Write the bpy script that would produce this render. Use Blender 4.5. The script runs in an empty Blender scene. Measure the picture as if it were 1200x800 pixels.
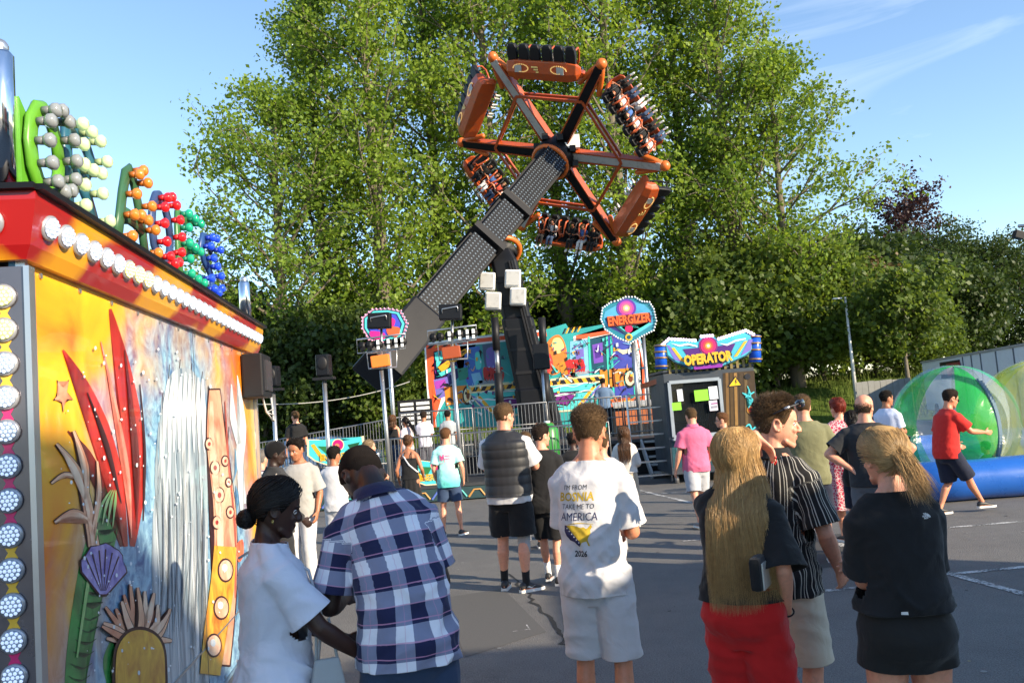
import bpy, bmesh, math, random
import numpy as np
from mathutils import Vector, Matrix, noise
from mathutils.bvhtree import BVHTree
R = math.radians
random.seed(11)
SC = bpy.context.scene
COL = SC.collection
# ---------------------------------------------------------------- camera
CAMH = 1.85
F = 1000.0                      # focal length in pixels of the 1200 px wide photograph
cam_d = bpy.data.cameras.new('camera'); cam = bpy.data.objects.new('camera', cam_d); COL.objects.link(cam)
cam_d.sensor_width = 36; cam_d.lens = 36*F/1200; cam_d.clip_end = 2000
CM = Matrix.Translation((0, 0, CAMH)) @ Matrix.Rotation(R(90+4.63), 4, 'X') @ Matrix.Rotation(R(-4.5), 4, 'Z')
cam.matrix_world = CM
SC.camera = cam
def ray(px, py):
    d = CM.to_3x3() @ Vector(((px-600)/F, -(py-400)/F, -1)); return d
def P(px, py, Y):                # point of the pixel's ray at world depth Y
    d = ray(px, py); return Vector((0, 0, CAMH)) + d*(Y/d.y)
def PX(px, py, X):
    d = ray(px, py); return Vector((0, 0, CAMH)) + d*(X/d.x)
def G(px, py, z=0.0):            # ground point
    d = ray(px, py); return Vector((0, 0, CAMH)) + d*((z-CAMH)/d.z)
def proj(p):
    q = CM.inverted() @ Vector(p); return (600+F*q.x/-q.z, 400-F*q.y/-q.z)
# ---------------------------------------------------------------- objects
def link(o, parent=None):
    COL.objects.link(o)
    if parent is not None: o.parent = parent
    return o
def tag(o, label=None, cat=None, group=None, kind=None):
    if label: o['label'] = label
    if cat: o['category'] = cat
    if group: o['group'] = group
    if kind: o['kind'] = kind
    return o
def empty(name, loc=(0, 0, 0), rz=0.0, label=None, cat=None, group=None):
    o = bpy.data.objects.new(name, None); COL.objects.link(o)
    o.location = loc; o.rotation_euler = (0, 0, rz); o.empty_display_size = .1
    return tag(o, label, cat, group)
def kids(o): return [c for c in COL.objects if c.parent == o]
def copy_tree(o, parent=None, tree=None):
    c = o.copy(); COL.objects.link(c); c.parent = parent
    for ch in list(o.children): copy_tree(ch, c)
    return c
class MB:
    def __init__(s): s.v = []; s.f = []; s.m = []
    def add(s, vs, fs, mi=0):
        n = len(s.v); s.v.extend([tuple(q) for q in vs]); s.f.extend([[i+n for i in f] for f in fs]); s.m.extend([mi]*len(fs)); return s
    def box(s, c, d, M=None, mi=0):
        x, y, z = d[0]/2, d[1]/2, d[2]/2
        vs = [Vector((a*x, b*y, e*z)) for e in (-1, 1) for b in (-1, 1) for a in (-1, 1)]
        if M is not None: vs = [M @ q for q in vs]
        vs = [q+Vector(c) for q in vs]
        return s.add(vs, [(0, 2, 3, 1), (4, 5, 7, 6), (0, 1, 5, 4), (2, 6, 7, 3), (0, 4, 6, 2), (1, 3, 7, 5)], mi)
    def beam(s, a, b, w, h, up=(0, 0, 1), mi=0):
        a = Vector(a); b = Vector(b); d = (b-a); L = d.length; d.normalize()
        u = Vector(up); x = d.cross(u)
        if x.length < 1e-4: x = d.cross(Vector((0, 1, 0)))
        x.normalize(); u = x.cross(d)
        return s.box((a+b)/2, (w, L, h), Matrix((x, d, u)).transposed(), mi)
    def tube(s, pts, rads, segs=10, ref=(0, 1, 0), caps=True, rnd=False, mi=0, closed=False):
        pts = [Vector(p) for p in pts]; n = len(pts)
        rads = [r if isinstance(r, (tuple, list)) else (r, r) for r in (rads if isinstance(rads, (list, tuple)) else [rads]*n)]
        if rnd:
            d0 = (pts[0]-pts[1]).normalized(); d1 = (pts[-1]-pts[-2]).normalized()
            a = min(rads[0]); b = min(rads[-1])
            k0 = [(pts[0]+d0*a*.92, tuple(q*.4 for q in rads[0])), (pts[0]+d0*a*.55, tuple(q*.83 for q in rads[0]))]
            k1 = [(pts[-1]+d1*b*.55, tuple(q*.83 for q in rads[-1])), (pts[-1]+d1*b*.92, tuple(q*.4 for q in rads[-1]))]
            pts = [q[0] for q in k0]+pts+[q[0] for q in k1]; rads = [q[1] for q in k0]+rads+[q[1] for q in k1]; n = len(pts)
        tang = []
        for i in range(n):
            if closed: t = pts[(i+1) % n]-pts[i-1]
            else: t = pts[min(i+1, n-1)]-pts[max(i-1, 0)]
            tang.append(t.normalized() if t.length > 1e-9 else Vector((0, 0, 1)))
        refv = Vector(ref); vs = []
        if abs(refv.normalized().dot(tang[0])) > .97: refv = Vector((1, 0, 0)) if abs(tang[0].x) < .9 else Vector((0, 0, 1))
        for i in range(n):
            t = tang[i]; y = refv - t*refv.dot(t); y.normalize(); x = y.cross(t); refv = y
            for k in range(segs):
                a = 2*math.pi*k/segs
                vs.append(pts[i]+x*math.cos(a)*rads[i][0]+y*math.sin(a)*rads[i][1])
        fs = []
        for i in range(n if closed else n-1):
            j = (i+1) % n
            for k in range(segs):
                k2 = (k+1) % segs
                fs.append((i*segs+k, j*segs+k, j*segs+k2, i*segs+k2))
        if caps and not closed:
            fs.append(tuple(range(segs))); fs.append(tuple(reversed(range((n-1)*segs, n*segs))))
        return s.add(vs, fs, mi)
    def rings(s, rs, caps=True, mi=0):
        segs = len(rs[0]); vs = [q for r in rs for q in r]; fs = []
        for i in range(len(rs)-1):
            for k in range(segs):
                k2 = (k+1) % segs
                fs.append((i*segs+k, i*segs+k2, (i+1)*segs+k2, (i+1)*segs+k))
        if caps:
            n = len(rs)
            fs.append(tuple(reversed(range(segs)))); fs.append(tuple(range((n-1)*segs, n*segs)))
        return s.add(vs, fs, mi)
    def ell(s, c, r, M=None, u=14, w=9, mi=0):
        c = Vector(c); rs = []
        for i in range(1, w):
            a = math.pi*i/w; ring = []
            for k in range(u):
                b = 2*math.pi*k/u
                q = Vector((r[0]*math.sin(a)*math.cos(b), r[1]*math.sin(a)*math.sin(b), -r[2]*math.cos(a)))
                ring.append((M @ q if M is not None else q)+c)
            rs.append(ring)
        b0 = Vector((0, 0, -r[2])); t0 = Vector((0, 0, r[2]))
        if M is not None: b0 = M @ b0; t0 = M @ t0
        n = len(s.v); s.rings(rs, caps=False, mi=mi)
        s.v.append(tuple(c+b0)); s.v.append(tuple(c+t0)); ib = len(s.v)-2; it = ib+1; L = n+(w-2)*u
        for k in range(u):
            k2 = (k+1) % u
            s.f.append([ib, n+k2, n+k]); s.f.append([it, L+k, L+k2]); s.m += [mi, mi]
        return s
    def prism(s, poly, th, M=None, mi=0):
        """outline in local xz, extruded th along +y (front at y=0 looking from -y)"""
        n = len(poly)
        ar = sum(poly[i][0]*poly[(i+1) % n][1]-poly[(i+1) % n][0]*poly[i][1] for i in range(n))
        if ar < 0: poly = poly[::-1]
        vs = [Vector((x, 0, z)) for x, z in poly]+[Vector((x, th, z)) for x, z in poly]
        if M is not None: vs = [M @ q for q in vs]
        fs = [tuple(range(n)), tuple(reversed(range(n, 2*n)))]+[(i, i+n, (i+1) % n+n, (i+1) % n) for i in range(n)]
        return s.add(vs, fs, mi)
    def mesh(s, name='mesh', smooth=False):
        me = bpy.data.meshes.new(name); me.from_pydata(s.v, [], s.f)
        me.polygons.foreach_set('material_index', s.m)
        if smooth: me.polygons.foreach_set('use_smooth', [True]*len(s.f))
        me.update(); return me
    def build(s, name, mats, parent=None, smooth=False, bevel=0.0):
        me = s.mesh(name, smooth)
        if bevel > 0:
            bm = bmesh.new(); bm.from_mesh(me)
            ed = [e for e in bm.edges if len(e.link_faces) == 2 and e.calc_face_angle(0) > .5]
            bmesh.ops.bevel(bm, geom=ed, offset=bevel, segments=2, affect='EDGES', profile=.6, clamp_overlap=True)
            bm.to_mesh(me); bm.free()
        for m in (mats if isinstance(mats, (list, tuple)) else [mats]): me.materials.append(m)
        return link(bpy.data.objects.new(name, me), parent)
# ---------------------------------------------------------------- materials
MATS = {}
def nmat(name):
    m = bpy.data.materials.new(name); m.use_nodes = True
    nt = m.node_tree; b = nt.nodes['Principled BSDF']; return m, nt, b
def N(nt, t, **kw):
    n = nt.nodes.new(t)
    for k, v in kw.items():
        if k in n.inputs.keys(): n.inputs[k].default_value = v
        else: setattr(n, k, v)
    return n
def c4(c): return (c[0], c[1], c[2], 1)
def srgb(r, g, b):
    f = lambda u: (u/255/12.92 if u/255 <= .04045 else ((u/255+.055)/1.055)**2.4)
    return (f(r), f(g), f(b))
def mixc(nt, fac, a, b, blend='MIX'):
    n = nt.nodes.new('ShaderNodeMix'); n.data_type = 'RGBA'; n.blend_type = blend
    for sock, v in ((n.inputs[0], fac), (n.inputs[6], a), (n.inputs[7], b)):
        if hasattr(v, 'is_linked') or hasattr(v, 'links'): nt.links.new(v, sock)
        elif isinstance(v, (int, float)): sock.default_value = v
        else: sock.default_value = c4(v)
    return n.outputs[2]
def mth(nt, op, a, b=0.0, c=0.0, clamp=False):
    n = nt.nodes.new('ShaderNodeMath'); n.operation = op; n.use_clamp = clamp
    for i, v in enumerate((a, b, c)):
        if hasattr(v, 'links'): nt.links.new(v, n.inputs[i])
        else: n.inputs[i].default_value = v
    return n.outputs[0]
def paint(col, rough=.5, metal=0.0, var=.12, scale=3.0, bump=0.0, bscale=60, emit=None, es=0.0, spec=.5, dirt=0.0, coat=0.0, alpha=1.0):
    key = ('paint', tuple(round(c, 4) for c in col), rough, metal, var, scale, bump, bscale, emit, es, spec, dirt, coat, alpha)
    if key in MATS: return MATS[key]
    m, nt, b = nmat('paint'); MATS[key] = m
    tc = N(nt, 'ShaderNodeTexCoord'); nz = N(nt, 'ShaderNodeTexNoise', Scale=scale, Detail=6.0, Roughness=.65)
    nt.links.new(tc.outputs['Object'], nz.inputs['Vector'])
    f = mth(nt, 'MULTIPLY_ADD', nz.outputs[0], 2*var, 1-var)
    mm = N(nt, 'ShaderNodeVectorMath', operation='SCALE'); mm.inputs[0].default_value = col; nt.links.new(f, mm.inputs['Scale'])
    out = mm.outputs[0]
    if dirt > 0:
        nd = N(nt, 'ShaderNodeTexNoise', Scale=scale*2.3, Detail=8.0, Roughness=.7); nt.links.new(tc.outputs['Object'], nd.inputs['Vector'])
        fd = mth(nt, 'MULTIPLY', mth(nt, 'SUBTRACT', nd.outputs[0], .52, clamp=True), 6*dirt, clamp=True)
        out = mixc(nt, fd, out, (.09, .075, .055))
    nt.links.new(out, b.inputs['Base Color'])
    nt.links.new(mth(nt, 'MULTIPLY_ADD', nz.outputs[0], .25, rough-.12), b.inputs['Roughness'])
    b.inputs['Metallic'].default_value = metal; b.inputs['Specular IOR Level'].default_value = spec; b.inputs['Coat Weight'].default_value = coat
    if alpha < 1: b.inputs['Alpha'].default_value = alpha
    if bump > 0:
        nb = N(nt, 'ShaderNodeTexNoise', Scale=bscale, Detail=4.0); nt.links.new(tc.outputs['Object'], nb.inputs['Vector'])
        bp = N(nt, 'ShaderNodeBump', Strength=bump, Distance=.01); nt.links.new(nb.outputs[0], bp.inputs['Height']); nt.links.new(bp.outputs[0], b.inputs['Normal'])
    if emit: b.inputs['Emission Color'].default_value = c4(emit); b.inputs['Emission Strength'].default_value = es
    return m
def cloth_nodes(nt, b, colout, fine=420, fs=.3, wr=.22, wscale=9.0):
    tc = N(nt, 'ShaderNodeTexCoord')
    n1 = N(nt, 'ShaderNodeTexNoise', Scale=wscale, Detail=3.0, Roughness=.5, Distortion=1.2); nt.links.new(tc.outputs['Object'], n1.inputs['Vector'])
    n2 = N(nt, 'ShaderNodeTexNoise', Scale=fine, Detail=2.0); nt.links.new(tc.outputs['Object'], n2.inputs['Vector'])
    b1 = N(nt, 'ShaderNodeBump', Strength=wr, Distance=.03); nt.links.new(n1.outputs[0], b1.inputs['Height'])
    b2 = N(nt, 'ShaderNodeBump', Strength=fs, Distance=.002); nt.links.new(n2.outputs[0], b2.inputs['Height']); nt.links.new(b1.outputs[0], b2.inputs['Normal'])
    nt.links.new(b2.outputs[0], b.inputs['Normal'])
    n3 = N(nt, 'ShaderNodeTexNoise', Scale=6.0, Detail=5.0); nt.links.new(tc.outputs['Object'], n3.inputs['Vector'])
    f = mth(nt, 'MULTIPLY_ADD', n3.outputs[0], .22, .89)
    mm = N(nt, 'ShaderNodeVectorMath', operation='SCALE'); nt.links.new(colout, mm.inputs[0]); nt.links.new(f, mm.inputs['Scale'])
    nt.links.new(mm.outputs[0], b.inputs['Base Color'])
    b.inputs['Roughness'].default_value = .88; b.inputs['Sheen Weight'].default_value = .12; b.inputs['Specular IOR Level'].default_value = .25
def cloth(col, **kw):
    key = ('cloth', tuple(round(c, 4) for c in col), tuple(sorted(kw.items())))
    if key in MATS: return MATS[key]
    m, nt, b = nmat('fabric'); MATS[key] = m
    rgb = N(nt, 'ShaderNodeRGB'); rgb.outputs[0].default_value = c4(col)
    cloth_nodes(nt, b, rgb.outputs[0], **kw); return m
def cuv(nt):
    a = N(nt, 'ShaderNodeAttribute', attribute_name='cuv'); s = N(nt, 'ShaderNodeSeparateXYZ'); nt.links.new(a.outputs['Vector'], s.inputs[0]); return s.outputs[0], s.outputs[1]
def band(nt, x, period, w, off=0.0):
    """1 inside a stripe of width w repeating every period"""
    t = mth(nt, 'FRACT', mth(nt, 'DIVIDE', mth(nt, 'ADD', x, off+100*period), period))
    return mth(nt, 'LESS_THAN', t, w/period)
def plaid():
    m, nt, b = nmat('plaid_fabric'); u, v = cuv(nt)
    p = .118
    bu = band(nt, u, p, .062); bv = band(nt, v, p, .062, .02)
    navy = srgb(34, 38, 72); mid = srgb(128, 132, 156); white = srgb(226, 226, 234); pink = srgb(196, 140, 172)
    s = mth(nt, 'ADD', bu, bv)
    c = mixc(nt, mth(nt, 'GREATER_THAN', s, .5), white, mid)
    c = mixc(nt, mth(nt, 'GREATER_THAN', s, 1.5), c, navy)
    l1 = mth(nt, 'MAXIMUM', band(nt, v, p, .004, -.042), band(nt, v, p, .004, -.042+.052))
    l2 = band(nt, u, p, .003, -.09)
    c = mixc(nt, mth(nt, 'MULTIPLY', mth(nt, 'MAXIMUM', l1, mth(nt, 'MULTIPLY', l2, .5)), .75), c, pink)
    cloth_nodes(nt, b, c); return m
def striped(base, line, p, w, axis=0, wob=0.0, irregular=False):
    m, nt, b = nmat('striped_fabric'); u, v = cuv(nt); x = (u, v)[axis]
    f = band(nt, x, p, w)
    if irregular:
        f = mth(nt, 'MAXIMUM', f, band(nt, x, p*2, w*.7, p*.37))
    c = mixc(nt, f, base, line); cloth_nodes(nt, b, c); return m
def patterned(base, c2, sc=26):
    m, nt, b = nmat('printed_fabric'); tc = N(nt, 'ShaderNodeTexCoord')
    vo = N(nt, 'ShaderNodeTexVoronoi', Scale=sc, feature='DISTANCE_TO_EDGE'); nt.links.new(tc.outputs['Object'], vo.inputs['Vector'])
    v2 = N(nt, 'ShaderNodeTexVoronoi', Scale=sc*1.7); nt.links.new(tc.outputs['Object'], v2.inputs['Vector'])
    f = mth(nt, 'LESS_THAN', vo.outputs['Distance'], .09); g = mth(nt, 'LESS_THAN', v2.outputs['Distance'], .22)
    cloth_nodes(nt, b, mixc(nt, mth(nt, 'MAXIMUM', f, g), base, c2)); return m
def dipdye(top, bot, z0, z1):
    m, nt, b = nmat('dip_dyed_fabric'); u, v = cuv(nt)
    f = mth(nt, 'DIVIDE', mth(nt, 'SUBTRACT', v, z0), z1-z0, clamp=True)
    cloth_nodes(nt, b, mixc(nt, f, bot, top)); return m
def skinmat(col):
    key = ('skin', tuple(round(c, 4) for c in col))
    if key in MATS: return MATS[key]
    m, nt, b = nmat('skin'); MATS[key] = m
    tc = N(nt, 'ShaderNodeTexCoord')
    n1 = N(nt, 'ShaderNodeTexNoise', Scale=9.0, Detail=5.0); nt.links.new(tc.outputs['Object'], n1.inputs['Vector'])
    red = (col[0]*1.02, col[1]*.78, col[2]*.72)
    c = mixc(nt, mth(nt, 'MULTIPLY', n1.outputs[0], .9), col, red)
    n4 = N(nt, 'ShaderNodeTexNoise', Scale=42.0, Detail=6.0, Roughness=.7); nt.links.new(tc.outputs['Object'], n4.inputs['Vector'])
    c = mixc(nt, mth(nt, 'MULTIPLY', mth(nt, 'SUBTRACT', n4.outputs[0], .47, clamp=True), 2.2, clamp=True), c, tuple(q*.62 for q in col))
    at = N(nt, 'ShaderNodeAttribute', attribute_name='lip')
    c = mixc(nt, at.outputs['Fac'], c, (col[0]*.8, col[1]*.45, col[2]*.45))
    at2 = N(nt, 'ShaderNodeAttribute', attribute_name='stub')
    c = mixc(nt, mth(nt, 'MULTIPLY', at2.outputs['Fac'], .6), c, (col[0]*.28, col[1]*.26, col[2]*.26))
    nt.links.new(c, b.inputs['Base Color'])
    b.inputs['Roughness'].default_value = .5; b.inputs['Subsurface Weight'].default_value = .12
    b.inputs['Subsurface Radius'].default_value = (.012, .004, .002); b.inputs['Subsurface Scale'].default_value = .6
    n2 = N(nt, 'ShaderNodeTexNoise', Scale=260.0, Detail=3.0); nt.links.new(tc.outputs['Object'], n2.inputs['Vector'])
    bp = N(nt, 'ShaderNodeBump', Strength=.18, Distance=.002); nt.links.new(n2.outputs[0], bp.inputs['Height']); nt.links.new(bp.outputs[0], b.inputs['Normal'])
    return m
def hairmat(col, col2=None, rough=.42):
    key = ('hair', col, col2, rough)
    if key in MATS: return MATS[key]
    m, nt, b = nmat('hair'); MATS[key] = m
    g = N(nt, 'ShaderNodeNewGeometry')
    c2 = col2 or tuple(min(1, x*1.8) for x in col)
    tc = N(nt, 'ShaderNodeTexCoord'); n1 = N(nt, 'ShaderNodeTexNoise', Scale=40.0, Detail=3.0); nt.links.new(tc.outputs['Object'], n1.inputs['Vector'])
    f = mth(nt, 'MULTIPLY', mth(nt, 'ADD', g.outputs['Random Per Island'], n1.outputs[0]), .5)
    nt.links.new(mixc(nt, f, tuple(x*.75 for x in col), c2), b.inputs['Base Color'])
    b.inputs['Roughness'].default_value = rough; b.inputs['Specular IOR Level'].default_value = .4
    return m
EXPO=1.0
# ---------------------------------------------------------------- people
def voxel(mb, vs, it=4, scale=1.0):
    me = bpy.data.meshes.new('tmp'); me.from_pydata([(x*scale, y*scale, z*scale) for x, y, z in mb.v], [], mb.f)
    o = bpy.data.objects.new('tmp', me); COL.objects.link(o)
    m = o.modifiers.new('r', 'REMESH'); m.mode = 'VOXEL'; m.voxel_size = vs
    if it:
        s = o.modifiers.new('s', 'SMOOTH'); s.factor = .5; s.iterations = it
    dg = bpy.context.evaluated_depsgraph_get()
    out = bpy.data.meshes.new_from_object(o.evaluated_get(dg))
    bpy.data.objects.remove(o); bpy.data.meshes.remove(me)
    out.materials.clear()
    return out
def lerp(a, b, t): return a+(b-a)*t
def sstep(a, b, x):
    t = max(0, min(1, (x-a)/(b-a))); return t*t*(3-2*t)
def ik(a, t, l1, l2, pole):
    a = Vector(a); t = Vector(t); d = t-a; L = d.length
    if L > (l1+l2)*.999: t = a+d*((l1+l2)*.999/L); d = t-a; L = d.length
    d.normalize(); x = (l1*l1-l2*l2+L*L)/(2*L); h = math.sqrt(max(0, l1*l1-x*x))
    p = Vector(pole); p = p-d*p.dot(d); p.normalize()
    return a+d*x+p*h, t
def cinterp(xs, ys, x): 
    n = len(xs)
    if x <= xs[0]: return ys[0]
    if x >= xs[-1]: return ys[-1]
    i = max(k for k in range(n) if xs[k] <= x); t = (x-xs[i])/(xs[i+1]-xs[i])
    p0 = ys[max(i-1, 0)]; p1 = ys[i]; p2 = ys[i+1]; p3 = ys[min(i+2, n-1)]
    return .5*((2*p1)+(-p0+p2)*t+(2*p0-5*p1+4*p2-p3)*t*t+(-p0+3*p1-3*p2+p3)*t**3)
HZ = [-.092, -.086, -.072, -.055, -.03, 0, .025, .05, .085, .115, .133, .143, .146]
HW = [.016, .028, .043, .056, .066, .0715, .0745, .0765, .0735, .0615, .044, .022, .004]
HF = [.060, .072, .0815, .083, .085, .086, .086, .0915, .085, .064, .042, .016, .004]
HB = [-.012, .0, .015, .030, .060, .086, .097, .102, .099, .083, .060, .032, .004]
def headpt(th, z):
    """th 0 = face, + towards +x"""
    w = cinterp(HZ, HW, z); f = cinterp(HZ, HF, z); b = cinterp(HZ, HB, z)
    c = math.cos(th); s = math.sin(th)
    e = .88
    x = w*math.copysign(abs(s)**e, s)
    y = (f if c > 0 else b)*math.copysign(abs(c)**e, c)
    return Vector((x, y, z))
def headnrm(th, z):
    a = headpt(th+.06, z)-headpt(th-.06, z); b = headpt(th, min(.1455, z+.008))-headpt(th, max(-.091, z-.008))
    n = b.cross(a); n = n.normalized() if n.length > 1e-9 else Vector((0, 0, 1))
    p = headpt(th, z)-Vector((0, 0, .03))
    return n if n.dot(p) > 0 else -n
# torso: z, half width, front depth, back depth
TORSO_M = [(0.8, 0.097, 0.07, 0.085), (0.86, 0.1455, 0.098, 0.118), (0.92, 0.1649, 0.108, 0.128), (1.0, 0.1535, 0.108, 0.112), (1.08, 0.1451, 0.112, 0.098), (1.18, 0.1488, 0.116, 0.1), (1.28, 0.16, 0.12, 0.112), (1.36, 0.1674, 0.115, 0.118), (1.42, 0.1655, 0.098, 0.112), (1.465, 0.1395, 0.075, 0.092), (1.5, 0.0921, 0.06, 0.072), (1.53, 0.0601, 0.055, 0.062)]
TORSO_F = [(.80, .10, .075, .09), (.86, .160, .100, .128), (.92, .178, .108, .138), (1.0, .166, .105, .116), (1.08, .140, .098, .090), (1.16, .138, .100, .088), (1.26, .150, .125, .100), (1.34, .156, .118, .106), (1.42, .158, .092, .102), (1.465, .132, .070, .084), (1.50, .080, .054, .064), (1.53, .054, .050, .056)]
def ringpts(z, hw, f, b, T, n=28, e=.86, yo=0.0):
    r = []
    for k in range(n):
        a = 2*math.pi*k/n; c = math.cos(a); s = math.sin(a)
        r.append(T(Vector((hw*math.copysign(abs(c)**e, c), yo+(f if s > 0 else b)*math.copysign(abs(s)**e, s), z))))
    return r
CAPS = {}
def capm(m):
    if m.name not in CAPS:
        c = m.copy(); CAPS[m.name] = c; b = c.node_tree.nodes.get('Principled BSDF')
        b.inputs['Roughness'].default_value = .9; b.inputs['Specular IOR Level'].default_value = .08; b.inputs['Coat Weight'].default_value = 0
    return CAPS[m.name]
class Person:
    def __init__(s, px=None, py=None, name='person', label='', group=None, loc=None, yaw=0.0, h=1.75, sex='m', w=1.0, lean=(0, 0, 0), head=(0, 0, 0),
                 hands=None, feet=None, pole=None, curl=.5, palm=None, knee=None, vs=.011, skin=srgb(214, 160, 132), hip=(0, 0, 0), seated=False, cs=None):
        s.h = h; s.s = h/1.8; s.sex = sex; s.w = w; s.vs = vs; s.skin = skin; s.cs = cs or max(.009, vs*1.4)
        s.root = empty(name, loc, yaw, label, 'person', group)
        fw, sd, tw = [R(q) for q in lean]
        hipv = Vector(hip)
        def T(p):
            k = sstep(.98, 1.40, p.z) if p.z < 1.40 else 1.0
            M = Matrix.Rotation(tw*k, 3, 'Z') @ Matrix.Rotation(sd*k, 3, 'Y') @ Matrix.Rotation(-fw*k, 3, 'X')
            c = Vector((0, 0, 1.0)); return c+M @ (p-c)+hipv
        s.T = T; s.RT = Matrix.Rotation(tw, 3, 'Z') @ Matrix.Rotation(sd, 3, 'Y') @ Matrix.Rotation(-fw, 3, 'X')
        yw, pt, rl = [R(q) for q in head]
        hm = s.RT @ Matrix.Rotation(-yw, 3, 'Z') @ Matrix.Rotation(-pt, 3, 'X') @ Matrix.Rotation(rl, 3, 'Y')
        piv = Vector((0, -.005, 1.59)); off = Vector((0, .018, .055))
        hs = 1.05 if h > 1.6 else 1.05+.10*(1.6-h)/.3
        if sex == 'f': hs *= .97
        o = T(piv)+hm @ (off*hs)
        s.HM = Matrix.Translation(o) @ hm.to_4x4() @ Matrix.Scale(hs, 4); s.HO = o
        sw = (.164 if sex == 'm' else .150)*(w*.5+.5)
        s.sh = {}; s.el = {}; s.wr = {}; s.hip = {}; s.kn = {}; s.an = {}; s.hd = {}
        hands = hands or {}; feet = feet or {}; pole = pole or {}
        for sd_, sg in (('L', -1), ('R', 1)):
            sh = T(Vector((sg*sw, -.012, 1.418))); s.sh[sd_] = sh
            hd = hands.get(sd_, (sg*(sw+.075), .03, .88)); hd = Vector(hd)
            pl = pole.get(sd_, (sg*.35, -1, -.1))
            s.el[sd_], s.wr[sd_] = ik(sh, hd, .285, .255, pl)
            hp = Vector((sg*.088*(w*.4+.6), 0, .915))+hipv; s.hip[sd_] = hp
            ft = feet.get(sd_, (sg*.10, 0, 0)); ankle = Vector((ft[0], ft[1], .085+(ft[3] if len(ft) > 3 else 0)))
            s.kn[sd_], s.an[sd_] = ik(hp, ankle, .425, .41, (knee or {}).get(sd_, (sg*.12, 1, 0)))
            s.hd[sd_] = R(ft[2]) if len(ft) > 2 else -sg*R(9)
        s.curl = curl; s.palm = palm or {}
    # -- body as one continuous surface
    def torso(s, tab, e=.86, grow=0.0):
        return [ringpts(z, hw*s.w+grow, f*(s.w*.9+.1)+grow, b*(s.w*.9+.1)+grow, s.T, e=e) for z, hw, f, b in tab]
    def hand(s, mb, sd_, k=1.0):
        sg = -1 if sd_ == 'L' else 1
        w = s.wr[sd_]; d = (w-s.el[sd_]).normalized()
        d = Vector(s.palm.get(sd_+'d', d)).normalized()
        pn = Vector(s.palm.get(sd_, (-sg, 0.15, 0))); pn = pn-d*pn.dot(d); pn.normalize()
        side = Vector(s.palm.get(sd_+'t', (0, 1, 0)))                # thumb side
        side = side-d*side.dot(d)-pn*side.dot(pn)
        if side.length < .05: side = d.cross(pn)
        side.normalize()
        c = s.curl if not isinstance(s.curl, dict) else s.curl.get(sd_, .4)
        f = 1.0 if s.sex == 'm' else .92
        mb.tube([w-d*.03, w, w+d*.03*f, w+d*.062*f, w+d*.088*f], [(.024, .027), (.025, .019), (.034, .0165), (.040, .0155), (.039, .0125)], segs=12, ref=pn, rnd=True)
        r0 = .0088 if s.vs < .008 else .0102
        for i, (t, L) in enumerate(((.030, .072), (.0105, .080), (-.0095, .075), (-.029, .058))):
            p = w+d*(.085-(.004 if i in (0, 2) else .012 if i == 3 else 0))*f+side*t*f; pts = [p-d*.02, p]; a = c*.35*(1+.12*i); dd = d
            for j, q in enumerate((.45, .31, .24)):
                dd = (d+side*t*2.0)*math.cos(a)+pn*math.sin(a); dd.normalize(); p = p+dd*L*q*f; pts.append(p.copy()); a += c*(.75 if j == 0 else .6)
            mb.tube(pts, [r0, r0*1.02, r0*.98, r0*.9, r0*.74], segs=8, ref=pn, rnd=True)
            s.tips[sd_].append((pts[-1], (pts[-1]-pts[-2]).normalized(), pn))
        p = w+d*.022+side*.026; dd = (d*.72+side*.62+pn*.30).normalized(); pts = [w+d*.008+side*.008, p]
        for q in (.034, .030, .024):
            p = p+dd*q*f; pts.append(p.copy()); dd = (dd+d*.35+pn*c*.25).normalized()
        mb.tube(pts, [.014, .0145, .0118, .0108, .0082], segs=8, ref=pn, rnd=True)
    def body(s, feet=True, ears=True):
        mb = MB(); f = s.sex == 'f'
        tab = TORSO_F if f else TORSO_M
        mb.rings(s.torso(tab, grow=-.012))
        T = s.T
        # neck + head
        nk = .0585 if not f else .050
        nk *= (s.w*.6+.4)
        hb = s.HM @ Vector((0, -.020, -.01))
        mb.tube([T(Vector((0, -.02, 1.45))), T(Vector((0, -.016, 1.52))), lerp(T(Vector((0, -.012, 1.55))), hb, .5), hb], [(nk*1.55, nk*1.3), (nk*1.12, nk*1.08), (nk*.98, nk), (nk*.98, nk*1.05)], segs=18)
        for sg in (-1, 1):
            mb.tube([T(Vector((sg*.018, -.028, 1.565))), T(Vector((sg*.055, -.03, 1.510))), T(Vector((sg*.115*(s.w*.5+.5), -.022, 1.463))), lerp(T(Vector((sg*.115, -.022, 1.45))), s.sh['R' if sg > 0 else 'L'], .8)], [.026, .034, .034, .036], segs=10, rnd=True)
        hr = [[s.HM @ headpt(2*math.pi*k/32, z) for k in range(32)] for z in np.linspace(-.0915, .1455, 30)]
        mb.rings([r[::-1] for r in hr])
        if s.vs < .014:
            H = s.HM; rot = H.to_3x3()
            mb.tube([H @ Vector(q) for q in ((0, .080, .044), (0, .092, .022), (0, .104, .002), (0, .108, -.008), (0, .088, -.014))], [(.008, .008), (.0085, .009), (.011, .010), (.0135, .010), (.012, .006)], segs=10, ref=rot @ Vector((0, 0, 1)), rnd=True)
            for sg in (-1, 1):
                mb.ell(H @ Vector((sg*.012, .095, -.009)), (.0085, .010, .0075), rot.normalized() if False else rot)
                mb.ell(H @ Vector((sg*.036, .068, -.005)), (.022, .018, .016), rot)
                mb.ell(H @ Vector((sg*.030, .080, .041)), (.022, .010, .007), rot)
                mb.tube([H @ Vector((sg*.050, .030, -.058)), H @ Vector((sg*.022, .066, -.080))], [.014, .013], segs=8, rnd=True)
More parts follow.
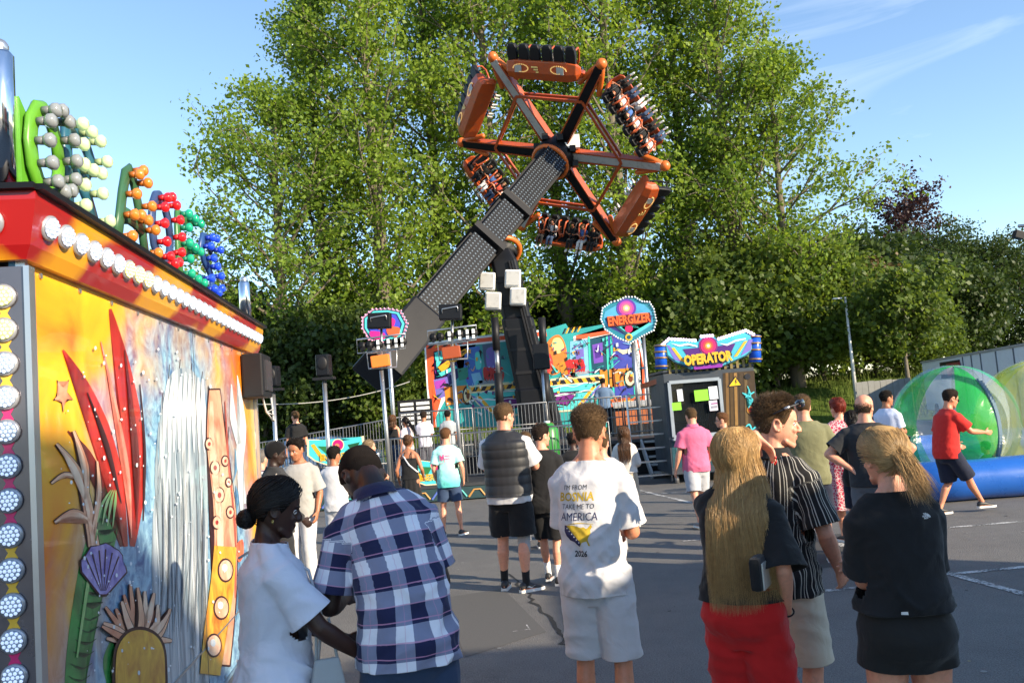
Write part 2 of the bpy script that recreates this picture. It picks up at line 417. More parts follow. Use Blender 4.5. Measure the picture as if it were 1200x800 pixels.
            mb.ell(H @ Vector((0, .085, -.034)), (.023, .0085, .0062), rot); mb.ell(H @ Vector((0, .083, -.045)), (.020, .0085, .0065), rot)
            mb.ell(H @ Vector((0, .072, -.074)), (.020, .014, .014), rot)
        if ears:
            H = s.HM; rot = H.to_3x3()
            for sg in (-1, 1):
                Me = rot @ Matrix.Rotation(sg*R(-22), 3, 'Z') @ Matrix.Rotation(R(10), 3, 'X')
                e = [H @ (Vector((sg*.078, -.010, .012))+Matrix.Rotation(sg*R(-22), 3, 'Z') @ Vector((sg*.004, y, z))) for y, z in ((.006, -.022), (-.008, -.018), (-.016, 0), (-.018, .016), (-.010, .030), (.004, .030), (.012, .018))]
                mb.tube(e, [.005, .0065, .0062, .0060, .0060, .0058, .005], segs=8, rnd=True)
                mb.ell(H @ Vector((sg*.075, -.004, .010)), (.006, .014, .024), Me)
        # arms
        k = (.92 if f else 1.0)*(s.w*.7+.3)
        s.tips = {'L': [], 'R': []}
        for sd_ in 'LR':
            a, e, w = s.sh[sd_], s.el[sd_], s.wr[sd_]
            sg = -1 if sd_ == 'L' else 1
            inn = lerp(a, T(Vector((0, -.012, 1.42))), .45)
            mb.tube([inn, a, lerp(a, e, .18), lerp(a, e, .5), lerp(a, e, .85), e], [(.045*k, .05*k), (.052*k, .056*k), (.054*k, .056*k), (.047*k, .050*k), (.040*k, .042*k), (.039*k, .040*k)], segs=14, rnd=True)
            mb.tube([lerp(e, a, .12), e, lerp(e, w, .2), lerp(e, w, .45), lerp(e, w, .8), w], [.037*k, .040*k, (.043*k, .043*k), (.039*k, .039*k), (.029*k, .029*k), (.026*k, .024*k)], segs=14, rnd=True)
            s.hand(mb, sd_)
        # legs
        k = (1.04 if f else 1.0)*(s.w*.6+.4)
        for sd_ in 'LR':
            h, n, a = s.hip[sd_], s.kn[sd_], s.an[sd_]
            fw = (n-(h+a)/2); fw.x = 0
            bk = Vector((0, -1, 0)) if not s.__dict__.get('flip') else Vector((0, -1, 0))
            dl = (a-n).normalized(); bk = bk-dl*bk.dot(dl); bk.normalize()
            mb.tube([h+Vector((0, 0, .03)), lerp(h, n, .2), lerp(h, n, .5), lerp(h, n, .8), n], [(.082*k, .085*k), (.085*k, .088*k), (.074*k, .079*k), (.057*k, .060*k), (.052*k, .053*k)], segs=16, ref=(0, 1, 0) if abs((n-h).normalized().y) < .9 else (0, 0, 1), rnd=True)
            mb.tube([lerp(n, h, .1), n, lerp(n, a, .14)+bk*.008, lerp(n, a, .32)+bk*.017, lerp(n, a, .55)+bk*.010, lerp(n, a, .82), a], [.049*k, (.051*k, .050*k), (.050*k, .051*k), (.053*k, .055*k), (.044*k, .045*k), (.031*k, .034*k), (.031*k, .035*k)], segs=16, rnd=True)
            if feet:
                fd = s.fdir(sd_); 
                mb.tube([a-fd*.045+Vector((0, 0, -.045)), a+Vector((0, 0, -.03)), a+fd*.07+Vector((0, 0, -.050)), a+fd*.15+Vector((0, 0, -.065))], [(.03, .033), (.033, .045), (.040, .028), (.036, .016)], segs=12, ref=(0, 0, 1), rnd=True)
        me = voxel(mb, s.vs, 2 if s.vs < .008 else 3, s.s)
        me.polygons.foreach_set('use_smooth', [True]*len(me.polygons))
        # eye sockets, lip and stubble masks
        n = len(me.vertices); co = np.empty(n*3); me.vertices.foreach_get('co', co); co = co.reshape(-1, 3)/s.s
        lip = np.zeros(n); stub = np.zeros(n)
        Hi = np.array(s.HM.inverted()); hc = co @ Hi[:3, :3].T+Hi[:3, 3]
        if s.vs < .014:
            near = (np.abs(hc[:, 2]) < .2) & (np.abs(hc[:, 0]) < .1) & (hc[:, 1] > .03)
            for sg in (-1, 1):
                d2 = ((hc[:, 0]-sg*.031)/.017)**2+((hc[:, 2]-.022)/.012)**2
                push = .0105*np.exp(-d2)*near
                hc[:, 1] -= push
            Hm = np.array(s.HM); co2 = hc @ Hm[:3, :3].T+Hm[:3, 3]
            co = np.where(near[:, None], co2, co)
            me.vertices.foreach_set('co', (co*s.s).ravel())
            lip = np.clip(1.4-((hc[:, 0]/.024)**2+((hc[:, 2]+.0395)/.0105)**2), 0, 1)*(hc[:, 1] > .07)*.8
            if s.sex == 'm':
                stub = ((hc[:, 1] > -.0) & (hc[:, 2] < -.012) & (hc[:, 2] > -.12) & (np.abs(hc[:, 0]) < .09))*np.clip((-.012-hc[:, 2])/.03, 0, 1)*.35*(1-np.clip(lip*2, 0, 1))
        for nm, arr in (('lip', lip), ('stub', stub)):
            at = me.attributes.new(nm, 'FLOAT', 'POINT'); at.data.foreach_set('value', arr.astype(np.float32))
        me.materials.append(skinmat(s.skin)); me.name = 'body'
        s.bodyob = link(bpy.data.objects.new('body', me), s.root); return s
    def fdir(s, sd_): a = s.hd[sd_]; return Vector((-math.sin(a), math.cos(a), 0))
    # -- clothing
    def finish(s, name, mb, cuts, mat, vs, wr=.006, style='top', it=6, thick=.004, puff=None, v0=None, hang=0.0):
        me = voxel(mb, vs, it, s.s)
        bm = bmesh.new(); bm.from_mesh(me); me.clear_geometry()
        for (c, nrm, rad) in cuts:
            c = Vector(c)*s.s; nrm = Vector(nrm).normalized()
            if rad < 0:                     # sleeve end: only what lies in the sleeve's own cylinder
                rad = -rad*s.s; fs = []
                for f in bm.faces:
                    d = f.calc_center_median()-c; t = d.dot(nrm)
                    if -.025 < t < .06 and (d-nrm*t).length < rad: fs.append(f)
            else:
                rad = rad*s.s; fs = [f for f in bm.faces if (f.calc_center_median()-c).length < rad]
            vsx = list({v for f in fs for v in f.verts}); es = list({e for f in fs for e in f.edges})
            bmesh.ops.bisect_plane(bm, geom=vsx+es+fs, plane_co=c, plane_no=nrm, clear_outer=True, dist=1e-5)
        bm.normal_update(); bm.verts.ensure_lookup_table()
        seed = Vector((random.uniform(0, 50), random.uniform(0, 50), random.uniform(0, 50))); nz = noise.noise
        for v in bm.verts:
            p = v.co/s.s; n = v.normal
            if style == 'top':
                wp = Vector((nz(p*4+seed), nz(p*4-seed), nz(p*3.1+seed*2)))*.10
                pw = p+wp
                q = Vector((pw.x*5+pw.z*2.6, pw.y*5, pw.z*8-abs(pw.x)*7))+seed
                a = 1-abs(nz(q))*2.4; b = 1-abs(nz(Vector((pw.x*12-pw.z*6, pw.y*10, pw.z*10+abs(pw.x)*5))+seed*1.7))*2.4
                k = .50+.75*(1-sstep(.95, 1.3, p.z)); a = max(a, -.3); b = max(b, -.3)
                e = 1-abs(nz(Vector((pw.x*24+pw.z*9, pw.y*20, pw.z*16))+seed))*2.4
                d = wr*k*(a*.95+b*.5+max(e, 0)*.16)
            elif style == 'puff':
                d = wr*(abs(math.sin(math.pi*p.z/.085))**.5)*1.6+wr*.5*nz(Vector((p.x*22, p.y*22, p.z*7))+seed)
            elif style == 'dress':
                th = math.atan2(p.x, p.y); k = 1-sstep(.6, 1.1, p.z)
                d = wr*(.3+1.2*k)*math.sin(th*11+3*nz(p*3+seed))+wr*nz(p*6+seed)
            else:
                q = Vector((p.x*4, p.y*4, p.z*8+p.x*3))+seed
                a = 1-abs(nz(q+Vector((nz(p*5), 0, nz(p*4+seed)))*.6))*2.4; b = nz(Vector((p.x*9, p.y*9, p.z*2.5))+seed*1.3); e = 1-abs(nz(Vector((p.x*13+p.z*8, p.y*12, p.z*15))+seed*2))*2.4
                d = wr*(max(a, -.3)*.9+b*.6+max(e, 0)*.3)
            v.co += n*d*s.s
        bm.to_mesh(me); bm.free()
        me.polygons.foreach_set('use_smooth', [True]*len(me.polygons))
        # cloth coordinates: around and along
        n = len(me.vertices); co = np.empty(n*3); me.vertices.foreach_get('co', co); co = co.reshape(-1, 3)/s.s
        zs = np.linspace(.4, 1.56, 59); cen = np.array([s.T(Vector((0, 0, float(z)))) for z in zs])
        ii = np.argmin(((co[:, None, :]-cen[None])**2).sum(2), axis=1) if n < 400000 else np.zeros(n, int)
        Ri = np.array(s.RT.inverted()); rel = co-cen[ii]; k = np.clip((zs[ii]-.98)/.42, 0, 1)[:, None]
        rel = rel*(1-k)+(rel @ Ri.T)*k
        u = np.arctan2(rel[:, 0], -rel[:, 1]*1.25)*.165; v = zs[ii]+rel[:, 2]
        if style in ('top', 'puff'):
            for sd_ in 'LR':
                a = np.array(s.sh[sd_]); e = np.array(s.el[sd_]); d = (e-a)/np.linalg.norm(e-a)
                t = (co-a) @ d; ax = a+t[:, None]*d; rr = co-ax; dist = np.linalg.norm(rr, axis=1)
                x = np.cross(d, np.array([0, 1, 0])); x /= np.linalg.norm(x); y = np.cross(d, x)
                mk = (dist < .105) & (t > .035)
                u = np.where(mk, np.arctan2(rr @ x, rr @ y)*.075+.03, u); v = np.where(mk, 1.42-t, v)
        at = me.attributes.new('cuv', 'FLOAT_VECTOR', 'POINT'); at.data.foreach_set('vector', np.stack([u, v, np.zeros(n)], 1).astype(np.float32).ravel())
        me.materials.append(mat); me.name = name
        o = link(bpy.data.objects.new(name, me), s.root)
        if thick:
            m = o.modifiers.new('thickness', 'SOLIDIFY'); m.thickness = thick; m.offset = -1
        return o
    def top(s, mat, name='t_shirt', hem=.86, ease=.016, hemw=.0, sleeve=.62, sr=.062, srf=1.15, neck=1.512, wr=.006, style='top', sleeves=True, collar=False, long=False, vs=None, strappy=False, neckr=.13, back=.0):
        f = s.sex == 'f'; tab = TORSO_F if f else TORSO_M; rs = []
        zt = [t[0] for t in tab]
        top_z = neck+.03
        zs = [hem-.03, hem, hem+.08]+[z for z in (1.0, 1.08, 1.18, 1.28, 1.36, 1.42, 1.465, 1.50, 1.53) if z > hem+.12 and z < top_z]+[top_z]
        mw = max(t[1] for t in tab if 1.2 < t[0] < 1.45); 
        for z in zs:
            zz = min(z, 1.53)
            hw = cinterp(zt, [t[1] for t in tab], zz); fr = cinterp(zt, [t[2] for t in tab], zz); bk = cinterp(zt, [t[3] for t in tab], zz)
            if z < 1.34:
                k = .80 if f else .93
                hw = max(hw, mw*k); fr = max(fr, .112*(1 if not f else .95)); bk = max(bk, .106+back)
            if z < hem+.1: hw += hemw; fr += hemw*.8; bk += hemw*.8
            gr = ease*(1 if z < 1.44 else .6)
            rs.append(ringpts(z, hw*s.w+gr, fr*(s.w*.9+.1)+gr, bk*(s.w*.9+.1)+gr*1.1, s.T))
        mb = MB().rings(rs)
        if neck > 1.49:
            for sg in (-1, 1):
                mb.tube([s.T(Vector((sg*.050, -.03, 1.530))), s.T(Vector((sg*.075, -.028, 1.505))), s.T(Vector((sg*.118*(s.w*.5+.5), -.02, 1.464))), lerp(s.T(Vector((sg*.115, -.02, 1.45))), s.sh['R' if sg > 0 else 'L'], .8)], [.026, .041, .050, .055], segs=10, rnd=True)
        cuts = [(s.T(Vector((0, 0, hem))), s.T(Vector((0, 0, hem-.02)))-s.T(Vector((0, 0, hem+.02))), .33), (s.T(Vector((0, -.01, neck))), s.RT @ Vector((0, .16, 1)), neckr)]
        if sleeves:
            for sd_ in 'LR':
                a, e = s.sh[sd_], s.el[sd_]; w = s.wr[sd_]
                inn = lerp(a, s.T(Vector((0, -.01, 1.40))), .5); k = s.w*.7+.3
                srx = sr*k*(.93 if f else 1)
                if not long:
                    end = lerp(a, e, sleeve); d = (e-a).normalized()
                    mb.tube([inn, lerp(inn, a, .6), a+d*.012, lerp(a, end, .5), end, end+d*.03], [(srx*.88, srx*.98), (srx*1.0, srx*1.06), (srx*1.06, srx*1.10), (srx*1.04, srx*1.08), (srx*srf, srx*srf*1.1), (srx*srf, srx*srf*1.1)], segs=18)
                    cuts.append((end, d, -(srx*srf*1.13+.006)))
                else:
                    end = lerp(e, w, .93); d = (w-e).normalized()
                    mb.tube([inn, a, lerp(a, e, .3), e], [srx*.9, srx*1.02, srx*1.0, srx*.85], segs=18, rnd=True)
                    mb.tube([lerp(e, a, .1), e, lerp(e, w, .5), end, end+d*.03], [srx*.85, srx*.85, srx*.75, srx*.6, srx*.6], segs=18, rnd=False)
                    cuts.append((end, d, .07))
        o = s.finish(name, mb, cuts, mat, vs or s.cs, wr, style)
        s.topob = o
        return o
    def collar(s, mat, r=.078, h=.032):
        rs = []
        for z, k in ((1.500, 1.18), (1.528, 1.02), (1.528+h, 1.0), (1.528+h+.002, 1.05), (1.53, 1.16), (1.508, 1.36)):
            rs.append([q*s.s for q in ringpts(z, r*k, r*k*.92, r*k*.98, s.T, n=28, e=1, yo=-.008)])
        o = MB().rings(rs, caps=False).build('collar', mat, s.root, True); return o
    def bottom(s, mat, name='shorts', to=.85, waist=1.02, r=(.108, .108, .105), ease=.012, wr=.005, vs=None, flare=None, it=6):
        """to: 0..1 hip-knee, 1..2 knee-ankle; r: radii at the thigh, knee and hem"""
        f = s.sex == 'f'; tab = TORSO_F if f else TORSO_M; zt = [t[0] for t in tab]; rs = []
        for z in (.775, .80, .83, .86, .92, .97, waist, waist+.03):
            hw, fr, bk = [cinterp(zt, [t[i] for t in tab], z) for i in (1, 2, 3)]
            rs.append(ringpts(z, hw*s.w+ease, fr*(s.w*.9+.1)+ease, bk*(s.w*.9+.1)+ease, s.T))
        mb = MB().rings(rs); cuts = [(s.T(Vector((0, 0, waist))), (0, 0, 1), .26)]
        k = s.w*.6+.4
        for sd_ in 'LR':
            h, n, a = s.hip[sd_], s.kn[sd_], s.an[sd_]
            if to <= 1: end = lerp(h, n, to); d = (n-h).normalized(); pts = [h+Vector((0, 0, .04)), lerp(h, end, .3), lerp(h, end, .7), end, end+d*.03]; rr = [r[0]*k*.95, r[0]*k, lerp(r[0], r[2], .6)*k, r[2]*k, r[2]*k]
            else:
                end = lerp(n, a, to-1); d = (a-n).normalized(); pts = [h+Vector((0, 0, .04)), lerp(h, n, .3), lerp(h, n, .75), n, lerp(n, end, .5), end, end+d*.03]
                rr = [r[0]*k*.95, r[0]*k, lerp(r[0], r[1], .7)*k, r[1]*k, lerp(r[1], r[2], .55)*k, r[2]*k, r[2]*k]
            mb.tube(pts, rr, segs=18, ref=(0, 1, 0) if abs((n-h).normalized().y) < .9 else (0, 0, 1)); cuts.append((end, d, r[2]*k*1.5+.02))
        return s.finish(name, mb, cuts, mat, vs or s.cs, wr, 'bottom', it)
    def skirt(s, mat, name='skirt', top=1.05, hem=.35, w0=.16, w1=.27, wr=.008, vs=None):
        rs = []
        for i in range(9):
            t = i/8; z = lerp(hem-.03, top+.02, t); w = lerp(w1, w0, t**.8)
            rs.append(ringpts(z, w*s.w, w*.78*s.w, w*.82*s.w, s.T, n=36))
        c = s.T(Vector((0, 0, hem)))
        return s.finish(name, MB().rings(rs), [(c, (0, 0, -1), .5), (s.T(Vector((0, 0, top))), (0, 0, 1), .25)], mat, vs or s.cs, wr, 'dress')
    def shoes(s, mat, sole, sock=None, sockh=.12):
        for sd_ in 'LR':
            a = s.an[sd_]; fd = s.fdir(sd_); z0 = a.z-.085; k = s.s*(1 if s.sex == 'm' else .92)
            b = Vector((a.x, a.y, z0)); x = Vector((fd.y, -fd.x, 0))
            M = Matrix((x, fd, (0, 0, 1))).transposed()
            up = MB(); rs = []
            for y, hw, z1, zb in ((-.072, .022, .060, .025), (-.062, .032, .088, .02), (-.03, .036, .105, .02), (.02, .038, .098, .02), (.07, .044, .075, .02), (.12, .047, .056, .02), (.165, .040, .046, .02), (.19, .024, .038, .022)):
                ring = []
                for q in range(14):
                    an = 2*math.pi*q/14
                    ring.append((b+M @ Vector((hw*math.cos(an), y, (z1+zb)/2+(z1-zb)/2*math.sin(an))))*s.s)
                rs.append(ring)
            up.rings(rs); uo = up.build('shoe', mat, s.root, True)
            so = MB(); ou = [(-.074, .024), (-.06, .034), (-.02, .037), (.05, .042), (.11, .050), (.16, .044), (.192, .028), (.2, .012)]
            pl = [(w, y) for y, w in ou]+[(-w, y) for y, w in ou[::-1]]
            n = len(pl); vs = [(b+M @ Vector((px_, py_, 0.002)))*s.s for px_, py_ in pl]+[(b+M @ Vector((px_*.97, py_*.99, .028)))*s.s for px_, py_ in pl]
            so.add(vs, [tuple(range(n))[::-1], tuple(range(n, 2*n))]+[(i, (i+1) % n, (i+1) % n+n, i+n) for i in range(n)])
            so.build('sole', sole, uo)
            if sock is not None:
                d = (s.kn[sd_]-a).normalized(); bk = Vector((0, -.004, 0))
                MB().tube([q*s.s for q in (a-d*.03, a+d*.0+bk, a+d*.05+bk, a+d*sockh+bk)], [.038*s.s, .0375*s.s, .0365*s.s, .0405*s.s], segs=16).build('sock', sock, s.root, True)
    # -- hair
    def hp(s, th, z, off=0.0): 
        return s.HM @ (headpt(th, z)+headnrm(th, z)*off)
    def scalp(s, line, th, t):
        h = line(th); return lerp(h, .1452, t**.8)
    def cap(s, mat, line, thick, nth=44, nt=15, amp=.004, name='hair'):
        vs = []; sc = s.s; nz = noise.noise; sd = Vector((random.uniform(0, 30), 0, 0))
        for j in range(nt+1):
            t = j/nt
            for i in range(nth):
                th = 2*math.pi*i/nth; z = s.scalp(line, th, t)
                o = thick(th, t, z) if j > 0 else -.004
                p = headpt(th, z)+headnrm(th, min(z, .140))*(o if j else -.003)
                if j: p += headnrm(th, min(z, .14))*amp*nz(p*38+sd)
                vs.append((s.HM @ p)*sc)
        fs = [(j*nth+i, j*nth+(i+1) % nth, (j+1)*nth+(i+1) % nth, (j+1)*nth+i) for j in range(nt) for i in range(nth)]
        fs.append(tuple(range(nt*nth, (nt+1)*nth)))
        me = bpy.data.meshes.new(name); me.from_pydata(vs, [], [f[::-1] for f in fs]); me.polygons.foreach_set('use_smooth', [True]*len(fs)); me.materials.append(capm(mat))
        s.hairob = link(bpy.data.objects.new(name, me), s.root); return s.hairob
    def strands(s, mat, paths, w, parent=None, name='strands'):
        """paths: lists of points in canonical space; blades crossed so they show from every side"""
        V = []; Fc = []
        for pts in paths:
            n = len(pts); b = len(V); wd = w*random.uniform(.6, 1.3)
            t = (pts[-1]-pts[0]); r = Vector((random.uniform(-1, 1), random.uniform(-1, 1), random.uniform(-1, 1))); x = t.cross(r)
            if x.length < 1e-9: continue
            x.normalize(); 
            y = t.cross(x); y.normalize()
            for i, p in enumerate(pts):
                k = wd*(1-(i/(n-1))**2*.85)*.5
                V += [tuple((p+x*k)*s.s), tuple((p-x*k*.5+y*k*.8)*s.s), tuple((p-x*k*.5-y*k*.8)*s.s)]
            for i in range(n-1):
                a = b+3*i
                for q in range(3):
                    q2 = (q+1) % 3; Fc.append((a+q, a+q2, a+3+q2, a+3+q))
        me = bpy.data.meshes.new(name); me.from_pydata(V, [], Fc); me.polygons.foreach_set('use_smooth', [True]*len(Fc)); me.materials.append(mat)
        return link(bpy.data.objects.new(name, me), parent or s.root)
    def short(s, mat, fade=.5, topv=.022, n=1800, ln=.028, curly=0.0, line=None, front=.104, back=-.052, w=.0022, comb=(0, .3, .9), sidev=.006):
        if line is None: line = hairline(front, back)
        def thick(th, t, z):
            k = sstep(.02, .10, z); bk = .5-.5*math.cos(th)
            lowf = sstep(0, fade+.01, t)
            return max(.0006, lowf*(sidev+topv*k*.8))
        hb = s.cap(mat, line, thick)
        paths = []; cm = Vector(comb)
        while len(paths) < n:
            th = random.uniform(0, 2*math.pi); t = random.random()**1.0; z = s.scalp(line, th, t)
            lf = sstep(0, fade+.05, t)
            if random.random() > .25+.75*lf: continue
            nn = headnrm(th, min(z, .14)); p0 = headpt(th, z)+nn*max(.0, thick(th, t, z)-.006)
            dn = Vector((nn.x*.3, nn.y*.3-.15, -1)); k = sstep(.05, .11, z)
            d = (nn*.75+dn*(1-k)*.8+cm*k*.6+Vector((random.gauss(0, .3), random.gauss(0, .3), random.gauss(0, .3)))).normalized()
            L = ln*(.25+.75*lf*(.4+.6*k))*random.uniform(.6, 1.15); pts = [p0]; p = p0.copy()
            for q in range(3):
                d2 = (d+Vector((random.gauss(0, 1), random.gauss(0, 1), random.gauss(0, 1)))*curly+dn*.12*q).normalized(); p = p+d2*L/3; pts.append(p.copy())
            paths.append([s.HM @ q for q in pts])
        s.strands(mat, paths, w, hb); return hb
    def longhair(s, mat, length=.75, n=900, part=.0, w=.004, spread=1.0, wave=.006, back_y=None, vol=.012, th0=1.15, tail=.15, line=None, front=.104):
        line = line or hairline(front, -.03)
        hb = s.cap(mat, line, lambda th, t, z: .004+vol*sstep(0, .4, t), amp=.003)
        f = s.sex == 'f'; tab = TORSO_F if f else TORSO_M; zt = [q[0] for q in tab]; paths = []
        for i in range(n):
            sg = random.choice((-1, 1)); a0 = random.uniform(.15, math.pi); t0 = random.uniform(.25, .97)
            # target angle at the hairline: swept to the side/back
            a1 = lerp(max(th0, a0*.6), math.pi, random.random()**1.1); pts = []; ov = random.uniform(.004, vol+.012)
            for q in range(7):
                u = q/6; t = lerp(t0, .02, u); th = sg*lerp(a0, a1, sstep(0, .7, u)); z = s.scalp(line, th, t)
                pts.append(s.HM @ (headpt(th, z)+headnrm(th, min(z, .14))*(ov+.004*u)))
            p = pts[-1].copy(); L = length*random.uniform(1-tail*2.2, 1.0); ph = random.uniform(0, 6.3); m = 9
            dirn = (s.HM.to_3x3() @ Vector((0, 0, 0)))
            x0 = p.x; 
            for q in range(1, m+1):
                u = q/m; z = p.z-L/m
                zz = max(.86, min(1.52, z)); hw = cinterp(zt, [k_[1] for k_ in tab], zz)*s.w; bk = cinterp(zt, [k_[3] for k_ in tab], zz)
                x = p.x+(x0*spread-p.x)*.12+random.gauss(0, .0025)+wave*math.sin(ph+u*9)*.5
                y = p.y+random.gauss(0, .002)
                c = s.T(Vector((0, 0, zz)))
                nb = s.T(Vector((0, -.016, zz))); q2 = Vector((x-nb.x, y-nb.y)); mn = .060+ov
                if q2.length < mn and z > 1.44: q2 = q2*(mn/max(q2.length, 1e-4)); x = nb.x+q2.x; y = nb.y+q2.y
                if z < 1.5:
                    rx = (x-c.x)/(hw+.025)
                    if abs(rx) < 1.15: 
                        yb = c.y-(bk+.022)*math.sqrt(max(0, 1-min(1, abs(rx))**2.6))
                        y = min(y, lerp(y, yb-ov*1.5, min(1, .45+u)))
                p = Vector((x, y, z)); pts.append(p.copy())
            paths.append(pts)
        s.strands(mat, paths, w, hb); return hb
    def gathered(s, mat, tie=(0, -.112, .035), n=500, tail=.12, tailr=.035, ntail=300, w=.0035, bun=False, vol=.006, line=None, front=.104, curl=.0, lay=(0, -.5, -1)):
        line = line or hairline(front, -.062)
        hb = s.cap(mat, line, lambda th, t, z: .003+vol*sstep(0, .5, t), amp=.0022)
        tv = Vector(tie); paths = []
        for i in range(n):
            th = random.uniform(-math.pi, math.pi); t0 = random.uniform(0.0, .9); z = s.scalp(line, th, t0)
            p0 = headpt(th, z); a = abs(th); pts = []; sg = 1 if th > 0 else -1
            for q in range(8):
                u = q/7; th2 = sg*lerp(a, math.pi, u**.8); z2 = lerp(z, tv.z, u); 
                e = headpt(th2, min(.144, z2))+headnrm(th2, min(z2, .14))*(vol*(.75+.25*sstep(0, .5, 1-u))+.0045+random.uniform(0, .004)); e = lerp(e, tv, sstep(.7, 1.0, u)*.8); pts.append(s.HM @ e)
            paths.append(pts)
        s.strands(mat, paths, w, hb)
        tl = []; l0 = Vector(lay).normalized()
        if bun:
            b = MB(); b.ell((s.HM @ tv)*s.s, (tailr*s.s, tailr*.85*s.s, tailr*s.s), u=18, w=12)
            for i, v in enumerate(b.v): 
                vv = Vector(v); b.v[i] = tuple(vv+(vv-(s.HM @ tv)*s.s)*.22*noise.noise(vv*45))
            b.build('bun', mat, hb, True)
            for i in range(ntail):
                d = Vector((random.gauss(0, 1), random.gauss(0, 1), random.gauss(0, 1))).normalized(); e = d.cross(Vector((random.gauss(0, 1), random.gauss(0, 1), random.gauss(0, 1)))).normalized()
                pts = []
                for q in range(6):
                    a = q*.4; k = tailr*random.uniform(.97, 1.05)*(1+curl*.35*q/5); pts.append(s.HM @ (tv+(d*math.cos(a)+e*math.sin(a))*k))
                tl.append(pts)
        else:
            for i in range(ntail):
                p = tv+Vector((random.gauss(0, .015), random.gauss(0, .008), random.gauss(0, .015))); d = (l0+Vector((random.gauss(0, .28), random.gauss(0, .22), random.gauss(0, .12)))).normalized(); d = (d+Vector((0, -.75, .15))).normalized(); pts = [s.HM @ p]; L = tail*random.uniform(.6, 1.08)
                for q in range(7):
                    d = (d+l0*.42+Vector((random.gauss(0, .06+curl), random.gauss(0, .06+curl), random.gauss(0, .06)))).normalized(); p = p+d*L/7; pts.append(s.HM @ p)
                tl.append(pts)
        s.strands(mat, tl, w*1.1, hb, 'ponytail' if not bun else 'loose_hair'); return hb
    def eyes(s, iris=(.08, .05, .03), brow=(.05, .03, .02)):
        H = s.HM; sc = s.s; rot = H.to_3x3()
        for sg in (-1, 1):
            c = H @ Vector((sg*.031, .0715, .0215)); e = MB().ell(c*sc, (.0118*sc,)*3, rot, 16, 12)
            eo = e.build('eye', paint((.72, .70, .68), .25, var=.03), s.root, True)
            MB().ell((H @ Vector((sg*.031, .0795, .0215)))*sc, (.0055*sc, .0042*sc, .0055*sc), rot, 12, 8).build('iris', paint(iris, .15, var=.05), eo, True)
            lid = MB().tube([(H @ Vector((sg*(.031+dx), y, .0215+dz)))*sc for dx, y, dz in ((-.015, .0745, -.001), (-.008, .0815, .0055), (.0, .0835, .007), (.009, .0795, .005), (.016, .071, -.001))], [.0022*sc, .0030*sc, .0032*sc, .003*sc, .0022*sc], segs=6); lid.build('eyelid', skinmat(tuple(q*.72 for q in s.skin)), eo, True)
            MB().tube([(H @ Vector((sg*x, y, z)))*sc for x, y, z in ((.013, .0885, .0385), (.026, .0905, .0445), (.039, .0855, .0445), (.051, .0715, .038))], [(.0024*sc, .0035*sc), (.003*sc, .0042*sc), (.0026*sc, .0035*sc), (.001*sc, .0015*sc)], segs=8, ref=rot @ Vector((0, 0, 1))).build('eyebrow', hairmat(brow), s.root, True)
    def project(s, target, mb, name, mat, off=.0022, parent=None, cut=True, d=(0, 1, 0)):
        """lays flat marks, given in canonical xz on the back, onto the garment"""
        dg = bpy.context.evaluated_depsgraph_get(); me = target.data
        bt = BVHTree.FromPolygons([v.co.copy() for v in me.vertices], [tuple(p.vertices) for p in me.polygons])
        m2 = mb.mesh('marks'); bm = bmesh.new(); bm.from_mesh(m2)
        bm.normal_update(); bmesh.ops.delete(bm, geom=[f for f in bm.faces if abs(f.normal.y) < .5], context='FACES')
        if any(f.normal.y < -.5 for f in bm.faces): bmesh.ops.delete(bm, geom=[f for f in bm.faces if f.normal.y > .5], context='FACES')
        bmesh.ops.remove_doubles(bm, verts=bm.verts[:], dist=1e-6)
        bmesh.ops.triangulate(bm, faces=bm.faces[:])
        for ax_, q_ in ((0, Vector((1, 0, 0))), (2, Vector((0, 0, 1)))):
            lo_ = min(v.co[ax_] for v in bm.verts); hi_ = max(v.co[ax_] for v in bm.verts)
            for k in range(1, int((hi_-lo_)/.0075)+1):
                co_ = Vector((0, 0, 0)); co_[ax_] = lo_+k*.0075
                bmesh.ops.bisect_plane(bm, geom=bm.verts[:]+bm.edges[:]+bm.faces[:], plane_co=co_, plane_no=q_, dist=1e-7)
        bmesh.ops.triangulate(bm, faces=[f for f in bm.faces if len(f.verts) > 3])
        dv = Vector(d).normalized(); dead = []
        for v in bm.verts:
            h = bt.ray_cast(v.co*s.s-dv*1.0, dv)
            if h[0] is None: dead.append(v)
            else: v.co = h[0]-dv*off
        bmesh.ops.delete(bm, geom=dead, context='VERTS')
        for f in bm.faces:
            f.normal_update()
            if f.normal.dot(dv) > 0: f.normal_flip()
        bm.normal_update()
        me2 = bpy.data.meshes.new(name); bm.to_mesh(me2); bm.free(); me2.polygons.foreach_set('use_smooth', [True]*len(me2.polygons)); bpy.data.meshes.remove(m2); me2.materials.append(mat)
        return link(bpy.data.objects.new(name, me2), parent or target)
def hairline(front=.104, back=-.052, side=.034):
    def f(th):
        a = abs((th+math.pi) % (2*math.pi)-math.pi)
        return float(np.interp(a, [0, .55, .95, 1.22, 1.42, 1.62, 1.85, 2.1, 2.6, math.pi], [front, front-.006, front-.028, .028, .0, .040, .012, -.022, back+.006, back]))
    return f
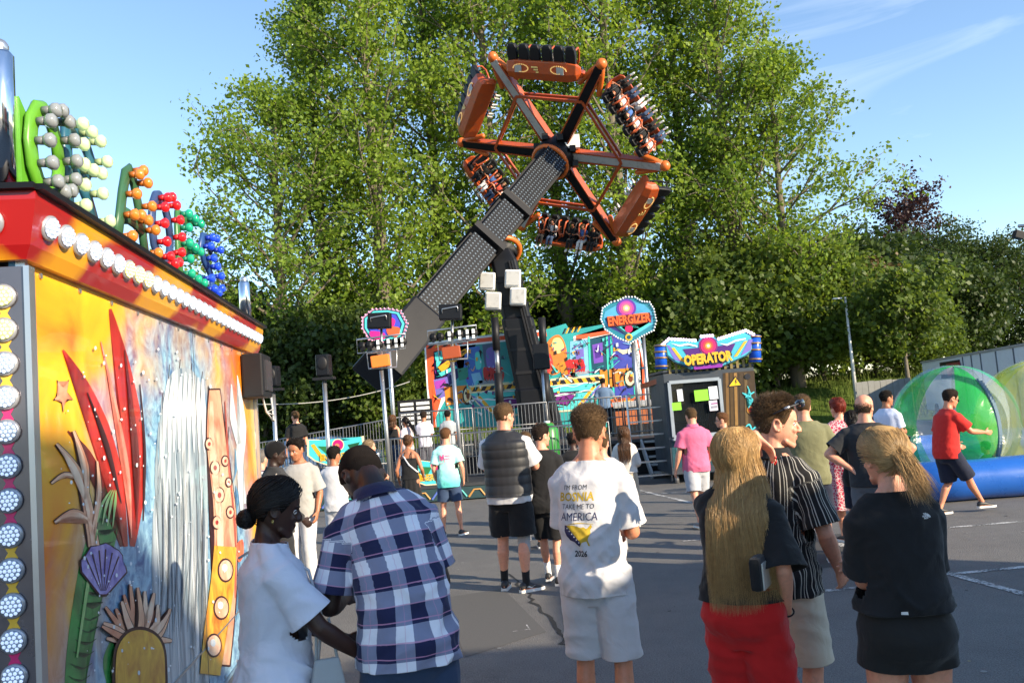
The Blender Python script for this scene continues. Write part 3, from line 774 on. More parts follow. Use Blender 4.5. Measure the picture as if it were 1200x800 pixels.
def textmb(txt, size, loc, shear=0.0, bold=0.0, align='CENTER', xs=1.0, plane='xz'):
    cu = bpy.data.curves.new('txt', 'FONT'); cu.body = txt; cu.size = size; cu.align_x = align; cu.align_y = 'CENTER'; cu.shear = shear; cu.offset = bold; cu.resolution_u = 2
    o = bpy.data.objects.new('txt', cu); COL.objects.link(o)
    dg = bpy.context.evaluated_depsgraph_get(); me = bpy.data.meshes.new_from_object(o.evaluated_get(dg))
    mb = MB(); mb.add([(loc[0]+v.co.x*xs, loc[1]+(-v.co.z), loc[2]+v.co.y) for v in me.vertices], [tuple(p.vertices) for p in me.polygons])
    bpy.data.objects.remove(o); bpy.data.curves.remove(cu); bpy.data.meshes.remove(me); return mb
# ---------------------------------------------------------------- sky, sun, ground
SUN = Vector((.80, -.60, 0)).normalized(); SEL = R(21)
w = bpy.data.worlds.new("World"); SC.world = w; w.use_nodes = True
nt = w.node_tree; bg = nt.nodes['Background']; sky = nt.nodes.new('ShaderNodeTexSky'); sky.sky_type = 'NISHITA'; sky.sun_disc = False
sky.sun_elevation = SEL; sky.sun_rotation = math.atan2(SUN.x, SUN.y); sky.air_density = 1.0; sky.dust_density = .15; sky.ozone_density = 2.5
tc = nt.nodes.new('ShaderNodeTexCoord'); mp = nt.nodes.new('ShaderNodeMapping'); mp.inputs['Scale'].default_value = (1.5, 1.2, 6.0); mp.inputs['Rotation'].default_value = (.0, R(14), 0)
nt.links.new(tc.outputs['Generated'], mp.inputs['Vector'])
cn = N(nt, 'ShaderNodeTexNoise', Scale=2.1, Detail=7.0, Roughness=.58, Distortion=.6); nt.links.new(mp.outputs[0], cn.inputs['Vector'])
cf = mth(nt, 'MULTIPLY', mth(nt, 'SUBTRACT', cn.outputs[0], .56, clamp=True), 1.7, clamp=True)
nt.links.new(mixc(nt, cf, sky.outputs[0], (5.2, 5.6, 6.0)), bg.inputs[0]); bg.inputs[1].default_value = .15
sl = bpy.data.lights.new('sun', 'SUN'); sl.energy = 5.0; sl.angle = R(.53); sl.color = (1, .84, .62); so = bpy.data.objects.new('sun', sl); COL.objects.link(so)
so.rotation_euler = (SUN*math.cos(SEL)+Vector((0, 0, math.sin(SEL)))).to_track_quat('Z', 'Y').to_euler(); so.location = (20, -15, 20)
vs_ = SC.view_settings; vs_.view_transform = 'Standard'; vs_.look = 'None'; vs_.exposure = EXPO; vs_.gamma = 1
SC.cycles.max_bounces = 6; SC.cycles.transparent_max_bounces = 12
def wb(mb, name, mats, root, smooth=False, bevel=0.0):
    """world coordinates into a child of an unrotated root"""
    l = Vector((0, 0, 0)); r_ = root
    while r_ is not None: l = l+r_.location; r_ = r_.parent
    mb.v = [(x-l.x, y-l.y, z-l.z) for x, y, z in mb.v]
    return mb.build(name, mats, root, smooth, bevel)
def asphalt():
    m, nt, b = nmat('asphalt'); tc = N(nt, 'ShaderNodeTexCoord')
    def nz(sc, det=6.0, ro=.6):
        n = N(nt, 'ShaderNodeTexNoise', Scale=sc, Detail=det, Roughness=ro); nt.links.new(tc.outputs['Object'], n.inputs['Vector']); return n.outputs[0]
    big = nz(.7, 8.0, .68); med = nz(4.0); gr = nz(95.0, 3.0, .7)
    vo = N(nt, 'ShaderNodeTexVoronoi', Scale=105.0); nt.links.new(tc.outputs['Object'], vo.inputs['Vector'])
    f = mth(nt, 'ADD', mth(nt, 'MULTIPLY', big, .6), mth(nt, 'MULTIPLY', med, .4))
    c = mixc(nt, f, (.055, .055, .057), (.195, .186, .172))
    sp = mth(nt, 'MULTIPLY', mth(nt, 'SUBTRACT', gr, .5), 3.4); 
    mm = N(nt, 'ShaderNodeVectorMath', operation='SCALE'); nt.links.new(c, mm.inputs[0]); nt.links.new(mth(nt, 'ADD', 1.0, sp), mm.inputs['Scale'])
    c = mixc(nt, mth(nt, 'MULTIPLY', mth(nt, 'LESS_THAN', vo.outputs['Distance'], .22), .6), mm.outputs[0], (.27, .255, .235))
    st = nz(1.1, 8.0, .7); c = mixc(nt, mth(nt, 'MULTIPLY', mth(nt, 'SUBTRACT', st, .60, clamp=True), 4.0, clamp=True), c, (.034, .034, .035))
    nt.links.new(c, b.inputs['Base Color']); b.inputs['Roughness'].default_value = .82
    bp = N(nt, 'ShaderNodeBump', Strength=.7, Distance=.006); nt.links.new(vo.outputs['Distance'], bp.inputs['Height']); nt.links.new(bp.outputs[0], b.inputs['Normal'])
    return m
def grassmat(c1, c2):
    m, nt, b = nmat('grass'); tc = N(nt, 'ShaderNodeTexCoord'); n = N(nt, 'ShaderNodeTexNoise', Scale=1.4, Detail=9.0, Roughness=.72); nt.links.new(tc.outputs['Object'], n.inputs['Vector'])
    nt.links.new(mixc(nt, n.outputs[0], c1, c2), b.inputs['Base Color']); b.inputs['Roughness'].default_value = .95; b.inputs['Specular IOR Level'].default_value = .1
    n2 = N(nt, 'ShaderNodeTexNoise', Scale=30.0, Detail=5.0); nt.links.new(tc.outputs['Object'], n2.inputs['Vector'])
    bp = N(nt, 'ShaderNodeBump', Strength=1.0, Distance=.08); nt.links.new(n2.outputs[0], bp.inputs['Height']); nt.links.new(bp.outputs[0], b.inputs['Normal']); return m
g = MB(); g.add([(-500, -200, 0), (500, -200, 0), (500, 900, 0), (-500, 900, 0)], [(0, 1, 2, 3)])
tag(g.build('ground', asphalt()), kind='structure')
# grassy bank under the trees
bank = MB(); nx, ny = 60, 14
for j in range(ny+1):
    for i in range(nx+1):
        x = -70+160*i/nx; y = 37.5+70*(j/ny)**1.6+(3*math.sin(x*.13) if j else 0); z = .005+2.3*sstep(38, 47, y)+(.25*noise.noise(Vector((x*.2, y*.2, 0))) if j else 0)
        bank.v.append((x, y, z))
bank.f = [[j*(nx+1)+i, j*(nx+1)+i+1, (j+1)*(nx+1)+i+1, (j+1)*(nx+1)+i] for j in range(ny) for i in range(nx)]; bank.m = [0]*len(bank.f)
tag(bank.build('grass_bank', grassmat((.05, .09, .014), (.12, .17, .03)), smooth=True), kind='structure')
def bank_z(x, y): return .005+2.3*sstep(38, 47, y)
gm = MB(); rg = random.Random(5)
for i in range(26000):
    x = rg.uniform(-30, 42); y = 38.5+18*rg.random()**1.3; z = bank_z(x, y-3*math.sin(x*.13)*0); h = rg.uniform(.15, .55); a = rg.uniform(0, 6.3); wd = rg.uniform(.02, .05)
    dx, dy = math.cos(a)*wd, math.sin(a)*wd; n = len(gm.v); lx, ly = rg.gauss(0, .12), rg.gauss(0, .12)
    gm.v += [(x-dx, y-dy, z-.1), (x+dx, y+dy, z-.1), (x+lx, y+ly, z+h)]; gm.f.append([n, n+1, n+2]); gm.m.append(0)
tag(gm.build('long_grass', grassmat((.06, .10, .016), (.17, .20, .05))), kind='stuff')
# painted bay lines, a crack and small marks: sheets on the asphalt
def strip(a, b, wd, z=.004):
    a = Vector((a.x, a.y, 0)); b = Vector((b.x, b.y, 0)); d = (b-a).normalized(); s = Vector((d.y, -d.x, 0))*wd/2; up = Vector((0, 0, z))
    m = MB(); k = max(2, int((b-a).length/.25)); rr = random.Random(int(a.x*977+b.y*31))
    for i in range(k+1):
        p = lerp(a, b, i/k); m.v += [tuple(p-s*rr.uniform(.85, 1.05)+up), tuple(p+s*rr.uniform(.85, 1.05)+up)]
    m.f = [[2*i, 2*i+1, 2*i+3, 2*i+2] for i in range(k)]; m.m = [0]*k; return m
def roadpaint(col):
    m, nt, b = nmat('road_paint'); tc = N(nt, 'ShaderNodeTexCoord'); n = N(nt, 'ShaderNodeTexNoise', Scale=38.0, Detail=7.0, Roughness=.7); nt.links.new(tc.outputs['Object'], n.inputs['Vector'])
    n2 = N(nt, 'ShaderNodeTexNoise', Scale=4.0, Detail=5.0); nt.links.new(tc.outputs['Object'], n2.inputs['Vector'])
    f = mth(nt, 'MULTIPLY', mth(nt, 'SUBTRACT', mth(nt, 'ADD', n.outputs[0], mth(nt, 'MULTIPLY', n2.outputs[0], .6)), .72, clamp=True), 7.0, clamp=True)
    nt.links.new(mixc(nt, f, col, (.075, .075, .075)), b.inputs['Base Color']); b.inputs['Roughness'].default_value = .8; return m
for i, (pl, nm) in enumerate((([(520, 700), (590, 690), (640, 740), (545, 770)], 'asphalt_patch'), ([(830, 640), (985, 625), (1010, 660), (845, 680)], 'asphalt_patch'))):
    pm = MB(); v = [G(*q) for q in pl]; pm.add([(q.x, q.y, .003) for q in v], [(3, 2, 1, 0)])
    tag(pm.build(nm, paint((.050, .050, .051) if i else (.088, .086, .082), .85, var=.45, scale=60)), kind='structure')
wp = roadpaint((.56, .56, .54))
for a, b, wd in (((1098, 668), (1260, 712), .10), ((1120, 672), (1270, 657), .09), ((690, 560), (905, 612), .10), ((775, 578), (930, 569), .08), ((925, 606), (990, 640), .10), ((1090, 620), (1230, 608), .09), ((880, 700), (1010, 688), .08), ((800, 634), (900, 626), .06)):
    tag(strip(G(*a), G(*b), wd).build('parking_line', wp), kind='structure')
cr = MB(); rr = random.Random(3); pts = [G(lerp(598, 697, t), lerp(672, 790, t)) for t in np.linspace(0, 1, 40)]
for i, p in enumerate(pts):
    wd = rr.uniform(.006, .022); o = rr.gauss(0, .018); cr.v += [(p.x-wd+o, p.y, .004), (p.x+wd+o, p.y+rr.gauss(0, .01), .004)]
cr.f = [[2*i, 2*i+1, 2*i+3, 2*i+2] for i in range(len(pts)-1)]; cr.m = [0]*len(cr.f)
tag(cr.build('pavement_crack', paint((.016, .016, .016), .9)), kind='structure')
mk = MB()
for a, b in (((600, 740), (621, 737)), ((617, 732), (621, 738)), ((524, 741), (532, 740))):
    q = strip(G(*a), G(*b), .012, .004+.003*len(mk.f)/10); mk.add(q.v, q.f)
tag(mk.build('chalk_marking', roadpaint((.5, .5, .5))), kind='structure')

gs = MB(); rg = random.Random(12)
for i in range(170):
    x = rg.uniform(-5, 7); y = rg.uniform(3.2, 15); r = rg.uniform(.008, .028); k = rg.randint(5, 8); gs.add([(x+r*rg.uniform(.7, 1.1)*math.cos(2*math.pi*q/k), y+r*rg.uniform(.7, 1.1)*math.sin(2*math.pi*q/k), .0045) for q in range(k)], [tuple(range(k))], rg.choice((0, 0, 0, 1, 2)))
tag(gs.build('litter', [paint((.25, .245, .23), .8), paint((.03, .03, .03), .8), paint((.32, .26, .12), .8)]), kind='stuff')
# ---------------------------------------------------------------- trees
def leafmat(c1, c2, trans=.5):
    m = bpy.data.materials.new('leaves'); m.use_nodes = True; nt = m.node_tree; nt.nodes.clear()
    g = N(nt, 'ShaderNodeNewGeometry'); tc = N(nt, 'ShaderNodeTexCoord')
    n = N(nt, 'ShaderNodeTexNoise', Scale=.35, Detail=3.0); nt.links.new(tc.outputs['Object'], n.inputs['Vector'])
    f = mth(nt, 'MULTIPLY_ADD', g.outputs['Random Per Island'], .6, mth(nt, 'MULTIPLY_ADD', n.outputs[0], 1.2, -.4), clamp=True)
    col = mixc(nt, f, c1, c2)
    d = N(nt, 'ShaderNodeBsdfPrincipled'); d.inputs['Roughness'].default_value = .5; d.inputs['Specular IOR Level'].default_value = .35; nt.links.new(col, d.inputs['Base Color'])
    t = N(nt, 'ShaderNodeBsdfTranslucent'); nt.links.new(mixc(nt, .5, col, (c2[0]*1.5, c2[1]*1.4, c2[2]*.7)), t.inputs['Color'])
    mx = N(nt, 'ShaderNodeMixShader'); mx.inputs[0].default_value = trans; nt.links.new(d.outputs[0], mx.inputs[1]); nt.links.new(t.outputs[0], mx.inputs[2])
    o = N(nt, 'ShaderNodeOutputMaterial'); nt.links.new(mx.outputs[0], o.inputs[0]); return m
def barkmat(c):
    m, nt, b = nmat('bark'); tc = N(nt, 'ShaderNodeTexCoord'); mp = N(nt, 'ShaderNodeMapping'); mp.inputs['Scale'].default_value = (5, 5, .8); nt.links.new(tc.outputs['Object'], mp.inputs['Vector'])
    n = N(nt, 'ShaderNodeTexNoise', Scale=3.0, Detail=8.0, Roughness=.7); nt.links.new(mp.outputs[0], n.inputs['Vector'])
    nt.links.new(mixc(nt, n.outputs[0], tuple(q*.45 for q in c), c), b.inputs['Base Color']); b.inputs['Roughness'].default_value = .9
    bp = N(nt, 'ShaderNodeBump', Strength=.9, Distance=.05); nt.links.new(n.outputs[0], bp.inputs['Height']); nt.links.new(bp.outputs[0], b.inputs['Normal']); return m
def leaves(centers, size, rng, per, spread):
    """leaf sprays: folded quads scattered about twig points"""
    c = np.repeat(np.array(centers), per, axis=0); n = len(c)
    c = c+rng.normal(0, 1, (n, 3))*spread*np.array([1, 1, .8])
    nr = rng.normal(0, 1, (n, 3)); nr[:, 2] += .55; nr[:, 0] += .45; nr[:, 1] -= .3; nr /= np.linalg.norm(nr, axis=1)[:, None]
    a = np.cross(nr, rng.normal(0, 1, (n, 3))); a /= np.linalg.norm(a, axis=1)[:, None]; b = np.cross(nr, a)
    s = (size*rng.uniform(.55, 1.3, n))[:, None]
    V = np.stack([c-a*s*.5, c+b*s*.38+nr*s*.08, c+a*s*.5, c-b*s*.38+nr*s*.08], 1).reshape(-1, 3)
    me = bpy.data.meshes.new('crown'); me.vertices.add(4*n); me.vertices.foreach_set('co', V.astype(np.float32).ravel())
    me.loops.add(4*n); me.loops.foreach_set('vertex_index', np.arange(4*n, dtype=np.int32))
    me.polygons.add(n); me.polygons.foreach_set('loop_start', np.arange(0, 4*n, 4, dtype=np.int32)); me.polygons.foreach_set('loop_total', np.full(n, 4, dtype=np.int32))
    me.update(calc_edges=True); return me
def make_tree(name, h, rad, seed, lm, bm, base=.14, nb=46, sub=6, per=16, leaf=.26, spread=.34, up=.9, prof=None, trunk_r=.30, label=None, group=None, lean=.0, fork=False):
    rg = random.Random(seed); rng = np.random.default_rng(seed); root = empty(name, (0, 0, 0), 0, label, 'tree', group)
    tr = MB(); k = 12; tp = []
    for i in range(k+1):
        t = i/k; tp.append(Vector((lean*h*t+.25*math.sin(t*5+seed)*t, .25*math.cos(t*4+seed)*t, h*.97*t)))
    tr.tube(tp, [trunk_r*(1.25 if i == 0 else 1)*(1-i/k)**.8+.025 for i in range(k+1)], segs=10)
    prof = prof or (lambda t: (math.sin(math.pi*min(1, (t*.93+.07))**.8)**.7))
    cen = []
    for i in range(nb):
        t = base+(1-base)*((i+rg.random())/nb)**1.0*.97; a = i*2.4+rg.uniform(-.5, .5); L = rad*prof((t-base)/(1-base))*rg.uniform(.65, 1.12)+.4
        q = t*k; j = min(k-1, int(q)); p0 = lerp(tp[j], tp[j+1], q-j); d = Vector((math.cos(a), math.sin(a), up*rg.uniform(.6, 1.3))).normalized(); pts = [p0]; p = p0.copy()
        for s in range(5):
            d = (d+Vector((rg.gauss(0, .10), rg.gauss(0, .10), rg.gauss(.03, .08)))).normalized(); p = p+d*L/5*1.15; pts.append(p.copy())
        r0 = max(.02, trunk_r*.34*(1-t)**.7+.02); tr.tube(pts, [r0*(1-s/5.5) for s in range(6)], segs=5, caps=False)
        for s in range(sub):
            u = .28+.72*(s+rg.random())/sub; m = min(4, int(u*5)); b0 = lerp(pts[m], pts[m+1], u*5-m) if u < 1 else pts[-1]
            d2 = (d*.5+Vector((rg.gauss(0, .7), rg.gauss(0, .7), rg.gauss(.1, .5)))).normalized(); LL = L*.34*rg.uniform(.5, 1.15)+.25
            e = b0+d2*LL; tr.tube([b0, lerp(b0, e, .5)+Vector((0, 0, .06)), e], [r0*.35, r0*.22, .008], segs=4, caps=False)
            for v in (.35, .7, 1.0): cen.append(tuple(lerp(b0, e, v)))
        if rg.random() < .8: cen.append(tuple(pts[-1]))
    tr.build('trunk', bm, root, True)
    me = leaves(cen, leaf, rng, per, spread); me.materials.append(lm); link(bpy.data.objects.new('crown', me), root)
    return root
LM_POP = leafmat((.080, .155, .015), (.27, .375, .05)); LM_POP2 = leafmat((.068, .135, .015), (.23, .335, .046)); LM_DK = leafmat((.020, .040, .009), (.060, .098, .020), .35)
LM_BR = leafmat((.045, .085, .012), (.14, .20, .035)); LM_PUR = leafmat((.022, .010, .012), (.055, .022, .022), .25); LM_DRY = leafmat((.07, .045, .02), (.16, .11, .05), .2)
BK = barkmat((.20, .17, .125)); BK2 = barkmat((.10, .08, .06))
def put(root, px, y, h0, h, rz, label, first=[]):
    o = root if root.name not in first else copy_tree(root)
    first.append(root.name)
    x = PX(px, 480, 1).x if False else (px-600)/F*y
    o.location = (x, y, bank_z(x, y)-.15); k = h/h0; o.scale = (k, k, k); o.rotation_euler = (0, 0, rz); o['label'] = label; return o
pa = make_tree('poplar_tree', 28, 4.6, 3, LM_POP, BK, nb=60, sub=7, per=16, leaf=.25, spread=.40, up=1.15, base=.08, group='tall poplars behind the ride', trunk_r=.42)
pb = make_tree('poplar_tree', 28, 4.2, 8, LM_POP2, BK, nb=56, sub=7, per=16, leaf=.25, spread=.42, up=1.25, base=.12, group='tall poplars behind the ride', trunk_r=.40)
pc = make_tree('poplar_tree', 20, 5.6, 21, LM_POP2, BK, nb=52, sub=7, per=17, leaf=.25, spread=.45, up=.65, base=.10, group='tall poplars behind the ride', trunk_r=.36)
pop = [(pc, 335, 44, 18.5, .3, 'broad dark poplar at the open end of the row beside the colourful stall roof'), (pb, 385, 47, 25, 1.0, 'poplar rising behind the twin speaker poles'),
       (pa, 452, 45, 28, 2.2, 'tall poplar directly behind the octagonal ride sign'), (pb, 520, 50, 29, 3.0, 'poplar seen between the ride arm and the speaker poles'), (pa, 590, 47, 30, 4.1, 'very tall poplar behind the ride tower'),
       (pb, 668, 51, 29, 5.2, 'tall poplar with pale trunk behind the spinning wheel'), (pa, 742, 46, 29, .9, 'tall poplar right behind the energizer sign on its pole'), (pb, 815, 49, 30, 2.7, 'tall poplar behind the operator booth'),
       (pa, 872, 46, 27.5, 5.6, 'bushy poplar between the operator booth and the slim lamp post'), (pc, 930, 45, 18.0, 3.8, 'spreading poplar with low dark side, last of the row towards the lamp post')]
for r_, px, y, h, rz, lb in pop: put(r_, px, y, 20 if r_ is pc else 28, h, rz, lb)
bush = lambda t: .55+.45*math.sin(math.pi*min(1, t))
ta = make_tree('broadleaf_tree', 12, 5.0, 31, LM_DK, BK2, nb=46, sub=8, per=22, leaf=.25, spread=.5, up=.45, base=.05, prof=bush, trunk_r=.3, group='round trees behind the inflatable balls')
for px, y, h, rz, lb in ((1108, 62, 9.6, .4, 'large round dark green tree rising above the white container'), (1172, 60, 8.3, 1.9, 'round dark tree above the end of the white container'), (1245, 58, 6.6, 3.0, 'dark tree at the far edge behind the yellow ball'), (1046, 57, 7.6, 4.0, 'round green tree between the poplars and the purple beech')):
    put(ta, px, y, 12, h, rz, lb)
pu = make_tree('purple_beech', 13, 3.4, 41, LM_PUR, BK2, nb=40, sub=6, per=14, leaf=.25, spread=.4, up=.9, base=.1, prof=bush, label='dark purple leaved beech showing above the green trees'); put(pu, 1072, 70, 13, 14.6, 0, pu['label'])
dr = make_tree('dry_shrub', 6, 2.0, 43, LM_DRY, BK2, nb=30, sub=5, per=9, leaf=.26, spread=.3, up=.9, base=.05, prof=bush, trunk_r=.12, label='withered brown shrub beside the slim lamp post'); put(dr, 1022, 47, 6, 5.4, 0, dr['label'])
yt = make_tree('young_tree', 6, 2.3, 47, LM_BR, BK, nb=26, sub=6, per=14, leaf=.28, spread=.32, up=.5, base=.5, prof=bush, trunk_r=.12, lean=.03, label='small bright green tree with a bare crooked trunk near the container'); put(yt, 1058, 40, 6, 5.6, 0, yt['label'])
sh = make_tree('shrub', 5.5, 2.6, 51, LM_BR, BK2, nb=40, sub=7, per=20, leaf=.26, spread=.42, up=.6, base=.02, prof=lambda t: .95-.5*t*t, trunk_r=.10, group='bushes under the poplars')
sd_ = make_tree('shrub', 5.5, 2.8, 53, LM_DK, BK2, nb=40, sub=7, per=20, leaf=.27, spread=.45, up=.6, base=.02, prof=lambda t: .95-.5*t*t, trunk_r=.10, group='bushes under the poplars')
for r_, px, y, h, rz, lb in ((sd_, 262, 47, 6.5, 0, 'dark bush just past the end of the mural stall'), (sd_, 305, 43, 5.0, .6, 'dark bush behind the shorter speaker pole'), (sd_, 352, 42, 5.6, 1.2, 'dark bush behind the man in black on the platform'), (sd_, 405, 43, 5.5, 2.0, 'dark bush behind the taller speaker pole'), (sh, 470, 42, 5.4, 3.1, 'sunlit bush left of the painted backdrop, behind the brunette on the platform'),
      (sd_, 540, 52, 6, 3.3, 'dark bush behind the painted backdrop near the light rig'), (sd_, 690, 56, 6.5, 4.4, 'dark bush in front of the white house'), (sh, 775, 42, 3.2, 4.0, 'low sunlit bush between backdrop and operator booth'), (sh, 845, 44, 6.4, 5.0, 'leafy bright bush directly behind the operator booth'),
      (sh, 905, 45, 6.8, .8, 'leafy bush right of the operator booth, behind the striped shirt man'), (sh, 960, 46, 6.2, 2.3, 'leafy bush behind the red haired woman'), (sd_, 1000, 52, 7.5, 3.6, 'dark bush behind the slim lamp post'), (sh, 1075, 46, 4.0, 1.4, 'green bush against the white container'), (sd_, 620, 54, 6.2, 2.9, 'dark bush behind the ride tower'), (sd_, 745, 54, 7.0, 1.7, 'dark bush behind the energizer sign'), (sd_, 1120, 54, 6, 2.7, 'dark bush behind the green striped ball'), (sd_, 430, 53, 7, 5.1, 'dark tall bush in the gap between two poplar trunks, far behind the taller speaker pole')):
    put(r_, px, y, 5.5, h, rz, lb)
for o in COL.objects:
    if o.name.startswith('shrub') and o.parent is None: o['category'] = 'bush'
# ---------------------------------------------------------------- the ride
BLK = paint((.006, .0065, .009), .42, var=.3, spec=.22); BLK2 = paint((.011, .011, .013), .5, var=.25, spec=.25); ORG = paint((.40, .065, .010), .38, var=.18, dirt=.5, coat=.3); ORG2 = paint((.58, .13, .02), .4, var=.12)
STL = paint((.42, .43, .45), .35, .85, var=.15); GRY = paint((.40, .40, .39), .5, var=.15, dirt=.4); WHT = paint((.72, .72, .70), .45, var=.06, dirt=.2); LED = paint((.085, .11, .135), .3, var=.2)
LEDW = paint((.85, .85, .9), .2, emit=(1, .95, 1), es=1.6)
YB = 28.0
base = P(636, 492, 28.5); base.z = .9; topp = P(587, 292, 28.2); piv = P(583, 292, 27.2)
Cw = P(484, 384, 25.2); Hub = P(650, 184, 31.0)
ride = empty('swing_ride', (base.x, base.y, .9), 0, 'big black and orange pendulum ride swinging its six gondola wheel above the crowd', 'fairground ride')
def ringtube(m, c, ax, r, tr, segs=28, a0=0, a1=2*math.pi, mi=0):
    ax = Vector(ax).normalized(); x = ax.orthogonal().normalized(); y = ax.cross(x); cl = abs(a1-a0) > 6.2; n = segs
    pts = [Vector(c)+(x*math.cos(a0+(a1-a0)*i/n)+y*math.sin(a0+(a1-a0)*i/n))*r for i in range(n if cl else n+1)]
    m.tube(pts, [tr]*len(pts), segs=8, closed=cl, mi=mi)
# tower
up = (topp-base).normalized()
t = MB(); sx = Vector((1, 0, 0)); sy = Vector((0, 1, 0)); rs = []
for k, wx, wy in ((-.01, 1.05, 1.1), (.25, .95, 1.0), (.26, .86, .9), (.62, .80, .85), (.63, .70, .75), (.93, .66, .7), (1.0, .45, .55)):
    c = lerp(base, topp, k); rs.append([c+Vector((a*wx, b*wy, 0)) for a, b in ((-1, -.8), (-.8, -1), (.8, -1), (1, -.8), (1, .8), (.8, 1), (-.8, 1), (-1, .8))])
t.rings([[q*1.0 for q in [c0+(q-c0)*.66 for q in r]] for r, c0 in zip(rs, [lerp(base, topp, k) for k in (-.01, .25, .26, .62, .63, .93, 1.0)])])
wb(t, 'tower', BLK, ride, bevel=.03)
m = MB()
for k in (.1, .2, .34, .46, .57, .7, .82): 
    c = lerp(base, topp, k); wd = lerp(.73, .48, k); m.box(c+Vector((0, -wd*.92, 0)), (wd*1.6, .05, .10)); m.box(c+Vector((wd*.88, 0, 0)), (.05, wd*1.2, .08))
m.tube([base+Vector((.30, -.78, .2)), lerp(base, topp, .5)+Vector((.2, -.64, 0)), lerp(base, topp, .92)+Vector((.16, -.52, 0))], .045, segs=6)
m.tube([base+Vector((.42, -.78, .2)), lerp(base, topp, .5)+Vector((.28, -.64, 0)), lerp(base, topp, .92)+Vector((.24, -.52, 0))], .035, segs=6)
wb(m, 'tower_rib', BLK2, ride)
for px in (586, 641):
    for y0, y1, r, mt in ((478, 437, .13, BLK2), (437, 410, .07, STL), (410, 372, .12, BLK2)):
        a = P(px+(478-y0)*-.10*.6, y0, 27.0); b = P(px+(478-y1)*-.10*.6, y1, 27.0)
        wb(MB().tube([a, b], r, segs=14), 'hydraulic_cylinder' if mt is STL else 'cylinder_housing', mt, ride, True)
for px, py in ((571, 330), (578, 353), (601, 327), (607, 348)):
    c = P(px, py, 27.4); fo = wb(MB().box(c, (.52, .42, .56), Matrix.Rotation(R(6), 3, 'Y')), 'floodlight', WHT, ride, bevel=.05)
    wb(MB().box(c+Vector((0, -.23, 0)), (.42, .03, .46), Matrix.Rotation(R(6), 3, 'Y')), 'lens', GRY, fo)
# arm
n = (Hub-Cw).normalized(); side = n.cross(Vector((0, 0, 1))).normalized(); upv = side.cross(n).normalized()
# turn the box section so that its broad face looks up and to the viewer
rotm = Matrix.Rotation(R(-24), 3, n); side = rotm @ side; upv = rotm @ upv
L = (Hub-Cw).length
def armseg(a, b, w, h, nm):
    p = Cw+n*a*L; q = Cw+n*b*L; m = MB(); 
    rs = []
    for c in (p, q): rs.append([c+side*sx*w/2+upv*sy*h/2 for sx, sy in ((-1, -1), (1, -1), (1, 1), (-1, 1))])
    m.rings(rs); o = wb(m, nm, BLK, ride, bevel=.02); d = MB()
    LL = (q-p).length; nl = int(LL/.125)
    for f, (o0, ax, wd, nr) in enumerate(((upv*h/2, side, w, upv), (-upv*h/2, side, w, -upv), (side*w/2, upv, h, side), (-side*w/2, upv, h, -side))):
        nw = int(wd/.125)
        for i in range(nl):
            for j in range(nw):
                c = p+n*((i+.5)*LL/nl)+ax*(-wd/2+(j+.5)*wd/nw)+o0+nr*.012; e = .026
                k = len(d.v); d.v += [tuple(c+n*e+ax*e), tuple(c-n*e+ax*e), tuple(c-n*e-ax*e), tuple(c+n*e-ax*e)]; d.f.append([k, k+1, k+2, k+3]); d.m.append(0)
    wb(d, 'led_dots', LED, o); return o
armseg(.05, .395, 1.30, .95, 'arm_section'); armseg(.44, .60, 1.26, .9, 'arm_section'); armseg(.645, .95, 1.22, .9, 'arm_section')
m = MB().beam(Cw+n*L*.02, Cw+n*L*.95, .85, 1.1, up=upv); wb(m, 'arm_core', BLK2, ride)
m = MB().beam(Cw-n*2.0, Cw+n*.45, 1.5, 1.2, up=upv); wb(m, 'counterweight', BLK, ride, bevel=.08)
m = MB().beam(Cw+n*L*.41, Cw+n*L*.435, 1.45, 1.25, up=upv); wb(m, 'arm_collar', BLK2, ride); m = MB().beam(Cw+n*L*.61, Cw+n*L*.635, 1.4, 1.2, up=upv); wb(m, 'arm_collar', BLK2, ride)
# pivot between tower and arm
pc_ = Cw+n*L*.46-upv*.75; ax = (topp-pc_); 
m = MB().tube([topp+Vector((0, .3, -.3)), lerp(topp, pc_, .5), pc_], [.46, .44, .5], segs=20); wb(m, 'pivot_housing', BLK2, ride, True)
m = MB(); ringtube(m, lerp(topp, pc_, .55), (pc_-topp), .60, .09); wb(m, 'slew_ring', ORG2, ride, True)
# hub and wheel
hb = Hub+n*.25
m = MB().tube([Hub-n*.5, Hub-n*.1, Hub+n*.3, Hub+n*.9], [.62, .75, .7, .55], segs=20, ref=(0, 0, 1)); wb(m, 'wheel_hub', BLK, ride, True)
m = MB(); ringtube(m, Hub-n*.40, n, .66, .09); wb(m, 'hub_ring', ORG2, ride, True)
m = MB()
for i in range(8):
    a = i*math.pi/4; x = n.orthogonal().normalized(); y = n.cross(x); m.box(Hub+n*.1+(x*math.cos(a)+y*math.sin(a))*.8, (.22, .3, .22))
wb(m, 'hub_motor', BLK2, ride); m = MB().box(Hub+n*.2+Vector((.55, -.5, .25)), (.55, .3, .5)); wb(m, 'hub_cabinet', WHT, ride, bevel=.03)
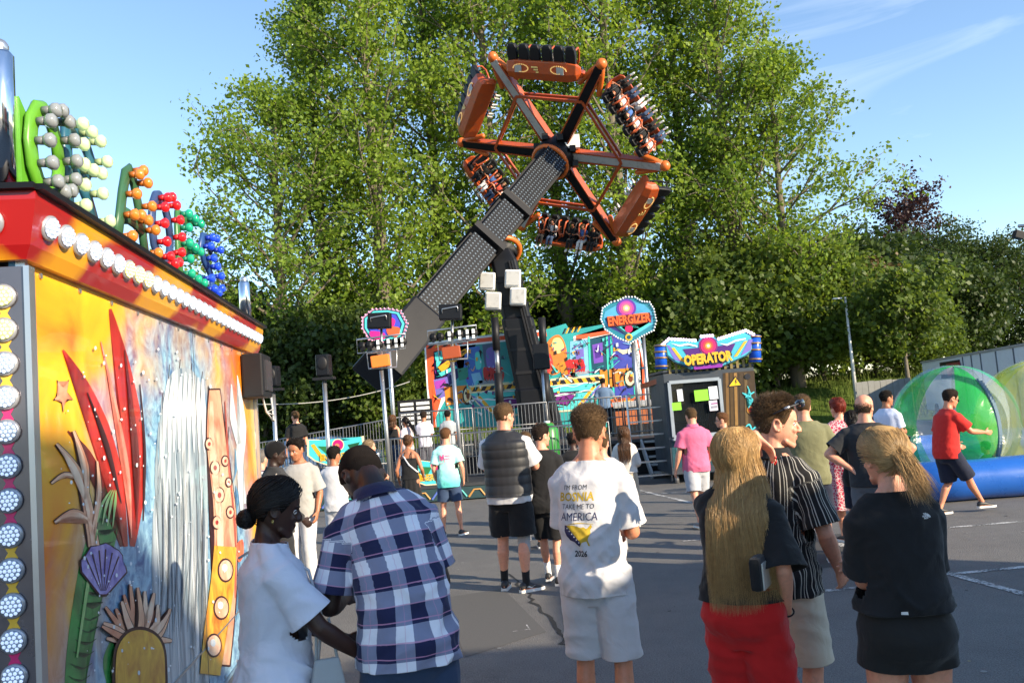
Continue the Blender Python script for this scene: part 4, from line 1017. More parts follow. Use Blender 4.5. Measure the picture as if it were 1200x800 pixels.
# choose the wheel's turn so that the gondolas stand where the photograph shows them
x0 = n.orthogonal().normalized(); y0 = n.cross(x0); hp = Vector(proj(hb)); best = None
for sgn in (1, -1):
    for k in range(360):
        a = R(k); e = [x0*math.cos(a+sgn*j*math.pi/3)+y0*math.sin(a+sgn*j*math.pi/3) for j in range(2)]
        s0 = Vector(proj(hb+e[0]*3.84))-hp; s1 = Vector(proj(hb+e[1]*3.84))-hp
        er = (s0-Vector((-21, -100))).length+(s1-Vector((71, -22))).length
        if best is None or er < best[0]: best = (er, sgn, a)
_, sgn, a0 = best; RW = 3.62
def wdir(j): a = a0+sgn*j*math.pi/3; return x0*math.cos(a)+y0*math.sin(a)
RJ = RW/math.cos(R(30))
for j in range(6):
    d = wdir(j+.5); tg = n.cross(d); dark = j % 2 == 0
    m = MB().beam(hb+d*.5, hb+d*RJ*.97, .30, .26, up=n); sp = wb(m, 'spoke', BLK if dark else GRY, ride, bevel=.02)
    m = MB()
    for s in (-1, 1):
        m.beam(hb+d*.6+tg*s*.20, hb+d*RJ*.93+tg*s*.16, .05, .28, up=n)
    wb(m, 'spoke_edge', ORG, sp)
    m = MB(); d2 = wdir(j+1.5)
    for o in (-.12, .12): m.beam(hb+d*RJ*.62+n*o, hb+d2*RJ*.62+n*o, .10, .07, up=n)
    wb(m, 'rim_beam', ORG, ride)
    m = MB(); m.ell(hb+d*RJ, (.19, .19, .19), u=12, w=8)
    for s in (-1, 1):
        g_ = hb+wdir(j+.5+s*.5)*RW+tg*(-s)*1.42
        m.tube([hb+d*RJ, lerp(hb+d*RJ, g_, .5)+d*.12, g_], [.13, .10, .10], segs=8, rnd=True)
    wb(m, 'gondola_bracket', ORG2, ride, True)
SEATS = []       # (matrix) for riders
def gondola(j, upc, fwc):
    """bench carrier: x along the bench, y forward, z up"""
    d = wdir(j); c = hb+d*RW; zv = (d*upc[0]+n*upc[1]).normalized(); yv = (d*fwc[0]+n*fwc[1]).normalized(); xv = yv.cross(zv); yv = zv.cross(xv)
    M = Matrix((xv, yv, zv)).transposed(); T4 = Matrix.Translation(c) @ M.to_4x4() @ Matrix.Scale(.82, 4)
    def W(mb): mb.v = [tuple(T4 @ Vector(q)) for q in mb.v]; return mb
    hull = MB(); rs = []
    for x, k in ((-1.72, .55), (-1.6, .85), (-1.2, 1), (1.2, 1), (1.6, .85), (1.72, .55)):
        rs.append([Vector((x, y*k, -.38+(z+.38)*k)) for y, z in ((-.55, .10), (-.60, -.38), (-.46, -.72), (.30, -.62), (.42, -.48), (.42, -.40), (-.25, -.36), (-.36, .10))])
    hull.rings([r[::-1] for r in rs]); g = wb(W(hull), 'gondola', ORG, ride, bevel=.03)
    # ornament of little lamps, light panels and lettering blocks on the back of the hull
    m = MB()
    for s in (-1, 1):
        for i in range(22):
            a = i/21*math.pi*1.6; m.box((s*(.85+.38*math.cos(a)*(1-.25*i/21)), -.625, -.20+.19*math.sin(a)*(1-.25*i/21)), (.04, .03, .04))
    wb(W(m), 'marker_lamps', paint((.6, .40, .15), .3, emit=(1, .62, .2), es=.25), g)
    m = MB()
    for x in (-1.0, .95): m.box((x, -.625, -.22), (.32, .02, .30))
    wb(W(m), 'light_panel', GRY, g); m = MB()
    for x, z, wd, h in ((-.22, -.12, .3, .06), (-.16, -.22, .2, .06), (-.1, -.32, .12, .06)): m.box((x, -.625, z), (wd, .02, h))
    wb(W(m), 'emblem', paint((.85, .6, .2), .4), g)
    for i in range(6):
        x = -1.35+i*.54; s = MB()
        s.rings([[Vector((x+a*wd, y+b*th, z)) for a, b in ((-1, -1), (1, -1), (1, 1), (-1, 1))] for z, y, wd, th in ((-.42, -.28, .17, .07), (.05, -.33, .21, .09), (.42, -.36, .23, .10), (.62, -.36, .20, .11), (.74, -.35, .13, .09))])
        s.box((x, -.02, -.36), (.40, .46, .10))
        st = wb(W(s), 'seat', BLK2, g, bevel=.03); r = MB()
        for q in (-1, 1): r.tube([Vector((x+q*.17, -.26, .56)), Vector((x+q*.18, -.02, .60)), Vector((x+q*.16, .12, .38)), Vector((x+q*.12, .14, .02)), Vector((x+q*.06, .16, -.10))], .043, segs=8, rnd=True)
        r.tube([Vector((x-.12, .15, .0)), Vector((x+.12, .15, .0))], .05, segs=6)
        wb(W(r), 'shoulder_restraint', ORG if i % 2 else BLK2, st, True)
        SEATS.append((j, i, T4 @ Matrix.Translation((x, -.02, -.30))))
    return g
CFG = {0: ((1, .15), (-.15, 1)), 1: ((.1, -1), (1, .1)), 2: ((.72, .69), (-.69, .72)), 3: ((-1, .2), (-.2, -1)), 4: ((-.85, .4), (-.4, -.85)), 5: ((.72, .69), (-.69, .72))}
for j in range(6): gondola(j, *CFG[j])
# ---------------------------------------------------------------- platform, backdrop
def slab(name, x0, x1, y0, y1, z0, z1, mats, label, cat='platform'):
    o = empty(name, ((x0+x1)/2, (y0+y1)/2, z0), 0, label, cat); return o
FST = paint((.20, .205, .215), .45, .7, var=.25)
deckm = paint((.05, .052, .056), .5, .3, var=.25, dirt=.4); skirtm = paint((.02, .10, .11), .5, var=.6, scale=1.2)
plat = slab('ride_platform', -3.2, 5.3, 21.5, 31, 0, .9, None, 'dark steel deck that carries the ride tower and the painted backdrop')
wb(MB().box((1.05, 26.4, .86), (8.6, 9.4, .08)), 'deck', deckm, plat)
m = MB().box((1.05, 26.4, .40), (8.3, 9.1, .78)); wb(m, 'chassis', BLK2, plat)
m = MB()
for i in range(5): m.box((3.9, 21.5-i*.28, .82-i*.17), (1.6, .28, .04))
m.beam((3.05, 21.7, .8), (3.05, 20.3, .05), .05, .2); m.beam((4.75, 21.7, .8), (4.75, 20.3, .05), .05, .2); wb(m, 'step', GRY, plat)
low = slab('queue_platform', -8.4, 3.0, 18.8, 23, 0, .35, None, 'low dark queue deck with a colourful skirt in front of the ride')
wb(MB().box((-3.0, 20.4, .33), (9.6, 3.2, .06)), 'deck', deckm, low); wb(MB().box((-3.0, 20.5, .15), (9.4, 2.9, .29)), 'chassis', BLK2, low)
m = MB(); m.box((-3.0, 18.79, .16), (9.6, .02, .26)); sk = wb(m, 'skirt', paint((.02, .05, .055), .5, var=.3), low); m = MB(); rr = random.Random(9)
for i in range(24):
    x = -7.6+i*.4; 
    m.tube([Vector((x, 18.775, .07)), Vector((x+.12, 18.775, .22)), Vector((x+.26, 18.775, .22)), Vector((x+.36, 18.775, .08))], .022, segs=5, mi=i % 3)
wb(m, 'skirt_art', [paint((.06, .38, .36), .5), paint((.5, .25, .06), .5), paint((.10, .16, .5), .5)], sk)
# fences of the queue: every panel is one thing
def barrier(a, b, h=1.08, z0=.36, z1=None, bars=20, label='', group='steel crowd fences round the ride', mat=FST, mesh=True):
    a = Vector((a[0], a[1], z0)); b = Vector((b[0], b[1], z1 if z1 is not None else z0)); c = (a+b)/2
    o = empty('crowd_fence', (c.x, c.y, c.z), 0, label, 'fence', group); U = Vector((0, 0, 1)); m = MB()
    m.tube([a+U*.02, a+U*h, b+U*h, b+U*.02], .024, segs=6); m.tube([a+U*.16, b+U*.16], .016, segs=6); m.tube([a+U*h*.52, b+U*h*.52], .014, segs=6)
    wb(m, 'frame', mat, o, True); m = MB()
    for i in range(1, bars): p = lerp(a, b, i/bars); m.tube([p+U*.16, p+U*h], .008, segs=4, caps=False)
    wb(m, 'bars', mat, o, True); return o
FD = ['behind the grey t-shirt man', 'behind the colourful banner', 'behind the woman with curly pinned up hair', 'behind the mint shirt boy', 'behind the padded vest man', 'behind the teenager in black']
for i in range(6): barrier((-7.7+i*1.62, 18.95), (-7.7+i*1.62+1.58, 18.95), label='steel queue fence with thin bars, '+FD[i])
FD = ['beside the man in black', 'below the dark trees', 'behind the brunette in a black top', 'behind the man in white', 'left of the tower', 'right of the tower', 'under the energizer sign']
for i in range(3): barrier((-7.6+i*1.55, 22.0), (-7.6+i*1.55+1.5, 22.2), z0=.36+.16*i, z1=.36+.16*(i+1), label='sloping steel fence along the ramp, '+FD[i])
for i in range(4): barrier((-3.0+i*1.9, 21.75), (-3.0+i*1.9+1.85, 21.75), z0=.92, label='steel fence at the edge of the raised ride deck, '+FD[3+i])
gt = barrier((4.0, 19.6), (5.15, 19.3), h=1.9, z0=.02, bars=26, label='tall dark mesh gate between the ride deck and the operator booth', group=None, mat=BLK2); gt.name = 'mesh_gate'; gt['category'] = 'gate'
# backdrop
YW = 29.3
def onwall(Y): return lambda px, py, l=0.0: P(px, py, Y-l)
def smooth_closed(pts, k=6):
    out = []; n_ = len(pts)
    for i in range(n_):
        p0, p1, p2, p3 = [Vector(pts[(i+q) % n_]) for q in (-1, 0, 1, 2)]
        for j in range(k):
            t = j/k; out.append(tuple(.5*((2*p1)+(p2-p0)*t+(2*p0-5*p1+4*p2-p3)*t*t+(3*p1-p0-3*p2+p3)*t**3)))
    return out
def ribbon(path, ws, k=6):
    n_ = len(path); c = []
    for i in range(n_-1):
        p0, p1, p2, p3 = [Vector(path[max(0, min(n_-1, i+q))]) for q in (-1, 0, 1, 2)]
        for j in range(k):
            t = j/k; c.append((.5*((2*p1)+(p2-p0)*t+(2*p0-5*p1+4*p2-p3)*t*t+(3*p1-p0-3*p2+p3)*t**3), lerp(ws[i], ws[i+1], t)))
    c.append((Vector(path[-1]), ws[-1])); l = []; r = []
    for i, (p, w_) in enumerate(c):
        d = c[min(i+1, len(c)-1)][0]-c[max(i-1, 0)][0]; d = d.normalized() if d.length > 0 else Vector((1, 0)); s = Vector((-d.y, d.x))*w_/2; l.append(tuple(p+s)); r.append(tuple(p-s))
    return l+r[::-1]
class Art:
    """flat paint layers on a board; every polygon is given on the board's own plane"""
    def __init__(s, fn, step=.004): s.fn = fn; s.step = step; s.mb = MB(); s.mats = []
    def add(s, poly, col, layer=1, rough=.45, var=.22, scale=2.2):
        m = col if not isinstance(col, tuple) else paint(col, rough, var=var, scale=scale, spec=.4)
        if m not in s.mats: s.mats.append(m)
        v = [s.fn(x, y, layer*s.step) for x, y in poly]; k = len(s.mb.v); s.mb.v += [tuple(q) for q in v]
        bmm = bmesh.new(); fs = bmm.faces.new([bmm.verts.new(q) for q in v]); r = bmesh.ops.triangulate(bmm, faces=[fs]); bmm.verts.index_update()
        nrm = s.fn(0, 0, 1)-s.fn(0, 0, 0)
        for f in bmm.faces:
            ix = [q.index+k for q in f.verts]; f.normal_update()
            if f.normal.dot(nrm) < 0: ix = ix[::-1]
            s.mb.f.append(ix); s.mb.m.append(s.mats.index(m))
        bmm.free(); return s
    def build(s, name, root): return wb(s.mb, name, s.mats, root)
TEAL = srgb(40, 150, 150); CYAN = srgb(80, 200, 195); DTEAL = srgb(18, 70, 90); NAVY = srgb(26, 30, 90); PURP = srgb(110, 30, 120); VIO = srgb(110, 100, 180); LBL = srgb(120, 180, 210); ORA = srgb(235, 90, 50); YEL = srgb(225, 165, 40); DRK = (.012, .012, .018); CRM = srgb(220, 210, 170); WHI = srgb(225, 232, 235); REDD = srgb(190, 40, 40); BRN = srgb(110, 55, 25)
wl = P(626, 480, YW); wall = empty('ride_backdrop', (wl.x, YW, .9), 0, 'wide painted scenery wall in teal and orange behind the ride tower', 'backdrop')
out = [(504, 500), (500, 452), (497, 402), (580, 391), (640, 386), (663, 379), (668, 387), (712, 379), (713, 376), (745, 377), (751, 402), (757, 430), (759, 500)]
def prismpx(poly, fn, th, l=0.0):
    a = [fn(x, y, l) for x, y in poly]; n_ = len(a); m = MB(); v = a+[q+Vector((0, th, 0)) for q in a]
    ar = sum(poly[i][0]*poly[(i+1) % n_][1]-poly[(i+1) % n_][0]*poly[i][1] for i in range(n_))
    fs = [tuple(range(n_)), tuple(reversed(range(n_, 2*n_)))]+[(i, i+n_, (i+1) % n_+n_, (i+1) % n_) for i in range(n_)]
    if ar > 0: fs = [f[::-1] for f in fs]
    return m.add(v, fs)
W = onwall(YW)
wb(prismpx(out, W, .12), 'board', paint(TEAL, .45, var=.5, scale=.9), wall)
A = Art(W)
A.add([(504, 500), (500, 452), (497, 402), (560, 393), (560, 400), (505, 409), (508, 455), (512, 500)], WHI, 1)
A.add([(508, 500), (502, 455), (499, 404), (532, 400), (534, 405), (504, 410), (506, 450), (511, 500)], ORA, 2)
for i in range(5): A.add([(500+i*9, 409-i*1.2-.3), (505+i*9, 408-i*1.2), (510+i*9, 403-i*1.1), (505+i*9, 403.6-i*1.1)], YEL if i % 2 else DRK, 3)
A.add([(535, 398), (600, 391), (640, 387), (641, 394), (600, 398), (536, 405)], ORA, 2); A.add([(535, 396.5), (640, 385.8), (640, 388), (535, 399)], WHI, 3); A.add([(535, 404), (640, 393), (640, 395), (535, 406)], WHI, 3)
A.add([(672, 394), (712, 386), (711, 382), (742, 379), (743, 385), (716, 389), (717, 393), (672, 400)], WHI, 2); A.add([(675, 393), (713, 387), (712, 383), (741, 380), (742, 383.5), (714, 387), (715, 391), (675, 398.5)], ORA, 3)
A.add([(745, 378), (751, 402), (757, 430), (759, 500), (752, 500), (751, 432), (746, 404), (741, 380)], WHI, 2); A.add([(745, 384), (749, 404), (755, 432), (757, 500), (754, 500), (752.5, 431), (747.3, 404), (743, 385)], ORA, 3)
for i in range(6): A.add([(662+i*3.4, 384.6-i*.4), (664+i*3.4, 384.3-i*.4), (661+i*3.4, 391-i*.5), (659+i*3.4, 391.3-i*.5)], YEL if i % 2 else DRK, 4)
# laboratory interior: windows, tanks, pipes
A.add([(508, 412), (530, 408), (540, 440), (515, 462), (509, 450)], NAVY, 2); A.add([(509, 413), (526, 409), (512, 432)], CYAN, 3); A.add([(513, 430), (545, 408), (550, 411), (518, 436)], YEL, 3); A.add([(514, 437), (534, 428), (536, 431), (517, 441)], CYAN, 4)
A.add([(545, 408), (562, 405), (566, 450), (552, 458), (543, 440)], srgb(60, 110, 190), 2); A.add([(565, 404), (585, 401), (588, 440), (570, 446)], srgb(70, 90, 120), 2); A.add(smooth_closed([(570, 410), (580, 408), (583, 425), (578, 436), (571, 430)]), VIO, 3); A.add(smooth_closed([(557, 414), (563, 414), (564, 430), (558, 432)]), CYAN, 3)
A.add([(508, 445), (524, 441), (528, 462), (512, 468)], VIO, 3); A.add([(509, 447), (521, 444), (524, 452), (511, 456)], srgb(160, 60, 170), 4)
A.add([(552, 438), (562, 436), (566, 448), (556, 452)], LBL, 4); A.add([(536, 432), (548, 430), (549, 443), (538, 446)], srgb(40, 130, 110), 4)
for i in range(7): A.add(smooth_closed([(566+i*3.3, 433), (569+i*3.3, 430), (571+i*3.3, 440), (568+i*3.3, 446)], 3), REDD, 5)
A.add([(560, 446), (590, 442), (591, 448), (561, 452)], srgb(130, 140, 150), 4)
for cx, cy, sx, sy in ((536, 463, 13, 12), (723, 443, 17, 12)):
    ba = [(cx+sx*math.cos(a), cy+sy*math.sin(a)) for a in np.linspace(0, 2*math.pi, 20, endpoint=False)]
    A.add([(cx-sx*1.2, cy-sy*.8), (cx+sx, cy-sy), (cx+sx*1.2, cy+sy*.6), (cx-sx, cy+sy)], srgb(215, 130, 40), 5, var=.45, scale=1.1); A.add([(x+sx*.9, y) for x, y in [(cx+sx*.45*math.cos(a), cy+sy*.95*math.sin(a)) for a in np.linspace(0, 2*math.pi, 18, endpoint=False)]], DRK, 6); A.add([(cx+sx*.9+sx*.33*math.cos(a), cy+sy*.72*math.sin(a)) for a in np.linspace(0, 2*math.pi, 18, endpoint=False)], CRM, 7); A.add([(cx+sx*.95+sx*.16*math.cos(a), cy+sy*.4*math.sin(a)) for a in np.linspace(0, 2*math.pi, 14, endpoint=False)], BRN, 8)
    A.add([(cx-sx*.35, cy-sy*.95), (cx-sx*.2, cy-sy*.95), (cx-sx*.05, cy+sy*.85), (cx-sx*.2, cy+sy*.9)], BRN, 6)
# car-shaped turquoise panels with hazard edging
for fl, ox in ((1, 0), (-1, 0)):
    X = (lambda q: q) if fl == 1 else (lambda q: 1257-q)
    dz = (lambda x: 0) if fl == 1 else (lambda x: -(x-626)*.085-(1257-x-626)*.085*-1+0)
    def q(pts): return [(X(x), y+(0 if fl == 1 else -.085*(X(x)-x))) for x, y in pts]
    A.add(q([(549, 452), (600, 447), (612, 447), (612, 486), (585, 489), (560, 474), (548, 460)]), CRM, 6); A.add(q([(551, 454), (612, 449), (612, 454), (553, 459)]), YEL, 7)
    for i in range(6): A.add(q([(556+i*10, 453.4-i*.8), (561+i*10, 453-i*.8), (558+i*10, 458.4-i*.8), (553+i*10, 458.8-i*.8)]), DRK, 8)
    A.add(q([(551, 461), (612, 455), (612, 484), (586, 487), (562, 473)]), CYAN, 8, var=.3); A.add(q([(558, 464), (563, 464), (582, 485), (576, 484)]), YEL, 9); A.add(q([(552, 463), (556, 464), (574, 483), (566, 478)]), VIO, 9); A.add(q([(578, 466), (610, 463), (610, 476), (592, 482)]), DRK, 9); A.add(q([(580, 467), (610, 464), (610, 475), (592, 480)]), PURP, 10)
    for yy in (459, 468): A.add(ribbon(q([(560, yy+2), (572, yy-1), (584, yy+1.5), (596, yy-1.5), (612, yy)]), [.3, 1.0, .5, 1.0, .4], 3), WHI, 11)
# right interior
A.add([(668, 400), (690, 397), (692, 440), (668, 446)], LBL, 2, var=.4); A.add([(690, 397), (712, 392), (714, 432), (695, 438)], DTEAL, 2); A.add([(694, 404), (706, 401), (707, 424), (696, 426)], srgb(110, 70, 170), 3); A.add([(697, 408), (703, 406), (704, 418), (698, 420)], srgb(70, 40, 130), 4)
A.add([(712, 392), (740, 388), (745, 470), (722, 470), (716, 430)], srgb(60, 70, 160), 2, var=.5); A.add([(674, 410), (684, 408), (685, 426), (676, 428)], VIO, 3)
for x in (690, 711, 716, 741): A.add(ribbon([(x, 394), (x+1, 415), (x+2, 440), (x+4, 475)], [2.4, 2.4, 2.2, 2.0], 3), srgb(60, 190, 170), 5)
A.add([(718, 407), (730, 410), (746, 407), (746, 411), (730, 415)], CRM, 5); A.add([(719, 407), (727, 409), (719, 412)], YEL, 6)
A.add(smooth_closed([(642, 400), (654, 392), (662, 402), (664, 420), (656, 436), (644, 438), (637, 420)]), srgb(210, 120, 50), 3, var=.5); A.add(smooth_closed([(648, 398), (656, 396), (661, 406), (655, 414), (648, 410)]), srgb(245, 205, 130), 4); A.add(smooth_closed([(634, 422), (644, 414), (648, 428), (640, 440), (632, 436)]), srgb(200, 60, 60), 4); A.add(smooth_closed([(626, 405), (634, 402), (640, 420), (634, 440), (626, 436)]), LBL, 3)
A.add([(655, 426), (664, 420), (672, 442), (660, 446)], srgb(200, 130, 40), 5); A.add([(662, 424), (668, 420), (676, 442), (668, 444)], REDD, 6)
for i in range(6): A.add(smooth_closed([(667+i*2.6, 424), (670+i*2.6, 421), (673+i*2.6, 430), (671+i*2.6, 436)], 3), REDD, 7)
A.add([(668, 437), (690, 433), (691, 437), (669, 441)], srgb(150, 160, 170), 6)
A.add([(712, 468), (752, 464), (754, 486), (712, 490)], srgb(200, 90, 30), 6, var=.5); A.add(smooth_closed([(722, 472), (740, 469), (746, 476), (734, 482), (722, 479)]), srgb(240, 190, 60), 7); A.add(smooth_closed([(730, 471), (737, 470), (738, 474), (731, 475)]), REDD, 8); A.add(smooth_closed([(716, 482), (748, 479), (750, 486), (718, 490)]), DRK, 7)
rg = random.Random(4); PALT = [DRK, DRK, DTEAL, WHI, CYAN, LBL, PURP, YEL, BRN, TEAL, DRK]
for i in range(330):
    x = rg.uniform(508, 752); y = lerp(408, 388, (x-508)/244)+rg.uniform(2, 84)
    if rg.random() < .5: A.add(ribbon([(x, y), (x+rg.uniform(-5, 5), y+rg.uniform(-4, 4)), (x+rg.uniform(-9, 9), y+rg.uniform(-8, 8))], [.4, rg.uniform(.7, 1.7), .4], 3), rg.choice(PALT), 12+i % 3)
    else:
        w_, h_ = rg.uniform(.6, 3.2), rg.uniform(.6, 4.5); A.add([(x, y), (x+w_, y-.08*w_), (x+w_+rg.uniform(-.5, .5), y+h_), (x, y+h_)], rg.choice(PALT), 12+i % 3)
A.build('mural_painting', wall)
m = MB()
for px in (515, 560, 690, 750): a = P(px, 478, YW+.4); m.beam((a.x, YW+.3, 0), (a.x, YW+.2, 4.2), .1, .1)
wb(m, 'support_post', STL, wall)
# dark machinery and an orange cross brace under the deck front
mc = empty('control_console', (P(742, 478, 24.6).x, 24.6, .9), 0, 'dark control desk with red and orange panels beside the operator in blue', 'control desk')
c = Vector(mc.location); wb(MB().box(c+Vector((0, 0, .42)), (1.3, .5, .84)), 'cabinet', BLK2, mc, bevel=.02)
wb(MB().box(c+Vector((0, -.26, .5)), (1.1, .02, .4)), 'front_panel', paint((.35, .10, .03), .5, var=.5, scale=5), mc)
m = textmb('WILLKOMMEN', .15, (c.x, c.y-.29, c.z+.76), bold=.004); 
wb(MB().box(c+Vector((0, -.20, .88)), (1.2, .4, .05), Matrix.Rotation(R(18), 3, 'X')), 'desk_top', GRY, mc)
# red x-shaped brace seen between the heads
xb = empty('cross_brace', P(637, 505, 21.2), 0, 'rust orange cross brace standing under the front edge of the ride deck', 'brace'); m = MB()
for a, b in (((628, 496), (648, 513)), ((628, 513), (648, 495))): m.beam(P(*a, 21.2), P(*b, 21.2), .07, .06)
wb(m, 'bars', paint((.30, .07, .02), .6, dirt=.4), xb)
# ---------------------------------------------------------------- signs, light rigs, poles
def bulbs_along(m, pts, fn, r, l, sp, mi=0):
    pts = pts+[pts[0]]
    for i in range(len(pts)-1):
        a = Vector(pts[i]); b = Vector(pts[i+1]); k = max(1, int((b-a).length/sp))
        for j in range(k): q = lerp(a, b, j/k); m.ell(fn(q.x, q.y, l), (r, r, r), u=8, w=5, mi=mi)
def disc(cx, cy, r, k=24, sq=1.0): return [(cx+r*math.cos(2*math.pi*i/k), cy+r*sq*math.sin(2*math.pi*i/k)) for i in range(k)]
YS = 23.0; S = onwall(YS)
sg = empty('ride_sign', (P(742, 400, YS).x, YS, .9), 0, 'round turquoise ENERGIZER sign on a pole at the right end of the backdrop', 'sign')
so_ = [(706, 361), (716, 354), (724, 352), (733, 348), (744, 348), (752, 353), (761, 354), (766, 362), (769, 376), (766, 387), (752, 394), (739, 402), (724, 396), (709, 386), (704, 374)]
wb(prismpx(so_, S, .14), 'sign_board', paint(srgb(30, 120, 140), .4, var=.35), sg)
A = Art(S, .006); A.add([(709, 365), (722, 358), (738, 352), (755, 357), (764, 366), (765, 380), (739, 396), (711, 383), (707, 374)], srgb(70, 150, 190), 1, var=.5); A.add([(710, 374), (764, 369), (763, 380), (738, 395), (713, 383)], srgb(40, 35, 110), 2); A.add([(711, 375), (714, 374), (739, 391), (761, 378), (764, 379), (739, 396)], CYAN, 3); A.add([(709, 373), (711, 372), (739, 393), (738, 396)], DTEAL, 4)
for r, c_ in ((11.5, srgb(90, 50, 150)), (9, srgb(170, 60, 150)), (6.5, srgb(225, 90, 130)), (4, srgb(245, 170, 120)), (2, srgb(255, 245, 190))): A.add(disc(734, 361, r, sq=.95), c_, 3+int(11.5-r)//2)
A.add(disc(737, 385, 4.5), srgb(200, 20, 90), 5); A.add(disc(737, 395, 4.2), YEL, 5); A.add(disc(737, 395, 2.4), DTEAL, 6)
A.add([(711, 371), (762, 366), (763, 376), (749, 380), (713, 383)], srgb(90, 25, 20), 8); A.build('sign_art', sg)
c = S(737, 374.5, .06); mt = textmb('ENERGIZER', .34, (0, 0, 0), bold=.012, xs=.66); T4 = Matrix.Translation(c) @ Matrix.Rotation(R(-4.5), 4, 'Y').inverted() @ Matrix.Rotation(R(-5), 4, 'Y')
mt.v = [tuple(Matrix.Translation(c) @ Matrix.Rotation(R(-1.5), 4, 'Y') @ Vector(q)) for q in mt.v]; wb(mt, 'lettering', paint(srgb(245, 95, 35), .4, var=.1), sg)
m = MB(); bulbs_along(m, so_, S, .028, .03, 3.0); wb(m, 'edge_bulbs', paint((.8, .82, .85), .2), sg, True)
m = MB().tube([(P(742, 402, YS).x, YS+.1, .9), P(742, 396, YS)+Vector((0, .1, 0))], .06, segs=8); m.tube([(P(754, 402, YS).x, YS+.1, .9), P(754, 390, YS)+Vector((0, .1, 0))], .05, segs=8); wb(m, 'pole', STL, sg, True)
# octagonal sign on the left
YO = 21.2; S2 = onwall(YO); oc = [(424, 372), (436, 362), (455, 361), (470, 364), (478, 379), (473, 396), (452, 402), (432, 398), (424, 385)]
so2 = empty('octagon_sign', (P(452, 400, YO).x, YO, .35), 0, 'octagonal rainbow edged sign board behind the light rig at the left end of the ride', 'sign')
wb(prismpx(oc, S2, .12), 'sign_board', paint(srgb(40, 130, 150), .4, var=.3), so2)
def inset(poly, k):
    cx = sum(p[0] for p in poly)/len(poly); cy = sum(p[1] for p in poly)/len(poly); return [(cx+(x-cx)*k, cy+(y-cy)*k) for x, y in poly]
A = Art(S2, .006)
for i, (k, c_) in enumerate(((.98, srgb(225, 150, 180)), (.92, DTEAL), (.86, CYAN), (.76, NAVY), (.70, srgb(60, 70, 190)))): A.add(inset(oc, k), c_, 1+i)
A.add(smooth_closed([(436, 374), (450, 371), (456, 380), (444, 386)]), ORA, 7); A.add(smooth_closed([(455, 372), (463, 375), (460, 384), (454, 382)]), srgb(225, 30, 120), 7); A.add(smooth_closed([(454, 383), (468, 384), (466, 394), (455, 392)]), ORA, 8); A.add(smooth_closed([(434, 388), (450, 390), (450, 397), (436, 396)]), srgb(200, 30, 130), 7); A.build('sign_art', so2)
m = MB(); bulbs_along(m, oc, S2, .022, .03, 4.0); wb(m, 'edge_bulbs', paint(srgb(240, 170, 200), .3), so2, True)
m = MB().tube([(P(455, 402, YO).x, YO+.1, .35), P(453, 385, YO)+Vector((0, .12, 0))], .055, segs=8); wb(m, 'pole', STL, so2, True)
# two light rigs (poles standing on the queue deck)
def rig(px0, py0, dx, Y, label, zb):
    f = lambda x, y, l=0.0: P(px0+x, py0+y, Y-l)
    b = f(4, 60); b = Vector((f(0, 0).x+0, Y, zb)); o = empty('light_rig', b, 0, label, 'light rig', 'light rigs on poles in front of the ride')
    wb(MB().tube([b, f(0, 32)], .045, segs=10), 'pole', STL, o, True)
    m = MB()
    for fr in ([(-29, -4), (28, -11), (28, 6), (-28, 12)], [(-17, 12), (18, 8), (18, 28), (-15, 30)]):
        p = [f(x, y) for x, y in fr]; m.tube(p, .022, segs=6, closed=True)
    wb(m, 'frame', STL, o, True)
    for x in (-22, -14, -3, 9, 18, 25):
        c = f(x, 1-x*.11, .05); k = .85 if x < -10 else 1; h = wb(MB().tube([c+Vector((0, .13, 0)), c+Vector((0, .05, 0)), c+Vector((0, -.08, 0)), c+Vector((0, -.12, 0))], [.06, .09, .10*k, .10*k], segs=12, ref=(0, 0, 1)), 'spotlight', BLK2, o, True)
        wb(MB().box(c+Vector((0, -.128, .035)), (.06, .012, .10)), 'lens', paint((.75, .78, .8), .1, var=.2) if -8 < x else BLK, h); wb(MB().box(c+Vector((0, -.128, -.085)), (.06, .012, .07)), 'lens', paint((.75, .78, .8), .1, var=.2) if -8 < x else BLK, h)
    c = f(-2+dx, -26, .1); h = wb(MB().box(c, (.50, .26, .34), Matrix.Rotation(R(3), 3, 'Y')), 'floodlight', BLK, o, bevel=.03)
    m = MB().tube([c+Vector((-.17, -.15, -.02)), c+Vector((-.17, -.15, .07)), c+Vector((.17, -.15, .10)), c+Vector((.17, -.15, .0))], .014, segs=6); wb(m, 'bracket', STL, h, True)
    c = f(-1, 21, .08); wb(MB().box(c, (.40, .16, .26), Matrix.Rotation(R(-4), 3, 'Y')), 'orange_lamp', paint(srgb(235, 120, 40) if dx == 0 else srgb(150, 65, 25), .4, var=.15), o, bevel=.02)
    wb(MB().tube([f(0, 30), f(0, -20+dx*0)], .03, segs=8), 'mast', STL, o, True); return o
rig(447, 402, 0, 18.6, 'light rig with a bright orange lamp in front of the octagonal sign', .36)
rig(530, 392, 0.01, 18.6, 'light rig with a dull brown lamp before the left end of the painted backdrop', .36)
